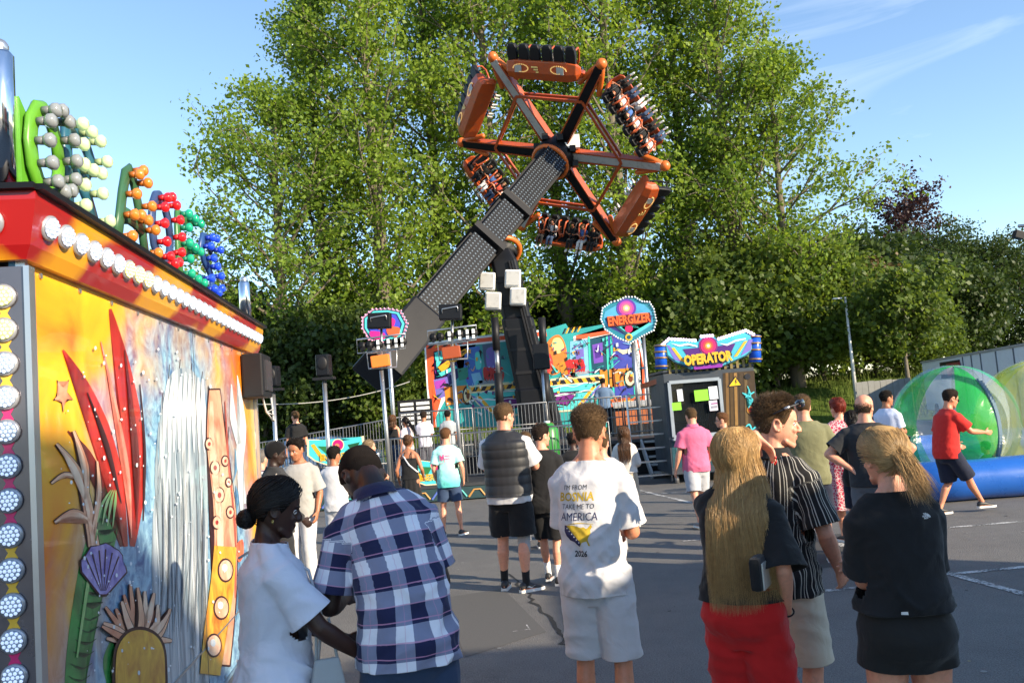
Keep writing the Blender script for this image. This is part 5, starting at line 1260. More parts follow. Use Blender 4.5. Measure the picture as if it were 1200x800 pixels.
# loudspeaker poles
def spk(px, py, pb, Y, label, k=1.0):
    c = P(px, py, Y); b = Vector((c.x, Y, .0)); o = empty('speaker_pole', b, 0, label, 'speaker', 'loudspeakers on poles beside the ride')
    wb(MB().tube([b, Vector((c.x, Y, c.z-.25))], .045, segs=10), 'pole', STL, o, True)
    s = MB(); s.rings([[c+Vector((x*k, y*k, z*k)) for x, y in ((-.13, -.13), (.13, -.13), (.16, .10), (.08, .18), (-.08, .18), (-.16, .10))] for z in (-.22, .22)]); h = wb(s, 'loudspeaker', BLK, o, bevel=.03)
    wb(MB().ell(c+Vector((0, -.13*k, .04)), (.11*k, .03, .14*k)), 'speaker_cone', BLK2, h, True)
    wb(MB().box(c+Vector((0, 0, -.27)), (.42*k, .3*k, .05)), 'tray', BLK2, o); return o
spk(379, 428, 505, 17.5, 'taller pole with a black loudspeaker on a tray in front of the dark trees', 1.0)
spk(319, 441, 505, 17.5, 'pole with a shaded black loudspeaker, next to the end of the mural stall', .95)
c1 = P(292, 473, 17.6); c2 = P(480, 447, 20.5); m = MB()
m.tube([lerp(c1, c2, t)+Vector((0, 0, -.35*4*t*(1-t)*.5)) for t in np.linspace(0, 1, 18)], .012, segs=5); tag(m.build('power_cable', paint((.3, .3, .28), .6), smooth=True), 'thin pale cable slung past the speaker poles towards the backdrop', 'cable')
tw = empty('tower_speaker', P(634, 418, 25.2), 0, 'black loudspeaker on a thin stand just right of the ride tower', 'speaker'); c = Vector(tw.location)
wb(MB().box(c, (.48, .4, .75)), 'cabinet', BLK, tw, bevel=.03); wb(MB().tube([(c.x, c.y, .9), c], .04, segs=8), 'stand', STL, tw, True)
# banners on the queue fence
def banner(cx, cy, wpx, hpx, Y, label, txt=True):
    B = onwall(Y); c = P(cx, cy, Y); o = empty('fence_banner', c, 0, label, 'banner', 'painted banners hung on the queue fence'); k = wpx/64
    poly = [(-32, -17), (-20, -16), (0, -12), (22, -14), (32, -16), (33, -6), (24, 8), (8, 15), (-10, 15), (-24, 9), (-32, 2)]
    q = [(cx+x*k, cy+y*hpx/34-.08*x*k) for x, y in poly]; wb(prismpx(q, B, .03), 'board', paint(CRM, .5), o); A = Art(B, .004)
    A.add(inset(q, .93), srgb(70, 190, 195), 1, var=.35); A.add([(cx+x*k, cy+y*hpx/34-.08*x*k) for x, y in ((-28, -10), (-24, -11), (-10, 10), (-16, 9))], YEL, 2); A.add([(cx+x*k, cy+y*hpx/34-.08*x*k) for x, y in ((-20, -8), (-2, -6), (-8, 4))], srgb(40, 110, 60), 2); A.add([(cx+x*k, cy+y*hpx/34-.08*x*k) for x, y in ((14, -7), (28, -9), (20, 4))], srgb(20, 80, 50), 2)
    A.add(disc(cx+3*k, cy-8*hpx/34, 7*k), CRM, 3); A.add(disc(cx+3*k, cy-8*hpx/34, 6*k), srgb(190, 20, 110), 4); A.add(disc(cx+2*k, cy-7*hpx/34, 2.6*k), srgb(245, 120, 90), 5); A.build('banner_art', o)
    mt = textmb('ENERGIZER', .20*k, (0, 0, 0), bold=.006, xs=.72); cc = B(cx+2*k, cy+6*hpx/34, .03); mt.v = [tuple(Vector(v)+cc) for v in mt.v]; wb(mt, 'lettering', paint(srgb(225, 165, 30), .5), o); return o
banner(393, 529, 66, 34, 18.86, 'turquoise painted banner hung on the queue fence behind the dark haired person in white'); banner(508, 553, 60, 34, 18.86, 'turquoise painted banner with a purple disc beside the boy in mint')
# small white notice panel behind the queue and green gas bottle
nb = empty('notice_panel', P(487, 484, 23.5), 0, 'small white slatted panel behind the queue next to the backdrop', 'panel'); c = Vector(nb.location); wb(MB().box(c, (.95, .06, .75)), 'board', BLK2, nb)
m = MB(); 
for s in (-1, 1):
    for i in range(5): m.box(c+Vector((s*.22, -.04, .26-i*.13)), (.36, .03, .08))
wb(m, 'slats', WHT, nb)
gb = empty('green_drum', (G(648, 575).x, 19.6, .36), 0, 'green plastic drum standing on the queue deck behind the teenager', 'drum'); c = Vector(gb.location)
wb(MB().tube([c+Vector((0, 0, z)) for z in (0, .02, .5, .54, 1.0, 1.05, 1.15)], [.2, .24, .24, .25, .24, .2, .12], segs=20), 'shell', paint((.03, .22, .04), .35), gb, True); wb(MB().tube([c+Vector((0, 0, 1.15)), c+Vector((0, 0, 1.2))], .07, segs=12), 'cap', WHT, gb, True)
# ---------------------------------------------------------------- operator booth
YBo = 18.6; B = onwall(YBo); bl = P(786, 560, YBo).x; br = P(893, 560, YBo).x
bo = empty('operator_booth', ((bl+br)/2, YBo, 0), 0, 'dark cashier booth with a lit OPERATOR sign and notes in its window', 'booth')
x0, x1 = P(783, 500, YBo).x, P(887, 470, YBo).x; zt = P(830, 434, YBo).z; zw0, zw1 = P(800, 511, YBo).z, P(800, 447, YBo).z; xm = P(845, 470, YBo).x
dk = paint((.035, .045, .06), .45, var=.2, dirt=.3); fr = paint((.36, .40, .44), .4, .5)
m = MB(); y1 = YBo+2.0
m.box(((x0+x1)/2, y1, zt/2+.1), (x1-x0, .08, zt-.2)); m.box((x0+.04, YBo+1, zt/2+.1), (.08, 1.9, zt-.2)); m.box((x1-.04, YBo+1, zt/2+.1), (.08, 1.9, zt-.2)); m.box(((x0+x1)/2, YBo+1, .26), (x1-x0, 2.0, .1))
m.box(((x0+x1)/2, YBo+.04, (zw0+.3)/2), (x1-x0, .08, zw0-.3)); m.box(((x0+x1)/2, YBo+.04, (zt+zw1)/2), (x1-x0, .08, zt-zw1)); m.box(((xm+x1)/2, YBo+.04, (zw0+zw1)/2), (x1-xm, .08, zw1-zw0))
wb(m, 'wall', dk, bo); wb(MB().box(((x0+x1)/2, YBo+1.05, zt+.05), (x1-x0+.04, 2.06, .06)), 'roof', dk, bo, bevel=.02)
for xx in (x0+.12, x1-.12): wb(MB().tube([(xx, YBo+.2, 0), (xx, YBo+.2, .22)], .05, segs=8), 'leg', STL, bo, True)
xl = x0+.10; m = MB(); W_ = .07
m.box(((xl+xm)/2, YBo-.02, zw1), (xm-xl, .06, W_)); m.box(((xl+xm)/2, YBo-.02, zw0), (xm-xl, .06, W_)); m.box((xl, YBo-.02, (zw0+zw1)/2), (W_, .055, zw1-zw0)); m.box((xm, YBo-.02, (zw0+zw1)/2), (W_, .055, zw1-zw0)); wf = wb(m, 'window_frame', fr, bo)
gm_, nt_, gb_ = nmat('window_glass'); gb_.inputs['Base Color'].default_value = (.02, .025, .03, 1); gb_.inputs['Roughness'].default_value = .02; gb_.inputs['Alpha'].default_value = .25
wb(MB().box(((xl+xm)/2, YBo+.03, (zw0+zw1)/2), (xm-xl-.06, .012, zw1-zw0-.06)), 'pane', gm_, wf)
wb(MB().box(((xl+xm)/2, YBo-.10, zw0-.05), (xm-xl+.1, .28, .04)), 'counter', fr, bo)
# inside: back window to the green behind, shelf
wb(MB().box(((xl+xm)/2, y1-.05, (zw0+zw1)/2+.05), (xm-xl-.15, .02, (zw1-zw0)*.62)), 'rear_window', paint((.10, .14, .05), .15, var=.6, scale=5), bo)
wb(MB().box(((xl+xm)/2, YBo+1.2, zw0+.12), (xm-xl-.2, .4, .3)), 'till_counter', BLK2, bo)
def booth_px(px, py, w, h, col, nm='note', l=.045):
    c = B(px, py, l); return wb(MB().box(c, (w, .006, h), Matrix.Rotation(R(-1.5), 3, 'Y')), nm, col, bo)
booth_px(797, 463, .12, .26, paint((.62, .66, .72), .6)); booth_px(822, 463, .30, .24, paint((.22, .62, .03), .6)); booth_px(836, 460, .19, .28, paint((.6, .64, .70), .6)); booth_px(793, 476, .20, .17, paint((.22, .6, .03), .6)); booth_px(836, 475, .18, .22, paint((.66, .62, .70), .6)); booth_px(837, 472.5, .13, .03, paint((.3, .1, .25), .6), 'note_heading', .052); booth_px(837, 476.5, .13, .05, paint((.25, .25, .3), .6), 'note_text', .052)
# right side panel with rusty pipes and the warning triangle
A = Art(B, .006); A.add([(847, 437), (884, 434), (887, 500), (849, 505)], srgb(58, 42, 22), 1, var=.6, scale=3)
for i, x in enumerate((850, 855, 860, 866, 872)): A.add([(x, 437), (x+3.4, 436.6), (x+5, 498), (x+1.6, 498.5)], srgb(*((110, 80, 40), (75, 55, 25), (140, 105, 55), (60, 45, 25), (95, 75, 45))[i]), 2, var=.5, scale=6)
A.add([(862, 440), (870, 452), (852, 453.5)], DRK, 3); A.add([(862, 442), (868, 451), (854.5, 452.3)], srgb(235, 180, 30), 4); A.add([(862.5, 444), (861, 447.5), (862.6, 447.4), (861.3, 451), (864, 446.6), (862.4, 446.7), (863.6, 444)], DRK, 5)
for p_ in ([(876, 452), (879, 462), (874, 465), (882, 468), (877, 478)], [(872, 502), (878, 497), (882, 503), (888, 496)], [(870, 460), (876, 463), (884, 459)], [(850, 503), (858, 507), (866, 502), (873, 507)]): A.add(ribbon(p_, [.8, 2, 1.4, 2, .8][:len(p_)], 4), srgb(70, 190, 200), 5)
A.add(disc(880, 480, 5), srgb(160, 110, 40), 4); A.add(disc(880.5, 480, 3.2), srgb(180, 40, 25), 5); A.add(disc(876, 441, 3.5), DRK, 4); A.build('side_panel_art', bo)
A = Art(B, .006); A.add([(787, 515), (886, 508), (888, 540), (789, 548)], srgb(30, 70, 80), 1, var=.5, scale=4)
for i in range(6): A.add(ribbon([(792+i*15, 520-i), (798+i*15, 532-i), (792+i*15, 543-i)], [1, 3, 1], 4), srgb(60, 150, 150), 2)
A.build('lower_panel_art', bo)
# the sign on top
sp_ = [(778, 404), (784, 398), (818, 400), (821, 395), (829, 391), (837, 394), (841, 398), (874, 388), (883, 393), (884, 410), (875, 417), (848, 429), (810, 433), (790, 424), (780, 416)]
sb = wb(prismpx(sp_, B, .12, .15), 'sign_board', paint(DTEAL, .4, var=.3), bo)
A = Art(lambda x, y, l=0.0: B(x, y, l+.15), .006); A.add(inset(sp_, .95), srgb(60, 165, 190), 1, var=.35); A.add([(800, 409), (820, 407), (824, 428), (812, 428)], srgb(70, 25, 110), 2); A.add([(838, 406), (862, 402), (852, 423), (838, 426)], srgb(70, 25, 110), 2); A.add([(787, 408), (790, 407), (803, 424), (798, 423)], YEL, 3); A.add([(872, 400), (876, 399), (864, 417), (860, 418)], YEL, 3); A.add([(781, 404), (785, 405), (798, 424), (790, 421)], VIO, 2); A.add([(878, 397), (882, 398), (880, 410), (868, 417)], VIO, 2)
for r, c_ in ((11, srgb(120, 20, 100)), (9, srgb(190, 30, 100)), (6, srgb(235, 70, 70)), (3.6, srgb(250, 150, 60)), (1.8, srgb(255, 240, 180))): A.add(disc(830, 405, r), c_, 3+int(11-r)//2)
A.add([(812, 428), (848, 425), (846, 430), (814, 433)], srgb(130, 40, 150), 4); A.add([(786, 402), (796, 404), (806, 402), (817, 405), (817, 406.5), (806, 404), (796, 406)], WHI, 3); A.add([(842, 402), (852, 403), (862, 398), (874, 396), (874, 397.5), (862, 400), (852, 405)], WHI, 3); A.build('sign_art', bo)
for dl, mt_, l_ in ((.02, DRK, .205), (0, srgb(220, 165, 35), .225)):
    mt = textmb('OPERATOR', .285, (0, 0, 0), bold=.016 if dl == 0 else .03, xs=.70); cc = B(829.5, 420, l_); mt.v = [tuple(cc+Matrix.Rotation(R(-2.0), 3, 'Y') @ Vector((v[0]*1.0+dl, v[1], v[2]-dl))) for v in mt.v]; wb(mt, 'lettering', paint(mt_, .45, var=.1), bo)
m = MB()
for a, b, k in (((776, 405), (784, 398), 3), ((784, 398), (818, 400), 10), ((822, 395), (838, 394), 5), ((842, 398), (874, 388), 10), ((874, 388), (886, 394), 4)):
    for i in range(k): q = lerp(Vector(a), Vector(b), i/k); m.ell(B(q.x, q.y-1, .17), (.032, .032, .032), u=8, w=6)
wb(m, 'sign_lamps', paint((.9, .75, .95), .2, emit=(1, .75, 1), es=2.2), bo, True)
for px, py0, py1 in ((775, 404, 432), (885, 393, 424)):
    a, b = B(px, py1, .05), B(px-1, py0, .05); wb(MB().tube([a, lerp(a, b, .5), b], .13, segs=14), 'corner_tube', paint(srgb(20, 80, 190), .3, var=.3), bo, True); m = MB()
    for t in (.1, .45, .7, .95): ringtube(m, lerp(a, b, t), b-a, .135, .02)
    wb(m, 'tube_rings', paint((.35, .2, .08), .4, .5), bo, True)
A = Art(B, .004); 
for i in range(14): A.add([(784+i*7.2, 438-i*.62), (787+i*7.2, 437.7-i*.62), (786+i*7.2, 424+abs(7-i)*-1.0+2), (783+i*7.2, 424+abs(7-i)*-1.0+2)], srgb(120, 105, 60), 1, var=.5)
A.build('fascia_pipes', bo)
stp = empty('access_steps', (P(765, 555, 19.2).x, 19.2, 0), 0, 'narrow steel ladder steps between the mesh gate and the operator booth', 'steps'); c = Vector(stp.location); m = MB()
for s in (-1, 1): m.tube([c+Vector((s*.42, 0, .02)), c+Vector((s*.40, .25, 2.0))], .025, segs=6)
for i in range(6): m.box(c+Vector((0, .03+.035*i, .18+i*.3)), (.82, .14, .03))
wb(m, 'frame', STL, stp); 
bar = empty('barrier_arm', P(765, 445, 19.8), 0, 'short orange flap bar reaching from the backdrop to the booth', 'bar'); m = MB().beam(P(752, 453, 21), P(781, 443, 18.9), .06, .12); wb(m, 'bar', ORG, bar)
# ---------------------------------------------------------------- lamp post, container, fence, house, car
lp = P(1003, 470, 40); tp_ = P(988, 350, 40); o = empty('lamp_post', (tp_.x+.1, 40, bank_z(0, 40)-.1), 0, 'slim grey street lamp with a small flat head in front of the trees', 'street lamp'); c = Vector(o.location)
wb(MB().tube([c, Vector((c.x, 40, 3)), Vector((c.x, 40, tp_.z))], [.10, .08, .05], segs=10), 'post', paint((.55, .55, .53), .4, .3), o, True); wb(MB().box((c.x-.28, 40, tp_.z+.03), (.62, .18, .07)), 'lamp_head', paint((.6, .6, .58), .4), o, bevel=.02)
# container trailer
a = Vector((17.6, 37, 0)); b = Vector((13.6, 22.5, 0)); d = (b-a).normalized(); nr = Vector((d.y, -d.x, 0)); 
if nr.x > 0: nr = -nr
co = empty('container_trailer', tuple((a+b)/2), 0, 'long white box trailer with a red painted hatch behind the water balls', 'trailer'); z1 = 2.52; LC = (b-a).length
Mx = Matrix((d, -nr, (0, 0, 1))).transposed(); c = (a+b)/2-nr*1.2; wb(MB().box(c+Vector((0, 0, (z1+.5)/2)), (LC, 2.4, z1-.5), Mx), 'body', paint((.80, .85, .90), .45, var=.06, dirt=.08), co, bevel=.03); wb(MB().box(c+Vector((0, 0, z1+.03)), (LC+.1, 2.5, .06), Mx), 'roof_rail', GRY, co)
m = MB()
for t in (.5, .58, .66, .78, .9): m.box(a+d*LC*t+nr*.015+Vector((0, 0, (z1+.5)/2)), (.05, .03, z1-.55), Mx)
wb(m, 'panel_joint', paint((.12, .14, .17), .5), co); wb(MB().box(a+d*LC*.36+nr*.02+Vector((0, 0, z1-.42)), (3.2, .04, .62), Mx), 'hatch_opening', BLK2, co); 
h_ = wb(MB().box(a+d*LC*.41+nr*.06+Vector((0, 0, z1-.42)), (2.0, .04, .46), Mx), 'red_hatch_sign', paint((.30, .025, .03), .45, var=.2), co)
mt = textmb('OPEN', .3, (0, 0, 0), bold=.01); 
for t in (.15, .85): wb(MB().tube([a+d*LC*t+nr*.05+Vector((0, 0, .4)), a+d*LC*t-nr*.2+Vector((0, 0, .4))], .4, segs=20, ref=(0, 0, 1)), 'wheel', BLK2, co, True)
wb(MB().box(a+d*LC*.22+nr*.05+Vector((0, 0, z1-.42)), (1.0, .04, .3), Mx), 'hatch_lamp', paint((.8, .68, .4), .4), co)
fo = empty('board_fence', (P(1035, 460, 33).x, 33, 0), 0, 'weathered grey board fence panel beside the green striped ball', 'fence'); c = Vector(fo.location)
for i in range(9): wb(MB().box(c+Vector((-.9+i*.235, .01*(i % 2), .95)), (.225, .03, 1.9+.02*(i % 3))), 'board', paint((.22, .22, .20), .8, var=.3, scale=6), fo)
wb(MB().box(c+Vector((0, .05, .5)), (2.1, .05, .1)), 'rail', GRY, fo); wb(MB().box(c+Vector((0, .05, 1.5)), (2.1, .05, .1)), 'rail', GRY, fo)
lf = empty('low_fence', (P(768, 492, 34).x, 34, 0), 0, 'low pale picket fence seen between the backdrop and the operator booth', 'fence'); c = Vector(lf.location); m = MB()
for i in range(14): m.box(c+Vector((-1.3+i*.2, 0, 1.0)), (.12, .03, 1.5))
wb(m, 'pickets', WHT, lf); m = MB(); m.box(c+Vector((0, .04, .6)), (2.8, .04, .1)); m.box(c+Vector((0, .04, 1.4)), (2.8, .04, .1)); wb(m, 'rails', GRY, lf)
def house(px, Y, wd, dp, hw, hr, zb, label, rz, wc):
    x = (px-600)/F*Y; o = empty('house', (x, Y, zb), rz, label, 'house', 'houses glimpsed between the tree trunks')
    MB().box((0, 0, hw/2), (wd, dp, hw)).build('wall', paint(wc, .8, var=.12), o)
    m = MB(); e = .4; y = dp/2+e; X = wd/2+e; m.add([(-X, -y, hw), (X, -y, hw), (X, y, hw), (-X, y, hw), (-X, 0, hw+hr), (X, 0, hw+hr)], [(0, 1, 5, 4), (2, 3, 4, 5), (3, 0, 4), (1, 2, 5), (0, 3, 2, 1)])
    rf = m.build('roof', paint((.10, .085, .08), .8, var=.25, scale=1), o); MB().box((wd*.25, .4, hw+hr+.2), (.6, .6, 1.2)).build('chimney', paint((.25, .12, .08), .8), rf)
    for i in range(3):
        for z in (1.3, hw-1.6):
            f = MB().box((-wd/2+wd*(i+.5)/3, -dp/2-.03, z+.6), (1.3, .08, 1.3)).build('window', WHT, o); MB().box((-wd/2+wd*(i+.5)/3, -dp/2-.08, z+.6), (1.05, .03, 1.05)).build('pane', paint((.05, .07, .09), .1), f)
house(672, 74, 11, 8, 6.2, 4.5, 2.2, 'pale two storey house glimpsed between poplar trunks right of the ride tower', R(12), (.62, .62, .60)); house(296, 75, 9, 8, 6.0, 3.0, 3.6, 'pale house glimpsed past the far end of the mural stall', R(-8), (.5, .54, .6))
# car behind the fence
cr_ = empty('parked_car', (P(366, 500, 27).x, 27, 0), R(4), 'blue car parked behind the queue fence below the dark bushes', 'car')
bd = MB(); prof = [(-2.1, .45), (-2.15, .75), (-1.95, .92), (-1.35, 1.0), (-.75, 1.48), (.5, 1.53), (1.15, 1.42), (1.85, 1.0), (2.12, .9), (2.15, .5), (2.0, .32), (-2.0, .32)]
rs = []
for y, k in ((-.84, .94), (-.78, 1.0), (.78, 1.0), (.84, .94)): rs.append([Vector((x*(1 if z < .9 else k), y*(1 if z < 1.02 else .86), .32+(z-.32)*k)) for x, z in prof])
bd.rings(rs); bd.build('body', paint((.05, .10, .20), .25, var=.1, coat=.6), cr_, bevel=.04)
gl = paint((.02, .03, .04), .08)
for s in (-1, 1):
    MB().add([(-1.0, s*.80, 1.03), (-.62, s*.735, 1.42), (.45, s*.735, 1.46), (1.0, s*.74, 1.36), (1.45, s*.80, 1.03)], [(0, 1, 2, 3, 4) if s < 0 else (4, 3, 2, 1, 0)]).build('side_window', gl, cr_)
    for x in (-1.35, 1.35):
        wv = MB().tube([(x, s*.70, .33), (x, s*.87, .33)], .33, segs=22, ref=(0, 0, 1)).build('wheel', BLK2, cr_, True); MB().tube([(x, s*.86, .33), (x, s*.885, .33)], .2, segs=16, ref=(0, 0, 1)).build('rim', STL, wv, True)
# ---------------------------------------------------------------- water balls in their pool
def pvc(col, alpha, rough=.18):
    m, nt, b = nmat('clear_plastic'); b.inputs['Base Color'].default_value = c4(col); b.inputs['Roughness'].default_value = rough; b.inputs['Alpha'].default_value = alpha; b.inputs['Coat Weight'].default_value = .5
    tc = N(nt, 'ShaderNodeTexCoord'); n_ = N(nt, 'ShaderNodeTexNoise', Scale=3.5, Detail=3.0, Distortion=1.0); nt.links.new(tc.outputs['Object'], n_.inputs['Vector']); bp = N(nt, 'ShaderNodeBump', Strength=.25, Distance=.08); nt.links.new(n_.outputs[0], bp.inputs['Height']); nt.links.new(bp.outputs[0], b.inputs['Normal']); return m
def ball(c, r, m1, m2, label, nstr=5, ph=0.0, ring=True, axis=0.0):
    o = empty('water_ball', (c.x, c.y, c.z-r), 0, label, 'water ball'); st = [MB(), MB()]; nl, nw = 80, 40; rg = random.Random(int(c.x*100)); Rm = Matrix.Rotation(axis, 3, 'Y') @ Matrix.Rotation(R(12), 3, 'X')
    pts = [[Rm @ Vector((r*math.sin(math.pi*j/nw)*math.cos(2*math.pi*i/nl+ph), r*math.sin(math.pi*j/nw)*math.sin(2*math.pi*i/nl+ph), r*math.cos(math.pi*j/nw)))*(1+.006*math.sin(i*2*math.pi/8+j*.4)) for i in range(nl)] for j in range(nw+1)]
    for i in range(nl):
        s = st[(i*nstr*2//nl) % 2]
        for j in range(nw):
            q = [pts[j][i], pts[j+1][i], pts[j+1][(i+1) % nl], pts[j][(i+1) % nl]]; q = [v+Vector((0, 0, r)) for v in q]; k = len(s.v); s.v += [tuple(v) for v in q]; s.f.append([k, k+1, k+2, k+3]); s.m.append(0)
    for s, m, nm in ((st[0], m1, 'coloured_gores'), (st[1], m2, 'clear_gores')):
        me = s.mesh(nm, True); bm = bmesh.new(); bm.from_mesh(me); bmesh.ops.remove_doubles(bm, verts=bm.verts[:], dist=1e-4); bm.to_mesh(me); bm.free(); me.materials.append(m); link(bpy.data.objects.new(nm, me), o)
    z = MB()
    for t in np.linspace(.6, 1.9, 26): z.box(Rm @ Vector((r*1.004*math.sin(t)*math.cos(-1.35), r*1.004*math.sin(t)*math.sin(-1.35), r*1.004*math.cos(t)))+Vector((0, 0, r)), (.05, .03, .10))
    z.build('zip_flap', paint((.12, .2, .26), .5), o); return o
cb = P(1118, 497, 14.3); ball(cb, .98, pvc((.02, .38, .06), .66), pvc((.60, .72, .88), .20), 'big see-through water ball with green stripes floating in the blue pool', 5, ph=.5)
cy = P(1226, 494, 14.0); ball(cy, 1.04, pvc((.66, .66, .03), .62), pvc((.74, .72, .22), .42), 'see-through yellow water ball cut by the edge of the photo', 5, ph=.2)
po = empty('inflatable_pool', (P(1230, 560, 16.4).x, 16.0, 0), 0, 'large round edged blue inflatable pool holding the water balls', 'pool'); c = Vector(po.location)
x0_, x1_, y0_, y1_ = P(1068, 560, 13.0).x-c.x, 6.5, -3.1, 3.2; rad = .6; tr = .30; pts = []
for cx_, cy_, a0_ in ((x1_-rad, y1_-rad, 0), (x0_+rad, y1_-rad, 90), (x0_+rad, y0_+rad, 180), (x1_-rad, y0_+rad, 270)):
    for k in range(7): a = R(a0_+k*15); pts.append((cx_+rad*math.cos(a), cy_+rad*math.sin(a), tr))
dense = []
for i in range(len(pts)):
    a = Vector(pts[i]); b = Vector(pts[(i+1) % len(pts)]); k = max(1, int((b-a).length/.25)); dense += [lerp(a, b, j/k) for j in range(k)]
MB().tube(dense, [tr*(1+.02*math.sin(i*1.3)) for i in range(len(dense))], segs=18, closed=True, ref=(0, 0, 1)).build('tube_wall', paint((.012, .10, .42), .28, var=.12, coat=.5, bump=.15, bscale=6), po, True)
MB().box(((x0_+x1_)/2, (y0_+y1_)/2, .03), (x1_-x0_-.3, y1_-y0_-.3, .04)).build('pool_floor', paint((.02, .14, .5), .35), po)
wm, nt_, wbb = nmat('pool_water'); wbb.inputs['Base Color'].default_value = (.04, .22, .42, 1); wbb.inputs['Roughness'].default_value = .06; wbb.inputs['Alpha'].default_value = .6
n_ = N(nt_, 'ShaderNodeTexNoise', Scale=5.0, Detail=3.0); bp = N(nt_, 'ShaderNodeBump', Strength=.3, Distance=.05); nt_.links.new(n_.outputs[0], bp.inputs['Height']); nt_.links.new(bp.outputs[0], wbb.inputs['Normal'])
MB().box(((x0_+x1_)/2, (y0_+y1_)/2, .2), (x1_-x0_-.35, y1_-y0_-.35, .02)).build('water_surface', wm, po)
# floodlight on its mast at the edge of the view
c = P(1193, 273, 12.5); o = empty('floodlight_mast', (c.x+1.1, 12.5, 0), 0, 'small black floodlight on an arm high above the water balls', 'floodlight')
wb(MB().tube([(c.x+1.1, 12.5, 0), (c.x+1.1, 12.5, c.z+.15)], .06, segs=10), 'mast', STL, o, True); wb(MB().tube([(c.x+1.1, 12.5, c.z+.1), (c.x+.02, 12.5, c.z+.1)], .025, segs=8), 'arm', STL, o, True); h = wb(MB().box((c.x, 12.5, c.z-.03), (.13, .10, .12), Matrix.Rotation(R(20), 3, 'Y')), 'lamp_head', BLK, o, bevel=.01)
# unseen stalls added at the right, sized to throw evening shade over the crowd
def stall(x, ya, yb, h, label, col):
    o = empty('shade_stall', (x+1.2, (ya+yb)/2, 0), 0, label, 'stall', 'unseen stalls added to shade the crowd'); c = Vector(o.location); ln = yb-ya
    wb(MB().box(c+Vector((0, 0, h/2)), (2.4, ln-.1, h-.3)), 'wall', paint(col, .5, var=.15), o, bevel=.03); wb(MB().box(c+Vector((-.25, 0, h-.05)), (3.0, ln, .12)), 'roof', WHT, o, bevel=.02)
    wb(MB().box(c+Vector((-1.22, 0, 1.6)), (.04, ln*.8, 1.1)), 'hatch', BLK2, o); wb(MB().box(c+Vector((-1.4, 0, 1.02)), (.5, ln*.85, .06)), 'counter', GRY, o)
    m = MB(); k = max(2, int(ln/.5))
    for i in range(k): m.box(c+Vector((-1.55, -ln/2+(i+.5)*ln/k, 2.35)), (.7, ln/k, .03), Matrix.Rotation(R(-18), 3, 'Y'), mi=i % 2)
    wb(m, 'awning', [paint((.5, .04, .03), .6), WHT], o)
stall(9.9, -13.5, -5.05, 7.2, 'tallest cream stall with striped awning, added out of view to cast shade', (.5, .42, .3)); stall(9.9, -4.9, -1.25, 5.2, 'mid-sized red stall with striped awning, added out of view to cast shade', (.35, .05, .04)); stall(9.9, -1.1, 2.9, 4.4, 'lower teal stall with striped awning, added out of view to cast shade', (.05, .25, .28))
# ---------------------------------------------------------------- the mural stall at the left
A0 = Vector((-1.66, 2.95, 0)); A1 = Vector((-2.17, 7.05, 0)); TD = (A1-A0).normalized(); TN = Vector((TD.y, -TD.x, 0)); TL = (A1-A0).length; UZ = Vector((0, 0, 1))
st = empty('fairground_stall', tuple(lerp(A0, A1, .5)), 0, 'fairground stall trailer with a colourful sea mural and lamps along its roof edge', 'stall')
TM = Matrix((TD, TN, UZ)).transposed()
TM = Matrix((TD, -TN, UZ)).transposed()     # x along, y into the trailer, z up
def tp(s, z, out=0.0): return A0+TD*s+TN*out+UZ*z
def onpanel(px, py, l=0.0):
    d = ray(px, py); o = Vector((0, 0, CAMH)); t = (A0-o).dot(TN)/d.dot(TN); return o+d*t+TN*l
m = MB(); m.box(tp(TL/2, 1.42)-TN*1.25, (TL-.02, 2.4, 2.3), TM); wb(m, 'body', paint((.10, .10, .11), .5), st)
m = MB(); m.box(tp(TL/2-.04, 1.40, -.02), (TL+.08, .04, 2.26), TM); board = wb(m, 'side_panel', paint(srgb(60, 130, 180), .3, coat=.3), st)
def airbrush(c1, c2, sc=3.0, rot=0.0, stretch=(1, 1, 1), gloss=.28):
    m, nt, b = nmat('airbrush_paint'); tc = N(nt, 'ShaderNodeTexCoord'); mp = N(nt, 'ShaderNodeMapping'); mp.inputs['Scale'].default_value = stretch; mp.inputs['Rotation'].default_value = (rot, 0, 0); nt.links.new(tc.outputs['Object'], mp.inputs['Vector'])
    n_ = N(nt, 'ShaderNodeTexNoise', Scale=sc, Detail=4.0, Roughness=.55, Distortion=.8); nt.links.new(mp.outputs[0], n_.inputs['Vector'])
    f = mth(nt, 'MULTIPLY_ADD', n_.outputs[0], 2.6, -.8, clamp=True); nt.links.new(mixc(nt, f, c1, c2), b.inputs['Base Color']); b.inputs['Roughness'].default_value = gloss; b.inputs['Coat Weight'].default_value = .25; return m
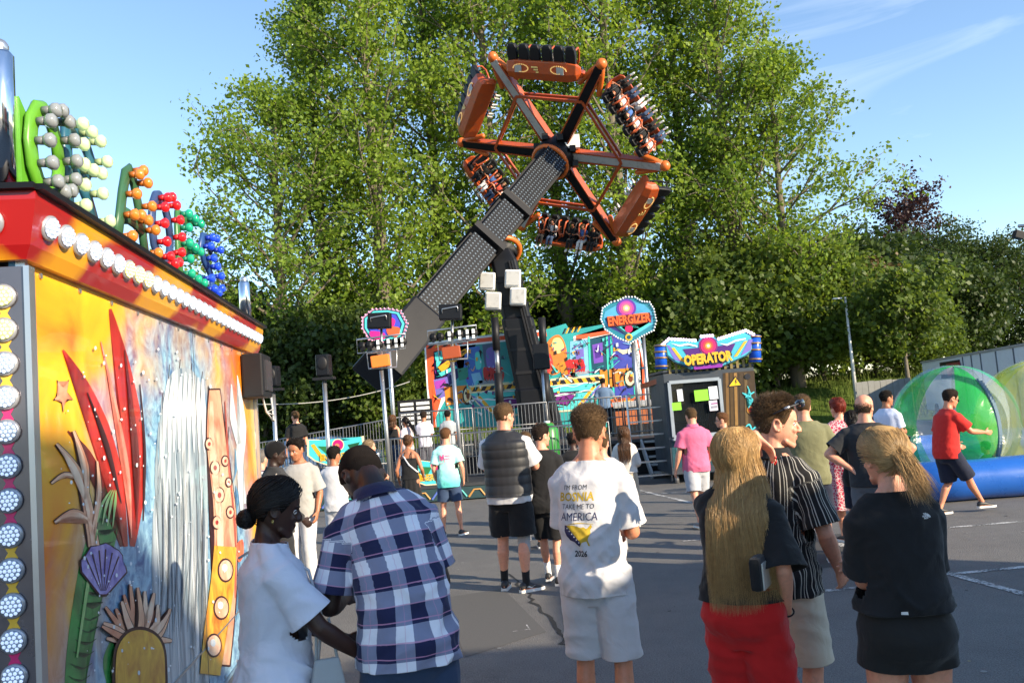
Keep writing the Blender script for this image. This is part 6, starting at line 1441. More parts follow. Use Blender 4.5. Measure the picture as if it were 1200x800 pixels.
# painted ground: warm sky running into a blue sea
def seaground():
    m, nt, b = nmat('airbrush_paint'); tc = N(nt, 'ShaderNodeTexCoord'); sp = N(nt, 'ShaderNodeSeparateXYZ'); nt.links.new(tc.outputs['Object'], sp.inputs[0])
    n1 = N(nt, 'ShaderNodeTexNoise', Scale=1.7, Detail=5.0, Distortion=1.2); nt.links.new(tc.outputs['Object'], n1.inputs['Vector']); n2 = N(nt, 'ShaderNodeTexNoise', Scale=5.0, Detail=6.0, Roughness=.7, Distortion=2.0); nt.links.new(tc.outputs['Object'], n2.inputs['Vector'])
    blue = mixc(nt, mth(nt, 'MULTIPLY_ADD', n2.outputs[0], 3.2, -1.1, clamp=True), srgb(30, 90, 150), srgb(170, 215, 235))
    warm = mixc(nt, mth(nt, 'MULTIPLY_ADD', n1.outputs[0], 3.0, -1.0, clamp=True), srgb(235, 110, 30), srgb(250, 195, 40))
    z = mth(nt, 'ADD', sp.outputs[2], mth(nt, 'MULTIPLY', mth(nt, 'SUBTRACT', n1.outputs[0], .5), 1.9))
    y = mth(nt, 'ABSOLUTE', mth(nt, 'ADD', sp.outputs[1], .1))
    f = mth(nt, 'MULTIPLY_ADD', mth(nt, 'ADD', mth(nt, 'MULTIPLY', z, .62), mth(nt, 'MULTIPLY', mth(nt, 'MULTIPLY', y, y), .34)), 1.5, -2.05, clamp=True)
    nt.links.new(mixc(nt, f, blue, warm), b.inputs['Base Color']); b.inputs['Roughness'].default_value = .28; b.inputs['Coat Weight'].default_value = .3; return m
AM = Art(onpanel, .0014)
cor = [onpanel(38, 302), onpanel(284, 408), onpanel(293, 733), tp(.01, .28)]
k0 = [tp(-.06, 2.5, .003), tp(TL-.015, 2.5, .003), tp(TL-.015, .30, .003), tp(-.06, .30, .003)]
mb = MB(); mb.add(k0, [(3, 2, 1, 0)]); wb(mb, 'mural_ground', seaground(), st)
red1 = airbrush(srgb(130, 15, 15), srgb(215, 55, 45), 5, 0, (1, 1, .35)); red2 = airbrush(srgb(70, 5, 12), srgb(150, 25, 25), 5, 0, (1, 1, .35)); pe = airbrush(srgb(205, 110, 80), srgb(250, 205, 165), 4); pe2 = airbrush(srgb(235, 160, 120), srgb(255, 228, 200), 5); gr1 = airbrush(srgb(10, 80, 45), srgb(70, 170, 80), 5, 0, (1, 1, 1)); gr2 = airbrush(srgb(110, 180, 90), srgb(190, 225, 150), 6); gy1 = airbrush(srgb(95, 120, 140), srgb(205, 215, 220), 4, 0, (3, 3, .35)); gy2 = airbrush(srgb(190, 205, 215), srgb(245, 246, 246), 4, 0, (3, 3, .35)); gd = airbrush(srgb(190, 110, 15), srgb(250, 205, 60), 6); pu_ = airbrush(srgb(85, 75, 170), srgb(190, 180, 235), 8); wt = airbrush(srgb(210, 230, 245), srgb(255, 255, 255), 8); ink = paint(srgb(60, 25, 30), .4, var=.2); bl_ = airbrush(srgb(40, 110, 170), srgb(150, 205, 230), 5, .4, (1, 1, .4))
rg = random.Random(77)
# splashes and bubbles
for cx, cy, sx, sy, n_ in ((70, 420, 22, 48, 70), (58, 640, 14, 70, 70), (255, 520, 16, 60, 50), (160, 500, 26, 60, 50), (235, 420, 14, 20, 22), (95, 700, 14, 50, 20)):
    for i in range(n_): AM.add(disc(rg.gauss(cx, sx*.5), rg.gauss(cy, sy*.5), rg.uniform(.6, 2.5), 8, rg.uniform(.8, 2.4)), wt, 1)
for i in range(26):
    x = rg.uniform(60, 180); y = rg.uniform(450, 640); AM.add(ribbon([(x, y), (x+rg.uniform(4, 14), y+rg.uniform(14, 34)), (x+rg.uniform(-6, 12), y+rg.uniform(40, 70))], [.6, rg.uniform(2, 5), .6], 5), bl_, 1)
# red kelp, a bundle of wavy fronds fanning out of the sand
for pth, ws, m_, ly in (([(150, 640), (150, 560), (130, 480), (116, 420), (96, 366)], [8, 24, 30, 20, 3], red2, 2), ([(154, 640), (160, 560), (150, 480), (140, 420), (128, 362)], [6, 20, 26, 18, 3], red1, 3), ([(160, 640), (172, 570), (168, 500), (158, 440), (160, 392)], [5, 16, 20, 12, 2], red1, 2), ([(146, 640), (136, 560), (118, 500), (96, 450), (72, 410)], [5, 13, 17, 12, 2], red1, 4), ([(142, 640), (126, 580), (100, 530), (78, 505)], [5, 10, 9, 2], red2, 3), ([(152, 630), (148, 550), (132, 470), (116, 400)], [1, 3, 4, 1], airbrush(srgb(235, 110, 90), srgb(250, 160, 140), 8), 6), ([(158, 620), (160, 540), (150, 460), (144, 410)], [1, 3, 4, 1], AM.mats[-1] if False else red2, 6), ([(166, 610), (168, 530), (162, 450)], [1, 2.5, 1], ink, 6), ([(140, 590), (124, 520), (100, 460)], [1, 2.5, 1], ink, 6)): AM.add(ribbon(pth, ws), m_, ly)
# pale fan coral branching to the left
for pth, ws in (([(108, 640), (100, 590), (88, 550), (64, 520)], [13, 11, 8, 3]), ([(104, 610), (84, 600), (62, 612)], [8, 7, 3]), ([(98, 585), (98, 545), (84, 505)], [8, 7, 3]), ([(92, 560), (74, 556), (58, 566)], [6, 5, 2]), ([(106, 625), (114, 580), (112, 540)], [7, 6, 2])):
    AM.add(ribbon(pth, [w_+2.4 for w_ in ws]), ink, 4); AM.add(ribbon(pth, ws), pe, 5); AM.add(ribbon([(x-1, y) for x, y in pth], [w_*.35 for w_ in ws]), pe2, 6)
# one big lilac scallop shell
sc = [(118+26*math.cos(a)*(1+.06*math.cos(9*a)), 668+30*math.sin(a)*(1+.06*math.cos(9*a))) for a in np.linspace(math.pi*.98, math.pi*2.02, 16)]+[(122, 696), (114, 696)]
AM.add(inset(sc, 1.07), ink, 6); AM.add(sc, pu_, 7)
for q in (-.8, -.5, -.2, .1, .4, .7): AM.add(ribbon([(118+q*4, 692), (118+q*26, 642+abs(q)*14)], [.5, 1.5], 4), ink, 8)
# starfish
sf = [(72+(11 if k % 2 == 0 else 4.5)*math.cos(k*math.pi/5+.3), 462+(19 if k % 2 == 0 else 8)*math.sin(k*math.pi/5+.3)) for k in range(10)]
AM.add(inset(smooth_closed(sf, 4), 1.12), ink, 4); AM.add(smooth_closed(sf, 4), pe, 5)
# long green kelp blade
AM.add(ribbon([(128, 560), (122, 610), (108, 670), (94, 740), (86, 800), (84, 860)], [8, 36, 38, 32, 26, 24]), ink, 2); AM.add(ribbon([(128, 562), (122, 611), (108, 670), (94, 740), (86, 800), (84, 860)], [6, 33, 35, 29, 23, 21]), gr1, 3)
for i in range(15):
    t = i/14; y = 606+t*200; x = 122-t*36+3; AM.add(ribbon([(x-13, y), (x, y+6), (x+12, y-1)], [.7, 1.7, .7], 4), airbrush(srgb(5, 50, 35), srgb(20, 90, 50), 5) if i == 0 else AM.mats[-1], 4)
AM.add(ribbon([(112, 620), (100, 690), (88, 770)], [2, 4, 2]), gr2, 5)
for a in range(4): AM.add(ribbon([(112+a*6, 612+a*2), (118+a*5, 590), (128+a*2, 574)], [.6, 3.4, .6]), gr2, 5)
for a in range(5): AM.add(ribbon([(128+a*7, 800), (124+a*8, 770), (140+a*6, 730+a*5)], [9, 8, 1]), gr2 if a % 2 else gr1, 3)
# milky waterfall with a foam head
AM.add(smooth_closed([(196, 445), (208, 432), (226, 436), (240, 470), (243, 560), (242, 700), (240, 830), (190, 830), (178, 700), (178, 610), (186, 540), (190, 480)]), gy1, 3)
for i in range(22):
    x = 184+i*2.7+rg.uniform(-2, 2); y = rg.uniform(455, 640); AM.add(ribbon([(x, y), (x+rg.uniform(-4, 4), y+70), (x+rg.uniform(-7, 7), y+150), (x+rg.uniform(-4, 4), min(820, y+240))], [.6, rg.uniform(2, 5.5), rg.uniform(2, 4), .6], 5), gy2 if i % 2 else gy1, 4)
for i in range(9): AM.add(ribbon([(196+i*5, 436-abs(4-i)*-2), (192+i*5.6, 480), (190+i*6, 530)], [2, 6, 1], 5), gy2, 5)
for i in range(7): AM.add(ribbon([(188+i*8, 560), (190+i*8, 640), (186+i*8, 740)], [.4, 1.4, .4], 5), airbrush(srgb(80, 95, 115), srgb(120, 135, 150), 5) if i == 0 else AM.mats[-1], 6)
# golden coral spires
for x, y0, y1, w_ in ((193, 470, 384, 6), (206, 450, 392, 5), (219, 455, 396, 7), (232, 470, 400, 5), (247, 520, 420, 10), (262, 560, 440, 8), (186, 500, 420, 4)): AM.add(ribbon([(x, y0), (x+3, lerp(y0, y1, .5)), (x-1, y1)], [w_, w_*.9, .8]), gd, 2); AM.add(ribbon([(x+w_*.3, y0), (x+3+w_*.3, lerp(y0, y1, .5))], [.8, .8]), ink, 3)
# big pink anemone at the foot
for i in range(17):
    a = math.pi*(1.06+.88*((i*7) % 17)/16); l1, l2 = rg.uniform(30, 40), rg.uniform(58, 78); b = a+rg.uniform(-.25, .25); c0 = (158+8*math.cos(a), 756+10*math.sin(a)); pth = [c0, (158+l1*.75*math.cos(a), 756+l1*math.sin(a)), (158+l2*.62*math.cos(b), 756+l2*math.sin(b))]; ly = 5+(i % 3)*2
    AM.add(ribbon(pth, [11, 9, 4.4]), ink, ly); AM.add(ribbon(pth, [8.6, 6.8, 2.6]), pe if i % 2 else pe2, ly+1)
AM.add(smooth_closed([(128, 770), (140, 742), (162, 734), (184, 746), (192, 775), (186, 830), (134, 830)]), ink, 11); AM.add(smooth_closed([(131, 772), (142, 745), (162, 738), (182, 749), (189, 777), (183, 830), (137, 830)]), gd, 12)
# pink coral column with golden bosses on the right
AM.add(ribbon([(250, 455), (252, 520), (262, 600), (262, 690), (256, 780)], [14, 24, 28, 30, 26]), ink, 5); AM.add(ribbon([(250, 457), (252, 520), (262, 600), (262, 690), (256, 778)], [12, 22, 26, 27, 23]), pe, 6)
AM.add(ribbon([(246, 470), (247, 530), (256, 610), (255, 690)], [4, 7, 8, 6]), pe2, 7); AM.add(ribbon([(262, 470), (266, 540), (274, 620), (274, 700)], [1, 2, 2, 1]), airbrush(srgb(170, 60, 50), srgb(210, 100, 80), 5), 7)
for cx, cy, r in ((243, 520, 4), (250, 548, 5), (262, 540, 3.5), (255, 580, 5.5), (268, 600, 4), (252, 612, 4.5), (266, 565, 3)): AM.add(disc(cx, cy, r+1.2, 16, 1.5), ink, 7); AM.add(disc(cx, cy, r, 16, 1.5), pe2, 8); AM.add(disc(cx, cy, r*.4, 10, 1.5), red1, 9)
AM.add(ribbon([(262, 640), (258, 690), (250, 740), (244, 790)], [26, 28, 26, 24]), gd, 8)
for cx, cy, r in ((262, 668, 8), (257, 712, 8), (248, 756, 8)): AM.add(disc(cx, cy, r+1.5, 20, 1.5), ink, 9); AM.add(disc(cx, cy, r, 20, 1.5), pe2, 10); AM.add(disc(cx-1.5, cy-3, r*.4, 14, 1.4), wt, 11)
for pth in ([(277, 440), (284, 500), (280, 560), (284, 620)], [(284, 480), (279, 530), (285, 590)], [(270, 450), (272, 490), (279, 520)]): AM.add(ribbon(pth, [1, 7, 6, 1][:len(pth)], 5), gy2, 5)
for i in range(16): x = rg.uniform(264, 288); y = rg.uniform(520, 720); AM.add(ribbon([(x, y), (x+3, y+18), (x-2, y+40)], [.5, 3, .5], 4), bl_, 4)
AM.add(smooth_closed([(275, 640), (283, 632), (284, 650), (278, 658)]), airbrush(srgb(220, 70, 40), srgb(250, 140, 90), 6), 6)
for i in range(420):
    x = rg.triangular(50, 290, 120); y = rg.uniform(400, 790); AM.add(disc(x, y, rg.uniform(.4, 1.6), 7, rg.uniform(.8, 2.2)), wt, 2 if i % 3 else 13)
for i in range(60):
    x = rg.uniform(55, 285); y = rg.uniform(430, 740); k = rg.uniform(.6, 1.5); AM.add(ribbon([(x, y), (x+6*k, y-9*k), (x+13*k, y-6*k), (x+15*k, y+3*k), (x+10*k, y+7*k)], [.5, 2.2*k, 2.8*k, 2*k, .5], 5), (bl_, wt, bl_)[i % 3], 1)
AM.build('mural_painting', st)
m = MB()
for s_ in np.linspace(.06, TL-.06, 12):
    for z_ in (2.46, .32): m.tube([tp(s_, z_, .004), tp(s_, z_, .010)], .011, segs=8, ref=(0, 0, 1))
sc_ob = wb(m, 'panel_screws', paint((.45, .45, .46), .35, .8), st); sc_ob['kind'] = 'stuff'; wb(MB().box(tp(TL*.52, 1.4, .0185), (.006, .002, 2.2), TM), 'panel_seam', paint((.05, .05, .06), .6), st)
al = paint((.55, .56, .58), .3, .85, var=.15)
m = MB(); m.box(tp(-.075, 1.3, .0), (.025, .03, 2.4), TM); m.box(tp(TL/2, .27, .012), (TL, .03, .05), TM); m.box(tp(TL+.02, 1.4, 0), (.04, .06, 2.3), TM); m.box(tp(TL/2, .62, .006), (TL-.02, .012, .012), TM); wb(m, 'panel_edge', al, st)
m = MB(); m.box(tp(TL*.5, .14, -.25), (TL*.96, .05, .2), TM); wb(m, 'skirt', BLK2, st)
for s in (.5, 1.3): wb(MB().tube([tp(TL-s, .3, -.3), tp(TL-s, .3, -.55)], .28, segs=20, ref=(0, 0, 1)), 'wheel', BLK2, st, True)
wb(MB().tube([tp(TL-.12, 0, -.1), tp(TL-.12, .3, -.1)], .03, segs=8), 'support_leg', STL, st, True)
wb(MB().box(tp(TL-.35, .72, .012), (.05, .02, .04), TM), 'marker_light', paint((.6, .25, .03), .3), st)
# control box and cable loops at the far end
bx = wb(MB().box(tp(TL-.28, 2.28, .09), (.42, .16, .34), TM), 'switch_box', BLK2, st, bevel=.015); wb(MB().box(tp(TL-.28, 2.28, .175), (.30, .02, .24), TM), 'switch_box_door', paint((.03, .03, .035), .3), bx)
m = MB()
for k in range(3): m.tube([tp(TL+.06, 2.30-.03*k, .05), tp(TL+.12+.02*k, 2.20, .12), tp(TL+.10, 2.02-.05*k, .14), tp(TL+.02, 2.0, .10), tp(TL+.0, 2.2, .06)], .009, segs=5)
wb(m, 'cable_loop', paint((.4, .4, .4), .5), st, True)
# roof edge: sloped fascia in red and yellow with a lamp row
def fascia_mat():
    m, nt, b = nmat('fascia_paint'); tc = N(nt, 'ShaderNodeTexCoord'); sp = N(nt, 'ShaderNodeSeparateXYZ'); nt.links.new(tc.outputs['Object'], sp.inputs[0])
    n_ = N(nt, 'ShaderNodeTexNoise', Scale=1.6, Detail=5.0, Distortion=.6); nt.links.new(tc.outputs['Object'], n_.inputs['Vector'])
    w_ = N(nt, 'ShaderNodeMath', operation='SINE'); nt.links.new(mth(nt, 'MULTIPLY_ADD', sp.outputs[1], 5.2, mth(nt, 'MULTIPLY_ADD', sp.outputs[2], -9.0, mth(nt, 'MULTIPLY', n_.outputs[0], 6.0))), w_.inputs[0])
    f = mth(nt, 'MULTIPLY_ADD', w_.outputs[0], 1.3, .22, clamp=True); c = mixc(nt, f, srgb(165, 22, 22), srgb(235, 165, 25)); nt.links.new(mixc(nt, mth(nt, 'MULTIPLY', n_.outputs[0], .35), c, srgb(90, 10, 10)), b.inputs['Base Color']); b.inputs['Roughness'].default_value = .3; b.inputs['Coat Weight'].default_value = .3; return m
FM = fascia_mat()
prof = [(2.485, .004), (2.485, .035), (2.53, .06), (2.675, .095), (2.705, .095), (2.705, -.1)]   # z, out
C2 = A0-TD*.09                                      # corner where the roof edge turns to the end wall
ED = Vector((-1, -.16, 0)).normalized(); EN = Vector((.16, -1, 0)).normalized()
def fascia(p0, p1, n0, n1):
    m = MB(); rs = []
    for p, n_ in ((p0, n0), (p1, n1)): rs.append([p+n_*o+UZ*z for z, o in prof])
    m.rings([r[::-1] for r in rs]); return m
bis = (TN+EN); bis = bis/(bis.dot(TN))
wb(fascia(C2, A1+TD*.1, bis, TN), 'roof_edge', FM, st); wb(fascia(C2+ED*2.6, C2, EN, bis), 'roof_edge', FM, st)
m = MB(); m.beam(C2+bis*.10+UZ*2.715, A1+TD*.12+TN*.10+UZ*2.715, .05, .02); m.beam(C2+bis*.10+UZ*2.715, C2+ED*2.6+EN*.10+UZ*2.715, .05, .02); wb(m, 'roof_trim', BLK, st)
wb(MB().box(tp(TL/2, 2.70)-TN*1.2, (TL+.1, 2.5, .05), TM), 'roof', BLK2, st)
m = MB(); q = [C2+ED*.02, C2+ED*2.6]; m.add([q[0]+UZ*.25, q[1]+UZ*.25, q[1]+UZ*2.47, q[0]+UZ*2.47], [(0, 3, 2, 1)]); wb(m, 'end_wall', paint(srgb(120, 60, 40), .3, var=.5), st)
lampw = paint((.55, .66, .90), .15, emit=(.65, .8, 1), es=.35); lampy = paint((.86, .84, .45), .15, emit=(.9, 1, .4), es=.5); rimm = paint((.42, .43, .46), .3, .5)
def lampmesh(r):
    a = MB().tube([(0, 0, 0), (0, 0, .008), (0, 0, .014)], [r*1.08, r*1.1, r*.95], segs=20, ref=(0, 1, 0)); b = MB().tube([(0, 0, .014), (0, 0, .017), (0, 0, .019)], [r*.92, r*.8, r*.4], segs=20, ref=(0, 1, 0)); c = MB()
    for i in range(19):
        rr, an = (0, 0) if i == 0 else ((r*.38, i*math.pi/3) if i < 7 else (r*.72, i*math.pi/6)); c.ell((rr*math.cos(an), rr*math.sin(an), .019 if rr < r*.5 else .017), (.0072*r/.042, .0072*r/.042, .004), u=6, w=4)
    return a.mesh('lamp', True), b.mesh('lens', True), c.mesh('led_points', True)
LA, LB, LC_ = lampmesh(.040); LA.materials.append(rimm); LB.materials.append(paint((.30, .36, .46), .15)); LC_.materials.append(lampw)
LD = LC_.copy(); LD.materials.clear(); LD.materials.append(lampy); LE = LB.copy(); LE.materials.clear(); LE.materials.append(paint((.55, .55, .25), .15))
def lamp(p, nrm, yel=False, k=1.0):
    q = Vector(nrm).to_track_quat('Z', 'Y'); a = bpy.data.objects.new('lamp', LA); link(a, st); a.location = Vector(p)-st.location; a.rotation_mode = 'QUATERNION'; a.rotation_quaternion = q; a.scale = (k, k, k)
    link(bpy.data.objects.new('lens', LE if yel else LB), a); link(bpy.data.objects.new('led_points', LD if yel else LC_), a)
fn_ = (TN*.17+UZ*-.04*-1).normalized(); fn_ = (TN*.17-UZ*.04-TD*.05).normalized()
for i in range(31): 
    s = -.05+i*.138; lamp(tp(s, 2.605, .082), fn_, 5 <= i <= 8 and i != 5, 1.02)
for i in range(4): lamp(C2+ED*(.06+i*.17)+EN*.083+UZ*2.605, (EN*.17-UZ*.04).normalized(), False, 1.15)
# lamp column on the corner
cpos = C2+ED*.035+EN*.0; m = MB(); ME = Matrix((ED, -EN, UZ)).transposed(); m.box(cpos+EN*.02+UZ*1.36, (.13, .05, 2.2), ME); wb(m, 'lamp_column', paint((.16, .15, .17), .25, .7, var=.4), st)
m = MB(); m.box(cpos+ED*.075+EN*.03+UZ*1.36, (.018, .05, 2.2), ME); m.box(cpos-ED*.075+EN*.03+UZ*1.36, (.018, .05, 2.2), ME); wb(m, 'column_edge', al, st)
pk = paint(srgb(205, 45, 110), .25, var=.2); yl = paint(srgb(225, 180, 60), .25, var=.2)
for i in range(19):
    z = 2.36-i*.112; lamp(cpos+EN*.047+UZ*z, EN, i < 2, .95)
    m = MB(); c = cpos+EN*.047+UZ*(z-.056); rs = []
    pl = [(-.012, .03), (.012, .03), (.020, .018), (.010, 0), (.020, -.018), (.012, -.03), (-.012, -.03), (-.020, -.018), (-.010, 0), (-.020, .018)]
    m.prism(pl, .006, Matrix.Translation(c) @ ME.to_4x4()); wb(m, 'coloured_insert', yl if i in (0, 1, 2, 7, 8, 9, 15, 16) else pk, st)
# chrome posts on the roof
for p, h in ((C2+ED*.035+EN*.02+UZ*2.70, .50), (A1-TD*.12+UZ*2.70, .36)):
    wb(MB().tube([p, p+UZ*h, p+UZ*(h+.02)], [.045, .045, .03], segs=18), 'chrome_post', paint((.75, .77, .80), .12, 1.0, var=.05), st, True); wb(MB().ell(p+UZ*(h+.03), (.03, .03, .03)), 'post_cap', al, st, True)
m = MB(); p0 = C2+ED*.05+TD*.0; m.add([p0+UZ*2.74, p0+TD*.42+UZ*2.74, p0+TD*.34+UZ*3.10, p0+TD*.0+UZ*3.36], [(0, 1, 2, 3)]); 
# letters of the roof sign, each with its ring of bulbs
SK = {'O': [(.5+.38*math.cos(a), .5+.5*math.sin(a)) for a in np.linspace(0, 2*math.pi, 13)[:-1]], 'R': [(.1, 0), (.1, .25), (.1, .5), (.1, .75), (.1, 1), (.35, 1), (.6, .98), (.78, .78), (.6, .56), (.35, .52), (.6, .3), (.8, 0)], 'A': [(.05, 0), (.15, .3), (.25, .6), (.38, .9), (.52, 1), (.66, .88), (.78, .6), (.88, .3), (.95, 0), (.38, .36), (.62, .36)], 'E': [(.8, 1), (.5, 1), (.15, .98), (.12, .75), (.12, .5), (.42, .5), (.7, .5), (.12, .25), (.15, .02), (.5, 0), (.82, 0)], 'S': [(.85, .85), (.6, 1), (.3, .95), (.14, .76), (.3, .58), (.55, .48), (.8, .35), (.8, .12), (.55, 0), (.25, .02), (.08, .18)]}
SEGS = {'O': [(list(range(12))+[0])], 'R': [[0, 1, 2, 3, 4, 5, 6, 7, 8, 9, 2], [9, 10, 11]], 'A': [[0, 1, 2, 3, 4, 5, 6, 7, 8], [1, 9, 10, 7]], 'E': [[0, 1, 2, 3, 4, 7, 8, 9, 10], [4, 5, 6]], 'S': [list(range(11))]}
BB = MB().tube([(0, 0, 0), (0, 0, .03)], [.014, .017], segs=12, ref=(0, 1, 0)).mesh('bulb', True); BG = MB().tube([(0, 0, .028), (0, 0, .04), (0, 0, .056), (0, 0, .066)], [.018, .026, .026, .014], segs=14, ref=(0, 1, 0)).mesh('bulb', True)
def bulbset(col, es):
    b1 = BB.copy(); b1.materials.append(paint(tuple(q*.6 for q in col), .4)); g1 = BG.copy(); g1.materials.append(paint(col, .12, coat=.6, emit=col if es else None, es=es)); return b1, g1
for ch, sc_, w_, h_, bc, gc, es in (('O', .05, .32, .30, srgb(90, 150, 40), (.24, .26, .27), 0), ('R', .40, .38, .32, srgb(40, 90, 110), (.55, .70, .35), .2), ('A', 1.0, .44, .36, srgb(50, 90, 60), (.62, .17, .02), .25), ('O', 1.50, .44, .36, srgb(50, 70, 110), (.72, .012, .015), .3), ('E', 2.0, .44, .36, srgb(60, 110, 60), (.01, .30, .16), .25), ('S', 2.52, .40, .36, srgb(40, 70, 120), (.015, .06, .62), .3)):
    sk = SK[ch]; m = MB(); o2 = .04
    for sg_ in SEGS[ch]:
        pts = [tp(sc_-w_/2+sk[i][0]*w_, 2.76+sk[i][1]*h_, o2) for i in sg_]
        m.tube(pts, [(.040, .018)]*len(pts), segs=10, ref=TN)
    lt = wb(m, 'roof_letter', paint(bc, .35, var=.35, scale=6), st, True)
    b1, g1 = bulbset(gc, es)
    for x, y in sk:
        p = tp(sc_-w_/2+x*w_, 2.76+y*h_, o2+.018); b = bpy.data.objects.new('bulb', b1); link(b, lt); b.location = p-st.location; b.rotation_mode = 'QUATERNION'; b.rotation_quaternion = TN.to_track_quat('Z', 'Y')
        g_ = bpy.data.objects.new('bulb', g1); link(g_, lt); g_.location = p-st.location; g_.rotation_mode = 'QUATERNION'; g_.rotation_quaternion = TN.to_track_quat('Z', 'Y')
m = MB(); sp0 = [tp(-.10, 2.70, .0), tp(.10, 2.70, .0), tp(.02, 2.97, .0), tp(-.10, 3.06, .0)]; m.add([q+TN*.02 for q in sp0]+[q-TN*.02 for q in sp0], [(3, 2, 1, 0), (4, 5, 6, 7), (0, 1, 5, 4), (1, 2, 6, 5), (2, 3, 7, 6), (3, 0, 4, 7)]); wb(m, 'sign_backing', paint(srgb(90, 155, 45), .35, var=.35, scale=7), st)
# ---------------------------------------------------------------- the crowd
def at(px, hy, Y, z0=0.0, h=None):
    zt = P(px, hy, Y).z; hh = h or (zt-z0); q = P(px, hy+.2*hh*1000/Y, Y); return dict(loc=(q.x, Y, z0), h=hh)
def w2c(p, loc, yaw, h): return Matrix.Rotation(-yaw, 3, 'Z') @ (Vector(p)-Vector(loc))*(1.8/h)
FAIR = srgb(214, 158, 130); TANF = srgb(198, 138, 106); OLV = srgb(170, 116, 84); DARK = srgb(62, 40, 30); DARK2 = srgb(48, 33, 27)
BLKC = cloth((.012, .012, .013)); WHC = cloth((.57, .57, .59)); GRC = cloth((.34, .34, .35)); NAVYC = cloth((.012, .016, .035)); DENIM = cloth((.035, .06, .12), fine=300, fs=.4)
SOLW = paint((.68, .68, .66), .6, var=.08); SHB = paint((.02, .02, .022), .5); SHG = paint((.20, .20, .21), .6); SOCKB = cloth((.012, .012, .013)); SOCKW = cloth((.66, .66, .66))
H_DK = hairmat((.012, .009, .008), (.035, .024, .018)); H_BR = hairmat((.040, .024, .013), (.115, .070, .036)); H_BLK = hairmat((.006, .005, .005), (.018, .014, .012)); H_BL = hairmat((.30, .150, .045), (.78, .51, .22), .36); H_BL2 = hairmat((.20, .105, .036), (.66, .43, .19), .38); H_RED = hairmat((.12, .012, .008), (.30, .045, .022)); H_CH = hairmat((.06, .028, .014), (.16, .075, .035)); H_LB = hairmat((.13, .085, .045), (.30, .21, .12))
# 1 -- girl in white at the mural
p = Person(**at(318, 558, 3.40), yaw=R(-62), sex='f', vs=.0055, skin=DARK, w=1.02, label='young woman in white t-shirt, black hair in a low bun, beside the mural', hands={'R': (.19, .33, 1.02), 'L': (-.06, .32, 1.05)}, pole={'R': (.9, -.7, -.5), 'L': (-.5, -.8, -.5)}, head=(8, 14, 0), curl=.55, palm={'R': (-.5, 0, .8), 'Rt': (-.6, .3, .6)})
p.body(); p.top(cloth((.62, .65, .74)), hem=.90, ease=.022, hemw=.012, sleeve=.80, srf=1.30, sr=.068, wr=.014, neck=1.525); p.bottom(cloth((.10, .12, .16)), 'trousers', 1.9, 1.02, (.102, .078, .07)); p.shoes(SOLW, SOLW)
p.gathered(H_BLK, tie=(0, -.112, -.035), n=520, tailr=.040, ntail=160, bun=True, vol=.016, w=.0035, front=.098); p.eyes((.02, .012, .01), (.006, .005, .005))
m = MB(); ringtube(m, (p.HM @ Vector((.082, -.012, -.026)))*p.s, (0, 1, 0), .011, .0016, 14); m.build('earring', paint((.6, .45, .15), .2, 1.0), p.root, True)
m = MB().tube([(p.T(Vector(q)))*p.s for q in ((-.05, -.125, 1.47), (.02, -.03, 1.53), (.10, .13, 1.40), (.12, .17, 1.2), (.18, .12, 1.0))], .006, segs=6); m.build('strap', cloth((.45, .47, .5)), p.root, True)
# 2 -- man in the checked shirt
p = Person(**at(474, 574, 3.42, h=1.86), yaw=R(16), vs=.0055, skin=DARK2, w=.92, label='tall man in navy and white checked shirt bending his head down', lean=(19, -7, 4), head=(-16, 46, 4), hands={'L': (-.20, .34, 1.08), 'R': (.08, .36, 1.10)}, pole={'L': (-.35, -.4, -1), 'R': (.35, -.3, -1)}, curl=.6)
PL = plaid(); p.body(); p.top(PL, 'checked_shirt', hem=.89, ease=.026, hemw=.014, sleeve=.80, sr=.068, srf=1.16, wr=.012, neckr=.12); p.collar(PL, r=.076, h=.030); p.bottom(DENIM, 'jeans', 1.92, 1.0, (.105, .082, .074)); p.shoes(SHB, SOLW)
p.short(H_BLK, fade=.15, topv=.004, n=3200, ln=.009, curly=.5, sidev=.003, w=.0018, front=.098)
# 3 -- man in the white printed shirt
p = Person(**at(688, 478, 4.70), yaw=R(-17), vs=.0055, skin=TANF, w=.94, label='man in white t-shirt with a map print on the back and white shorts', hands={'L': (-.07, .31, 1.10), 'R': (.13, .27, 1.10)}, pole={'L': (-.35, -.5, -.9), 'R': (.35, -.5, -.9)}, head=(-4, 3, 0), feet={'L': (-.11, .02, 8), 'R': (.12, -.05, -12)}, lean=(2, 2, 0))
p.body(); p.top(WHC, hem=.83, ease=.020, hemw=.014, sleeve=.86, sr=.070, srf=1.18, wr=.0105, back=.010); p.bottom(cloth((.56, .56, .58)), 'shorts', .98, 1.0, (.112, .108, .108), wr=.007); p.shoes(SOLW, SOLW, SOCKW)
p.short(H_BR, fade=.52, topv=.020, n=3600, ln=.026, curly=.35, sidev=.004, back=-.055, w=.0024)
x0_ = -.045; tee = p.topob; gold = paint(srgb(190, 160, 40), .7, var=.3, scale=40); navyp = paint(srgb(34, 36, 78), .7, var=.2); blkp = paint((.02, .02, .025), .7)
for t, z, sz, m_, xs_, b_ in (("I'M FROM", 1.392, .036, blkp, .86, .0), ('BOSNIA', 1.343, .062, gold, .88, .0016), ('TAKE ME TO', 1.293, .037, blkp, .86, .0), ('AMERICA', 1.240, .060, navyp, .82, .0), ('2026', 1.052, .042, blkp, .85, .0012)):
    p.project(tee, textmb(t, sz, (x0_+(.006 if z < 1.3 else 0), 0, z), shear=.18, bold=b_, xs=xs_), 'shirt_lettering', m_, off=.0013)
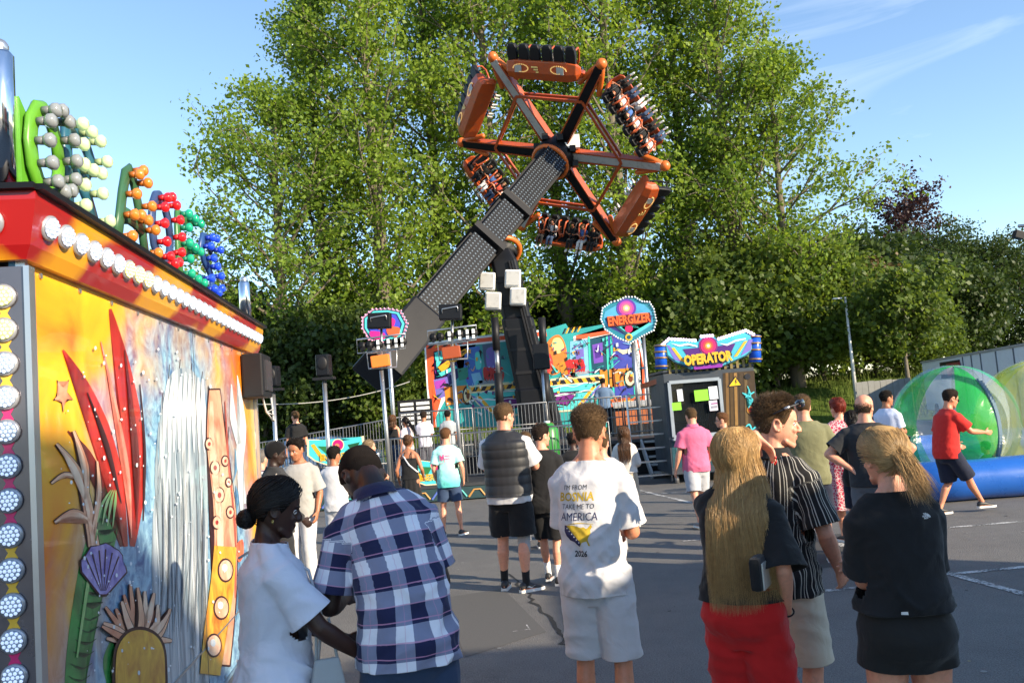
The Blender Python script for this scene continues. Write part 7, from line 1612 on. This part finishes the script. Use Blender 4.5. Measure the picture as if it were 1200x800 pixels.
us = [(-.075, .058), (-.03, .060), (.0, .052), (.018, .046), (.030, .050), (.046, .040), (.056, .046), (.072, .062), (.078, .050), (.066, .032), (.068, .018), (.052, -.008), (.050, -.020), (.060, -.048), (.050, -.046), (.042, -.024), (.020, -.028), (.004, -.050), (-.008, -.040), (-.022, -.026), (-.048, -.018), (-.066, .004), (-.078, .030)]
p.project(tee, MB().prism([(x0_+x, 1.140+z) for x, z in us], .0005), 'map_print', gold, off=.0013); p.project(tee, MB().prism([(x0_+x, 1.140+z) for x, z in [(-.075, .058), (-.064, .059), (.012, -.030), (.004, -.050), (-.008, -.040), (-.022, -.026), (-.048, -.018), (-.066, .004), (-.078, .030)]], .0005), 'map_print', navyp, off=.0020)
m = MB()
for i in range(6):
    cx, cz = x0_-.060+i*.0125, 1.140+.044-i*.0145; k = len(m.v); pl = [(cx+(.0052 if q % 2 == 0 else .0022)*math.sin(q*math.pi/5), cz+(.0052 if q % 2 == 0 else .0022)*math.cos(q*math.pi/5)) for q in range(10)]; m.add([(x, 0, z) for x, z in pl], [tuple(range(10))])
p.project(tee, m, 'star_print', SOLW, off=.0027); m = MB().prism([(x0_+x, 1.205+z) for x, z in ribbon([(-.055, -.002), (.0, .004), (.085, -.002)], [.002, .005, .002], 4)], .0005); p.project(tee, m, 'underline_print', gold, off=.0013)
# 4 -- long haired blonde in red trousers
a = at(860, 503, 3.92); lh = w2c(P(889, 514, 4.12), a['loc'], R(-28), a['h']); rh = w2c(P(922, 716, 3.86), a['loc'], R(-28), a['h'])
p = Person(**a, yaw=R(-28), sex='f', vs=.0055, skin=FAIR, label='woman with very long blonde hair, black top and red wide trousers', hands={'L': tuple(lh), 'R': tuple(rh)}, pole={'L': (-.2, .3, -1), 'R': (.4, -1, 0)}, head=(34, 2, 0), curl={'L': .45, 'R': .35}, palm={'Ld': (.55, .35, -.75), 'L': (.0, -.2, -1), 'Lt': (.3, .8, .3), 'R': (-1, .2, 0)}, feet={'L': (-.09, .02, 5), 'R': (.10, -.04, -8)}, lean=(0, 2, 0))
p.body(); p.top(BLKC, 'top', hem=1.0, ease=.022, hemw=.012, sleeve=.98, sr=.076, srf=1.42, wr=.014); p.bottom(cloth((.46, .012, .012)), 'wide_trousers', 1.93, 1.06, (.112, .112, .135), ease=.020, wr=.013); p.shoes(SOLW, SOLW)
hb = p.longhair(H_BL, length=.66, n=5600, w=.0017, wave=.010, vol=.018, th0=1.2, tail=.12, front=.10, spread=1.75)
m = MB()
for t, n_, pn in p.tips['L']: m.ell((t+n_*.004-pn*.004)*p.s, (.0055, .0055, .009), n_.to_track_quat('Z', 'Y').to_matrix(), 8, 6)
m.build('fingernails', paint((.5, .02, .02), .2), p.root, True)
m = MB().tube([(p.HM @ Vector(q))*p.s for q in ((-.082, -.02, .085), (-.074, .05, .120), (0, .088, .128), (.074, .05, .120), (.082, -.02, .085))], .005, segs=6); m.build('sunglasses', SHB, p.root, True)
bgp = P(889, 655, 3.72); bg_ = empty('handbag', bgp, R(-28), 'small black and silver handbag on the hip of the blonde woman', 'handbag')
MB().box((0, 0, -.05), (.05, .19, .14)).build('bag', BLKC, bg_, bevel=.02); MB().box((.028, .0, -.06), (.008, .15, .11)).build('silver_flap', paint((.50, .50, .46), .35, .4), bg_, bevel=.003); MB().tube([(0, .05, .03), (-.02, .07, .15), (-.05, .10, .28)], .007, segs=6).build('strap', BLKC, bg_, True)
m = MB(); ringtube(m, (p.wr['R'])*p.s, p.wr['R']-p.el['R'], .030, .004, 18); m.build('bracelet', BLKC, p.root, True)
# 5 -- man in the striped shirt
a = at(903, 467, 4.38); 
p = Person(**a, yaw=R(-48), vs=.0045, skin=FAIR, w=.98, label='young man in black shirt with white stripes, sunglasses on his hair', hands={'R': (.23, .15, .94), 'L': (-.2, .15, .93)}, pole={'R': (.6, -1, 0), 'L': (-.5, -1, 0)}, head=(50, 1, -3), curl=.5, palm={'R': (-.9, .3, 0)}, lean=(1, 3, 0))
STR = striped((.012, .012, .013), (.46, .45, .40), .030, .0042, irregular=True); p.body(); p.top(STR, 'striped_shirt', hem=.84, ease=.020, hemw=.012, sleeve=.85, sr=.067, srf=1.22, wr=.012, neckr=.12); p.collar(BLKC, r=.072, h=.03); p.bottom(cloth((.60, .54, .42)), 'shorts', .96, 1.0, (.108, .102, .10)); p.shoes(SOLW, SOLW, SOCKW)
p.short(H_BR, fade=.50, topv=.020, n=4200, ln=.032, curly=.22, sidev=.004, w=.0026, comb=(0, .75, .55), front=.100); p.eyes((.05, .09, .10), (.05, .03, .018))
g_ = MB(); fr_ = [(p.HM @ Vector(q))*p.s for q in ((-.096, -.030, .070), (-.100, .045, .104), (-.056, .104, .122), (0, .120, .124), (.056, .104, .122), (.100, .045, .104), (.096, -.030, .070))]; g_.tube(fr_, .0052, segs=7); sgl = g_.build('sunglasses', SHB, p.root, True); m = MB()
for sg_ in (-1, 1): m.ell((p.HM @ Vector((sg_*.048, .112, .122)))*p.s, (.030, .010, .021), p.HM.to_3x3().normalized() @ Matrix.Rotation(sg_*R(-28), 3, 'Z'), 16, 9)
m.build('dark_lens', paint((.01, .012, .018), .06, coat=1), sgl, True); MB().tube([(p.HM @ Vector((.101, .02, .094)))*p.s, (p.HM @ Vector((.101, .045, .104)))*p.s], [.008, .008], segs=8).build('badge', STL, sgl, True)
# 6 -- ponytail woman in black
p = Person(**at(1046, 500, 3.47), yaw=R(4), sex='f', vs=.0055, skin=FAIR, w=1.05, label='woman in black t-shirt and black shorts with a blonde ponytail, arms folded', hands={'L': (.03, .25, 1.10), 'R': (-.0, .28, 1.14)}, pole={'L': (-.6, -.5, -.8), 'R': (.6, -.5, -.8)}, head=(-6, 4, 0), feet={'L': (-.12, 0, 8), 'R': (.12, .02, -8)})
tb = p.body(); p.top(BLKC, hem=1.03, ease=.020, hemw=.012, sleeve=.86, sr=.068, srf=1.22, wr=.014, neck=1.52, back=.010); p.bottom(cloth((.016, .015, .014)), 'shorts', .27, 1.05, (.112, .11, .112), ease=.018, wr=.006); p.shoes(SHB, SOLW, SOCKB)
p.gathered(H_BL2, tie=(.004, -.118, .020), n=2600, tail=.19, ntail=1700, w=.0020, vol=.016, curl=.07, front=.100, lay=(.10, -.35, -1))
m = MB(); 
for i in range(3): r0 = .0085+i*.0042; q = [(.088+r0*math.cos(t), 1.418+r0*math.sin(t)) for t in np.linspace(0, math.pi/2, 8)]+[(.088+(r0-.0028)*math.cos(t), 1.418+(r0-.0028)*math.sin(t)) for t in np.linspace(math.pi/2, 0, 8)]; m.prism(q, .0004)
for i, t in enumerate(('THE', 'NORTH', 'FACE')): q = textmb(t, .0095, (.078, 0, 1.434-i*.008), bold=.0004); m.add(q.v, q.f)
p.project(p.topob, m, 'shirt_logo', SOLW, off=.0013); p.project(p.topob, MB().prism([(-.085, 1.052), (-.060, 1.052), (-.060, 1.040), (-.085, 1.040)], .0004), 'hem_label', SOLW, off=.0014)
# 7 -- man in the padded vest, 8 -- teenager
a = at(592, 473, 9.0)
p = Person(**a, yaw=R(-16), vs=.009, skin=FAIR, w=1.16, label='big man in black padded vest and black shorts with a grey knee brace', hands={'R': (.16, .32, 1.06), 'L': (-.12, .30, 1.05)}, pole={'R': (.9, -.6, -.4), 'L': (-.9, -.5, -.4)}, head=(22, 0, 0), feet={'L': (-.13, .05, 10), 'R': (.12, -.06, -42)})
p.body(); p.top(WHC, hem=.845, ease=.024, hemw=.006, sleeve=.80, sr=.074, srf=1.2, wr=.006); vst = p.top(paint((.014, .015, .018), .55, var=.2), 'padded_vest', hem=.915, ease=.044, sleeves=False, wr=.0042, style='puff', neck=1.535, vs=.011); p.bottom(BLKC, 'shorts', .90, 1.0, (.112, .112, .112), wr=.008); p.shoes(SHB, SOLW, SOCKB, .15)
kn, an, hp_ = p.kn['R'], p.an['R'], p.hip['R']; MB().tube([q*p.s for q in (lerp(kn, hp_, .10), kn, lerp(kn, an, .16), lerp(kn, an, .30))], [.067, .064, .065, .066], segs=18).build('knee_brace', GRC, p.root, True)
for sd_ in 'LR':
    for sg_ in (-1, 1):
        b = p.an[sd_]; fd = p.fdir(sd_); x = Vector((fd.y, -fd.x, 0)); pl = [(-.02, -.030), (.03, -.048), (.085, -.020), (.035, -.038), (.0, -.022)]
        MB().add([(b+fd*u+x*sg_*(.041+.06*max(0, u)*.12)+UZ*v)*p.s for u, v in pl], [(0, 1, 2, 3, 4)]).build('shoe_mark', SOLW, p.root)
p.short(H_BR, fade=.55, topv=.012, n=1100, ln=.016, sidev=.003, w=.004)
p = Person(**at(635, 498, 9.15), yaw=R(-10), vs=.009, skin=FAIR, w=.94, label='teenager in plain black t-shirt and black shorts with white socks', head=(38, 0, 0), hands={'R': (.17, .26, 1.0), 'L': (-.22, .1, .9)}, feet={'L': (-.06, .18, 0), 'R': (.08, -.02, -6)})
p.body(); p.top(BLKC, hem=.82, ease=.03, sleeve=.88, sr=.076, srf=1.25, hemw=.014); p.bottom(BLKC, 'shorts', .94, 1.0, (.108, .104, .104)); p.shoes(SHB, SOLW, SOCKW, .14); p.short(H_DK, fade=.5, topv=.02, n=1100, ln=.026, sidev=.003, w=.004)
# -- everyone further back
def crowd(px, hy, Y, label, z0=0.0, sex='m', yaw=0, top=WHC, bot=NAVYC, hair=('short', H_BR), skin=FAIR, to=.95, vs=.012, shoe=(SHB, SOLW), sock=None, topk=None, botk=None, skirt=None, eyes=False, h=None, **kw):
    a = at(px, hy, Y, z0, h); p = Person(**a, yaw=R(yaw), sex=sex, vs=vs, skin=skin, label=label, **kw); p.body()
    tk = dict(hem=.86, ease=.022, sleeve=.75, sr=.072, srf=1.15, name='t_shirt'); tk.update(topk or {}); p.top(top, **tk)
    if skirt: p.skirt(bot, **skirt)
    else:
        bk = dict(name='shorts' if to < 1.2 else 'trousers', to=to, r=(.106, .100, .10) if to < 1.2 else (.104, .080, .074)); bk.update(botk or {}); p.bottom(bot, **bk)
    p.shoes(shoe[0], shoe[1], sock)
    k, hm = hair[:2]; n = int(9000/Y); w_ = .0011*Y**.6
    if k == 'short': p.short(hm, fade=.4, topv=hair[2] if len(hair) > 2 else .015, n=n, ln=.02, w=w_, sidev=.005, curly=hair[3] if len(hair) > 3 else .2)
    elif k == 'long': p.longhair(hm, length=hair[2] if len(hair) > 2 else .36, n=int(n*.6), w=w_*1.3, vol=.014, tail=.10)
    elif k == 'bun': p.gathered(hm, tie=hair[2] if len(hair) > 2 else (0, -.07, .15), n=int(n*.4), tailr=.055, ntail=int(n*.35), w=w_*1.2, bun=True, vol=.014, curl=.5)
    elif k == 'tail': p.gathered(hm, n=int(n*.4), tail=hair[2] if len(hair) > 2 else .28, ntail=int(n*.3), w=w_*1.2, vol=.010)
    elif k == 'bald':
        pa_ = []
        while len(pa_) < 1500:
            a_ = random.uniform(1.62, math.pi)*random.choice((-1, 1)); z_ = random.uniform(-.052, .085); lo = hairline(.1, -.052)(a_)
            if z_ < lo or random.random() < sstep(-.01, .085, z_): continue
            q_ = headpt(a_, z_); n_ = headnrm(a_, z_); d_ = (n_*.5+Vector((random.gauss(0, .3), -.1+random.gauss(0, .3), -1))).normalized(); pa_.append([p.HM @ (q_+n_*(.0005+.0045*u)+d_*.011*u) for u in (0, .5, 1)])
        p.strands(hm, pa_, .0032, None, 'hair')
    elif k == 'cap':
        p.cap(hm, hairline(.075, -.035), lambda th, t, z: .012, amp=.0006, name='cap'); 
    if eyes: p.eyes()
    return p
HANDF = lambda s=1: {'L': (-.10, .28, 1.10), 'R': (.10, .28, 1.12)}
p = crowd(523, 502, 13.4, 'boy in mint dip-dyed t-shirt with a pink print and denim shorts', top=dipdye(srgb(178, 240, 228), srgb(96, 200, 198), .86, 1.2), bot=DENIM, hair=('short', H_CH), hands={'L': (-.22, .12, .95), 'R': (.25, .05, .93)}, feet={'L': (-.14, 0, 6), 'R': (.16, .02, -25)}, topk=dict(hem=.82, ease=.03), head=(8, 0, 0), to=.78)
m = MB()
for pth, ws in (([(-.11, 1.27), (-.10, 1.37), (-.07, 1.27), (-.045, 1.38), (-.03, 1.24)], [.012, .014, .012, .014, .008]), ([(-.02, 1.345), (.03, 1.352), (.08, 1.350), (.10, 1.356)], [.018, .016, .018, .01]), ([(-.02, 1.295), (.04, 1.302), (.07, 1.298), (.13, 1.306)], [.016, .018, .014, .01]), ([(-.12, 1.22), (-.05, 1.235)], [.006, .006])): m.prism(ribbon(pth, ws, 5), .0005)
p.project(p.topob, m, 'shirt_print', paint(srgb(235, 90, 150), .6), off=.006)
p = crowd(479, 510, 14.3, 'woman with curly pinned up hair, black strappy top and long black skirt', sex='f', top=BLKC, bot=BLKC, hair=('bun', H_CH, (0, -.085, .11)), skin=OLV, topk=dict(sleeves=False, neck=1.36, neckr=.22, hem=.98, ease=.010, name='strappy_top'), skirt=dict(top=1.06, hem=.12, w0=.15, w1=.27), hands={'L': (-.24, .08, .95), 'R': (.22, .16, 1.0)}, yaw=-6)
for x in (-.075, .075): MB().tube([p.T(Vector(q))*p.s for q in ((x, -.115, 1.34), (x*.95, -.105, 1.44), (x*.8, -.05, 1.495), (x*.8, .02, 1.49))], .007, segs=6).build('shoulder_strap', BLKC, p.root, True)
MB().tube([p.T(Vector(q))*p.s for q in ((-.10, .0, 1.50), (-.085, -.10, 1.42), (.02, -.125, 1.25), (.15, -.09, 1.12), (.18, .05, 1.08))], (.018, .006) if False else .014, segs=6).build('bag_strap', WHC, p.root, True)
crowd(433, 515, 13.0, 'blonde woman in white top with a grey shoulder strap, looking right', sex='f', yaw=-35, top=WHC, bot=cloth((.5, .42, .32)), to=1.9, hair=('bun', H_LB, (0, -.10, .03)), head=(35, 0, 0), hands=HANDF(), topk=dict(sleeve=.5))
crowd(392, 524, 11.2, 'dark haired person in white, partly behind the checked shirt man', yaw=-12, top=WHC, bot=WHC, to=1.9, hair=('short', H_BLK, .02), skin=OLV, hands=HANDF(), head=(15, 0, 0), topk=dict(long=True))
crowd(350, 514, 10.0, 'young man in grey t-shirt and white trousers facing the camera', yaw=168, top=cloth((.36, .35, .33)), bot=WHC, to=1.9, hair=('short', H_BLK, .024), skin=OLV, eyes=True, vs=.009, head=(10, 12, 0), hands={'L': (-.24, .06, .92), 'R': (.22, .14, .95)}, topk=dict(ease=.035, sleeve=.9, sr=.078))
p = crowd(322, 517, 8.6, 'person in black knitted cap and dark grey jacket with a pale stripe', yaw=-48, top=cloth((.030, .030, .032)), bot=cloth((.02, .02, .022)), to=1.9, hair=('cap', cloth((.008, .008, .009))), skin=DARK2, topk=dict(long=True, name='jacket', ease=.035, neck=1.535), hands={'L': (-.2, .2, 1.0), 'R': (.2, .18, .98)}, head=(20, 6, 0))
MB().tube([p.T(Vector(q))*p.s for q in ((.15, -.06, 1.47), (.20, -.02, 1.38), (.215, .03, 1.24), (.20, .03, 1.05))], .013, segs=6).build('pale_stripe', cloth((.5, .42, .36)), p.root, True)
crowd(307, 528, 11.2, 'person in white t-shirt with dark stripes near the mural stall', yaw=-15, top=striped((.62, .62, .64), (.10, .03, .05), .06, .018, 1), bot=DENIM, to=1.9, hair=('short', hairmat((.09, .08, .07), (.2, .18, .16)), .008))
p = crowd(291, 518, 9.4, 'person in white t-shirt carrying a red and blue round bag at the stall end', yaw=-25, top=WHC, bot=DENIM, to=1.9, hair=('short', H_BR, .012))
bg2 = empty('shoulder_bag', P(299, 577, 9.2), 0, 'round red and blue bag carried at the end of the mural stall', 'bag'); MB().ell((0, 0, 0), (.12, .06, .16)).build('bag', paint((.42, .02, .03), .5), bg2, True); MB().ell((-.02, -.03, -.03), (.08, .045, .10)).build('front_pocket', paint((.03, .06, .28), .5), bg2, True); MB().tube([(-.05, 0, .12), (-.10, .06, .35), (-.06, .12, .5)], .012, segs=6).build('strap', BLKC, bg2, True)
crowd(347, 482, 21.0, 'man in black t-shirt and jeans standing on the queue deck below the dark trees', .36, yaw=20, top=BLKC, bot=DENIM, to=1.9, hair=('short', H_BR, .008), head=(-25, 0, 0), vs=.015)
crowd(460, 486, 21.2, 'brunette woman in black strappy top waiting on the queue deck', .36, sex='f', yaw=-5, top=BLKC, bot=DENIM, to=1.9, hair=('long', H_CH, .25), vs=.015, topk=dict(sleeves=False, neck=1.40, neckr=.2, hem=.98, ease=.012), head=(20, 0, 0))
crowd(476, 489, 20.7, 'woman in white top with a long dark ponytail waiting on the queue deck', .36, sex='f', yaw=50, top=cloth((.6, .52, .54)), bot=DENIM, to=1.9, hair=('tail', H_BLK, .5), vs=.015, skin=OLV)
crowd(497, 482, 21.0, 'man in white t-shirt waiting on the queue deck beside the backdrop edge', .36, yaw=5, top=cloth((.60, .60, .70)), bot=cloth((.08, .08, .1)), hair=('short', H_DK, .015), vs=.015, skin=OLV, hands=HANDF())
crowd(525, 481, 21.6, 'man in light grey t-shirt waiting on the queue deck before the backdrop', .36, top=cloth((.34, .37, .40)), bot=cloth((.05, .06, .09)), hair=('short', H_BLK, .012), vs=.015, skin=OLV)
crowd(707, 443, 25.0, 'ride operator in blue shirt standing at the control desk with his back turned', .9, yaw=-8, top=cloth((.10, .16, .26)), bot=cloth((.02, .025, .04)), to=1.9, hair=('short', H_BLK, .006), vs=.016, skin=OLV, w=1.08, hands={'L': (-.3, .1, .95), 'R': (.38, .22, 1.0)})
crowd(672, 508, 12.0, 'dark clad person mostly hidden between the teenager and the map shirt man', top=BLKC, bot=BLKC, to=1.9, hair=('short', H_BLK, .012), skin=DARK, vs=.014)
crowd(617, 507, 11.6, 'person in white top mostly hidden behind the padded vest man', top=WHC, bot=GRC, to=1.9, hair=('short', H_BR), vs=.014)
crowd(706, 506, 8.3, 'person in white t-shirt hidden behind the head of the map shirt man', yaw=-10, top=WHC, bot=GRC, hair=('short', H_BR), hands={'R': (.24, .1, .95), 'L': (-.2, .2, 1.0)}, vs=.012)
crowd(732, 500, 12.8, 'woman with long brown hair, pale jacket and beige trousers', sex='f', yaw=-14, top=cloth((.55, .52, .48)), bot=cloth((.42, .36, .28)), to=1.93, hair=('long', H_CH, .50), topk=dict(long=True, name='jacket', hem=.98, ease=.03), botk=dict(r=(.104, .095, .10)), hands={'R': (.16, .22, 1.08), 'L': (-.2, .18, 1.0)}, head=(10, 6, 0))
p = crowd(812, 478, 12.3, 'man in pink polo shirt and light grey shorts at the operator booth', yaw=8, w=1.14, top=cloth((.62, .13, .24)), bot=cloth((.40, .41, .44)), hair=('short', H_BR, .008), hands={'L': (-.30, .05, .90), 'R': (.26, .16, .96)}, feet={'L': (-.10, -.22, 5), 'R': (.10, .22, -5)}, to=.88, topk=dict(hem=.84, name='polo_shirt'), head=(0, 8, 0), shoe=(SHG, SOLW)); p.collar(cloth((.62, .13, .24)))
p = crowd(848, 484, 13.2, 'young man with glasses in white t-shirt looking left beside the pink polo man', yaw=62, top=WHC, bot=GRC, hair=('short', H_CH, .018), head=(-12, 0, 0), eyes=True, vs=.010, shoe=(SHG, SOLW)); m = MB()
for sg_ in (-1, 1): ringtube(m, (p.HM @ Vector((sg_*.033, .094, .020)))*p.s, p.HM.to_3x3() @ Vector((0, 1, 0)), .021, .0028, 14); m.tube([(p.HM @ Vector(q))*p.s for q in ((sg_*.055, .086, .024), (sg_*.078, .04, .026), (sg_*.080, -.01, .022))], .0025, segs=5)
m.build('glasses', SHB, p.root, True)
crowd(943, 463, 9.2, 'man in olive green t-shirt and navy shorts watching from behind', w=1.14, yaw=-6, top=cloth((.16, .16, .085)), bot=NAVYC, hair=('short', H_BR, .014, .5), vs=.009, hands={'L': (-.12, .28, 1.15), 'R': (.14, .28, 1.15)}, pole={'L': (-1, -.4, -.4), 'R': (1, -.4, -.4)}, to=.98, topk=dict(hem=.84, ease=.03, sleeve=.85, sr=.076), botk=dict(r=(.112, .108, .106)), feet={'L': (-.13, 0, 10), 'R': (.14, .03, -14)}, sock=SOCKB)
RDP = patterned((.40, .03, .075), (.58, .46, .46), 30); crowd(984, 466, 10.3, 'red haired woman in a red and white patterned dress', sex='f', w=1.12, yaw=10, top=RDP, bot=RDP, hair=('bun', H_RED, (0, -.06, .10)), topk=dict(name='dress_top', hem=.98, ease=.03, sleeve=.95, sr=.082, srf=1.3), skirt=dict(name='dress_skirt', top=1.06, hem=.42, w0=.185, w1=.29), hands={'L': (-.26, .12, 1.0), 'R': (.15, .3, 1.1)}, vs=.010)
crowd(1001, 481, 9.5, 'dark haired person in black top and navy shorts half behind the balding man', yaw=-20, w=.96, top=BLKC, bot=NAVYC, hair=('bun', H_BLK, (0, -.1, .0)), sex='f', hands=HANDF(), to=.8, shoe=(SOLW, SOLW))
crowd(1015, 462, 8.3, 'balding man in dark t-shirt with his hands on his hips', yaw=-24, w=1.10, top=cloth((.022, .024, .028)), bot=cloth((.10, .11, .13)), to=1.92, hair=('bald', H_BR), vs=.0085, hands={'L': (-.17, -.10, 1.08), 'R': (.21, -.08, 1.08)}, pole={'L': (-1, -.1, .0), 'R': (1, -.1, .1)}, head=(18, 0, 0), palm={'L': (.5, .2, -.6), 'R': (-.5, .2, -.6)}, topk=dict(hem=.90, ease=.026))
crowd(1040, 458, 13.2, 'man in white t-shirt with dark hair looking right beside the green striped ball', yaw=-55, top=cloth((.52, .58, .74)), bot=NAVYC, hair=('short', H_BLK, .012), skin=OLV, head=(20, 0, 0), hands=HANDF())
a = at(1102, 468, 11.7, h=1.74)
p = crowd(1102, 468, 11.7, 'man in red t-shirt and navy shorts lunging beside the blue pool', h=1.74, yaw=-78, top=cloth((.52, .022, .018)), bot=NAVYC, to=.98, hair=('short', H_DK, .016), lean=(12, 0, 0), head=(4, 4, 0), hands={'R': (.18, .55, 1.10), 'L': (-.2, .35, .95)}, pole={'R': (.5, -.4, -1), 'L': (-.5, -.6, -.6)}, feet={'R': (.06, .50, -5), 'L': (-.08, -.10, 5)}, hip=(0, .05, -.06), vs=.010, curl=.25, topk=dict(hem=.84, ease=.03), botk=dict(r=(.112, .106, .106)), eyes=True, skin=TANF)
m = MB()
for sg_ in (-1, 1): m.ell((p.HM @ Vector((sg_*.034, .092, .022)))*p.s, (.026, .010, .018), p.HM.to_3x3().normalized()); m.tube([(p.HM @ Vector(q))*p.s for q in ((sg_*.055, .084, .026), (sg_*.079, .04, .026), (sg_*.081, -.01, .02))], .003, segs=5)
m.build('sunglasses', SHB, p.root, True)
crowd(1158, 531, 13.9, 'dark haired child sitting in the pool in front of the green striped ball', .1, h=1.15, hip=(0, 0, -.80), top=cloth((.04, .06, .12)), bot=NAVYC, to=.9, hair=('short', H_BLK, .014), skin=OLV, yaw=30, hands={'L': (-.25, .2, .22), 'R': (.25, .2, .22)}, feet={'L': (-.12, .62, 0, -.02), 'R': (.12, .62, 0, -.02)}, knee={'L': (0, .2, 1), 'R': (0, .2, 1)}, topk=dict(hem=.92))
bag3 = empty('tote_bag', P(384, 790, 3.3), R(20), 'pale grey cloth bag hanging between the white shirt girl and the checked shirt man', 'bag'); MB().rings([[Vector((a_*w_, b_*d_, z)) for a_, b_ in ((-1, -1), (1, -1), (1, 1), (-1, 1))] for z, w_, d_ in ((-.14, .04, .02), (-.13, .065, .03), (-.02, .06, .028), (.06, .045, .012))]).build('bag', cloth((.36, .38, .38)), bag3, True, bevel=.01); MB().tube([(-.04, 0, .05), (-.03, .02, .16), (.02, .04, .2), (.04, .0, .05)], .006, segs=6).build('handle', cloth((.36, .38, .38)), bag3, True)
# ---------------------------------------------------------------- riders
def rider(T4, topc, botc, hairm, skin, sex, label):
    p = Person(name='person', label=label, group='riders on the spinning wheel', loc=(0, 0, 0), h=1.72, sex=sex, vs=.022, cs=.022, skin=skin, hip=(0, 0, -.83), hands={'L': (-.17, .20, .42), 'R': (.17, .20, .42)}, pole={'L': (-1, -.2, -.5), 'R': (1, -.2, -.5)}, feet={'L': (-.11, .62, 0, -.30), 'R': (.12, .60, 0, -.34)}, knee={'L': (0, .5, 1), 'R': (0, .5, 1)})
    p.body(ears=False); p.top(topc, hem=.90); p.bottom(botc, 'trousers', 1.85, r=(.102, .08, .075)); p.shoes(SOLW, SOLW)
    if sex == 'm': p.short(hairm, n=120, w=.008, ln=.02)
    else: p.longhair(hairm, length=.2, n=80, w=.012)
    p.root.rotation_mode = 'QUATERNION'; p.root.matrix_world = T4; return p
RID = [(WHC, DENIM, H_DK, FAIR, 'm', 'white top and jeans'), (BLKC, BLKC, H_BLK, OLV, 'm', 'black clothes'), (cloth((.06, .14, .38)), cloth((.6, .6, .6)), H_BR, FAIR, 'f', 'blue top and white trousers'), (cloth((.60, .08, .05)), DENIM, H_LB, FAIR, 'f', 'red top and jeans')]
NM = {0: 'topmost gondola', 1: 'upper right gondola', 2: 'lower right gondola', 3: 'lowest gondola', 4: 'gondola beside the arm', 5: 'upper left gondola'}
ORD = ['first', 'second', 'third', 'fourth', 'fifth', 'sixth']
protos = {}
for j, seats, kinds in ((1, (0, 1, 2, 3, 4, 5), (1, 0, 2, 0, 1, 0)), (4, (1, 2, 3, 4), (0, 3, 2, 1)), (3, (0, 1, 2, 4, 5), (1, 2, 1, 0, 1)), (2, (1, 2, 4), (0, 2, 1)), (5, (2, 3, 4), (0, 1, 3)), (0, (1, 3), (1, 0))):
    for i, k in zip(seats, kinds):
        T4 = next(q[2] for q in SEATS if q[0] == j and q[1] == i); lb = 'rider in %s, %s seat of the %s' % (RID[k][5], ORD[i], NM[j])
        if k not in protos: protos[k] = rider(T4, *RID[k][:5], lb).root
        else: o = copy_tree(protos[k]); o.matrix_world = T4; o['label'] = lb
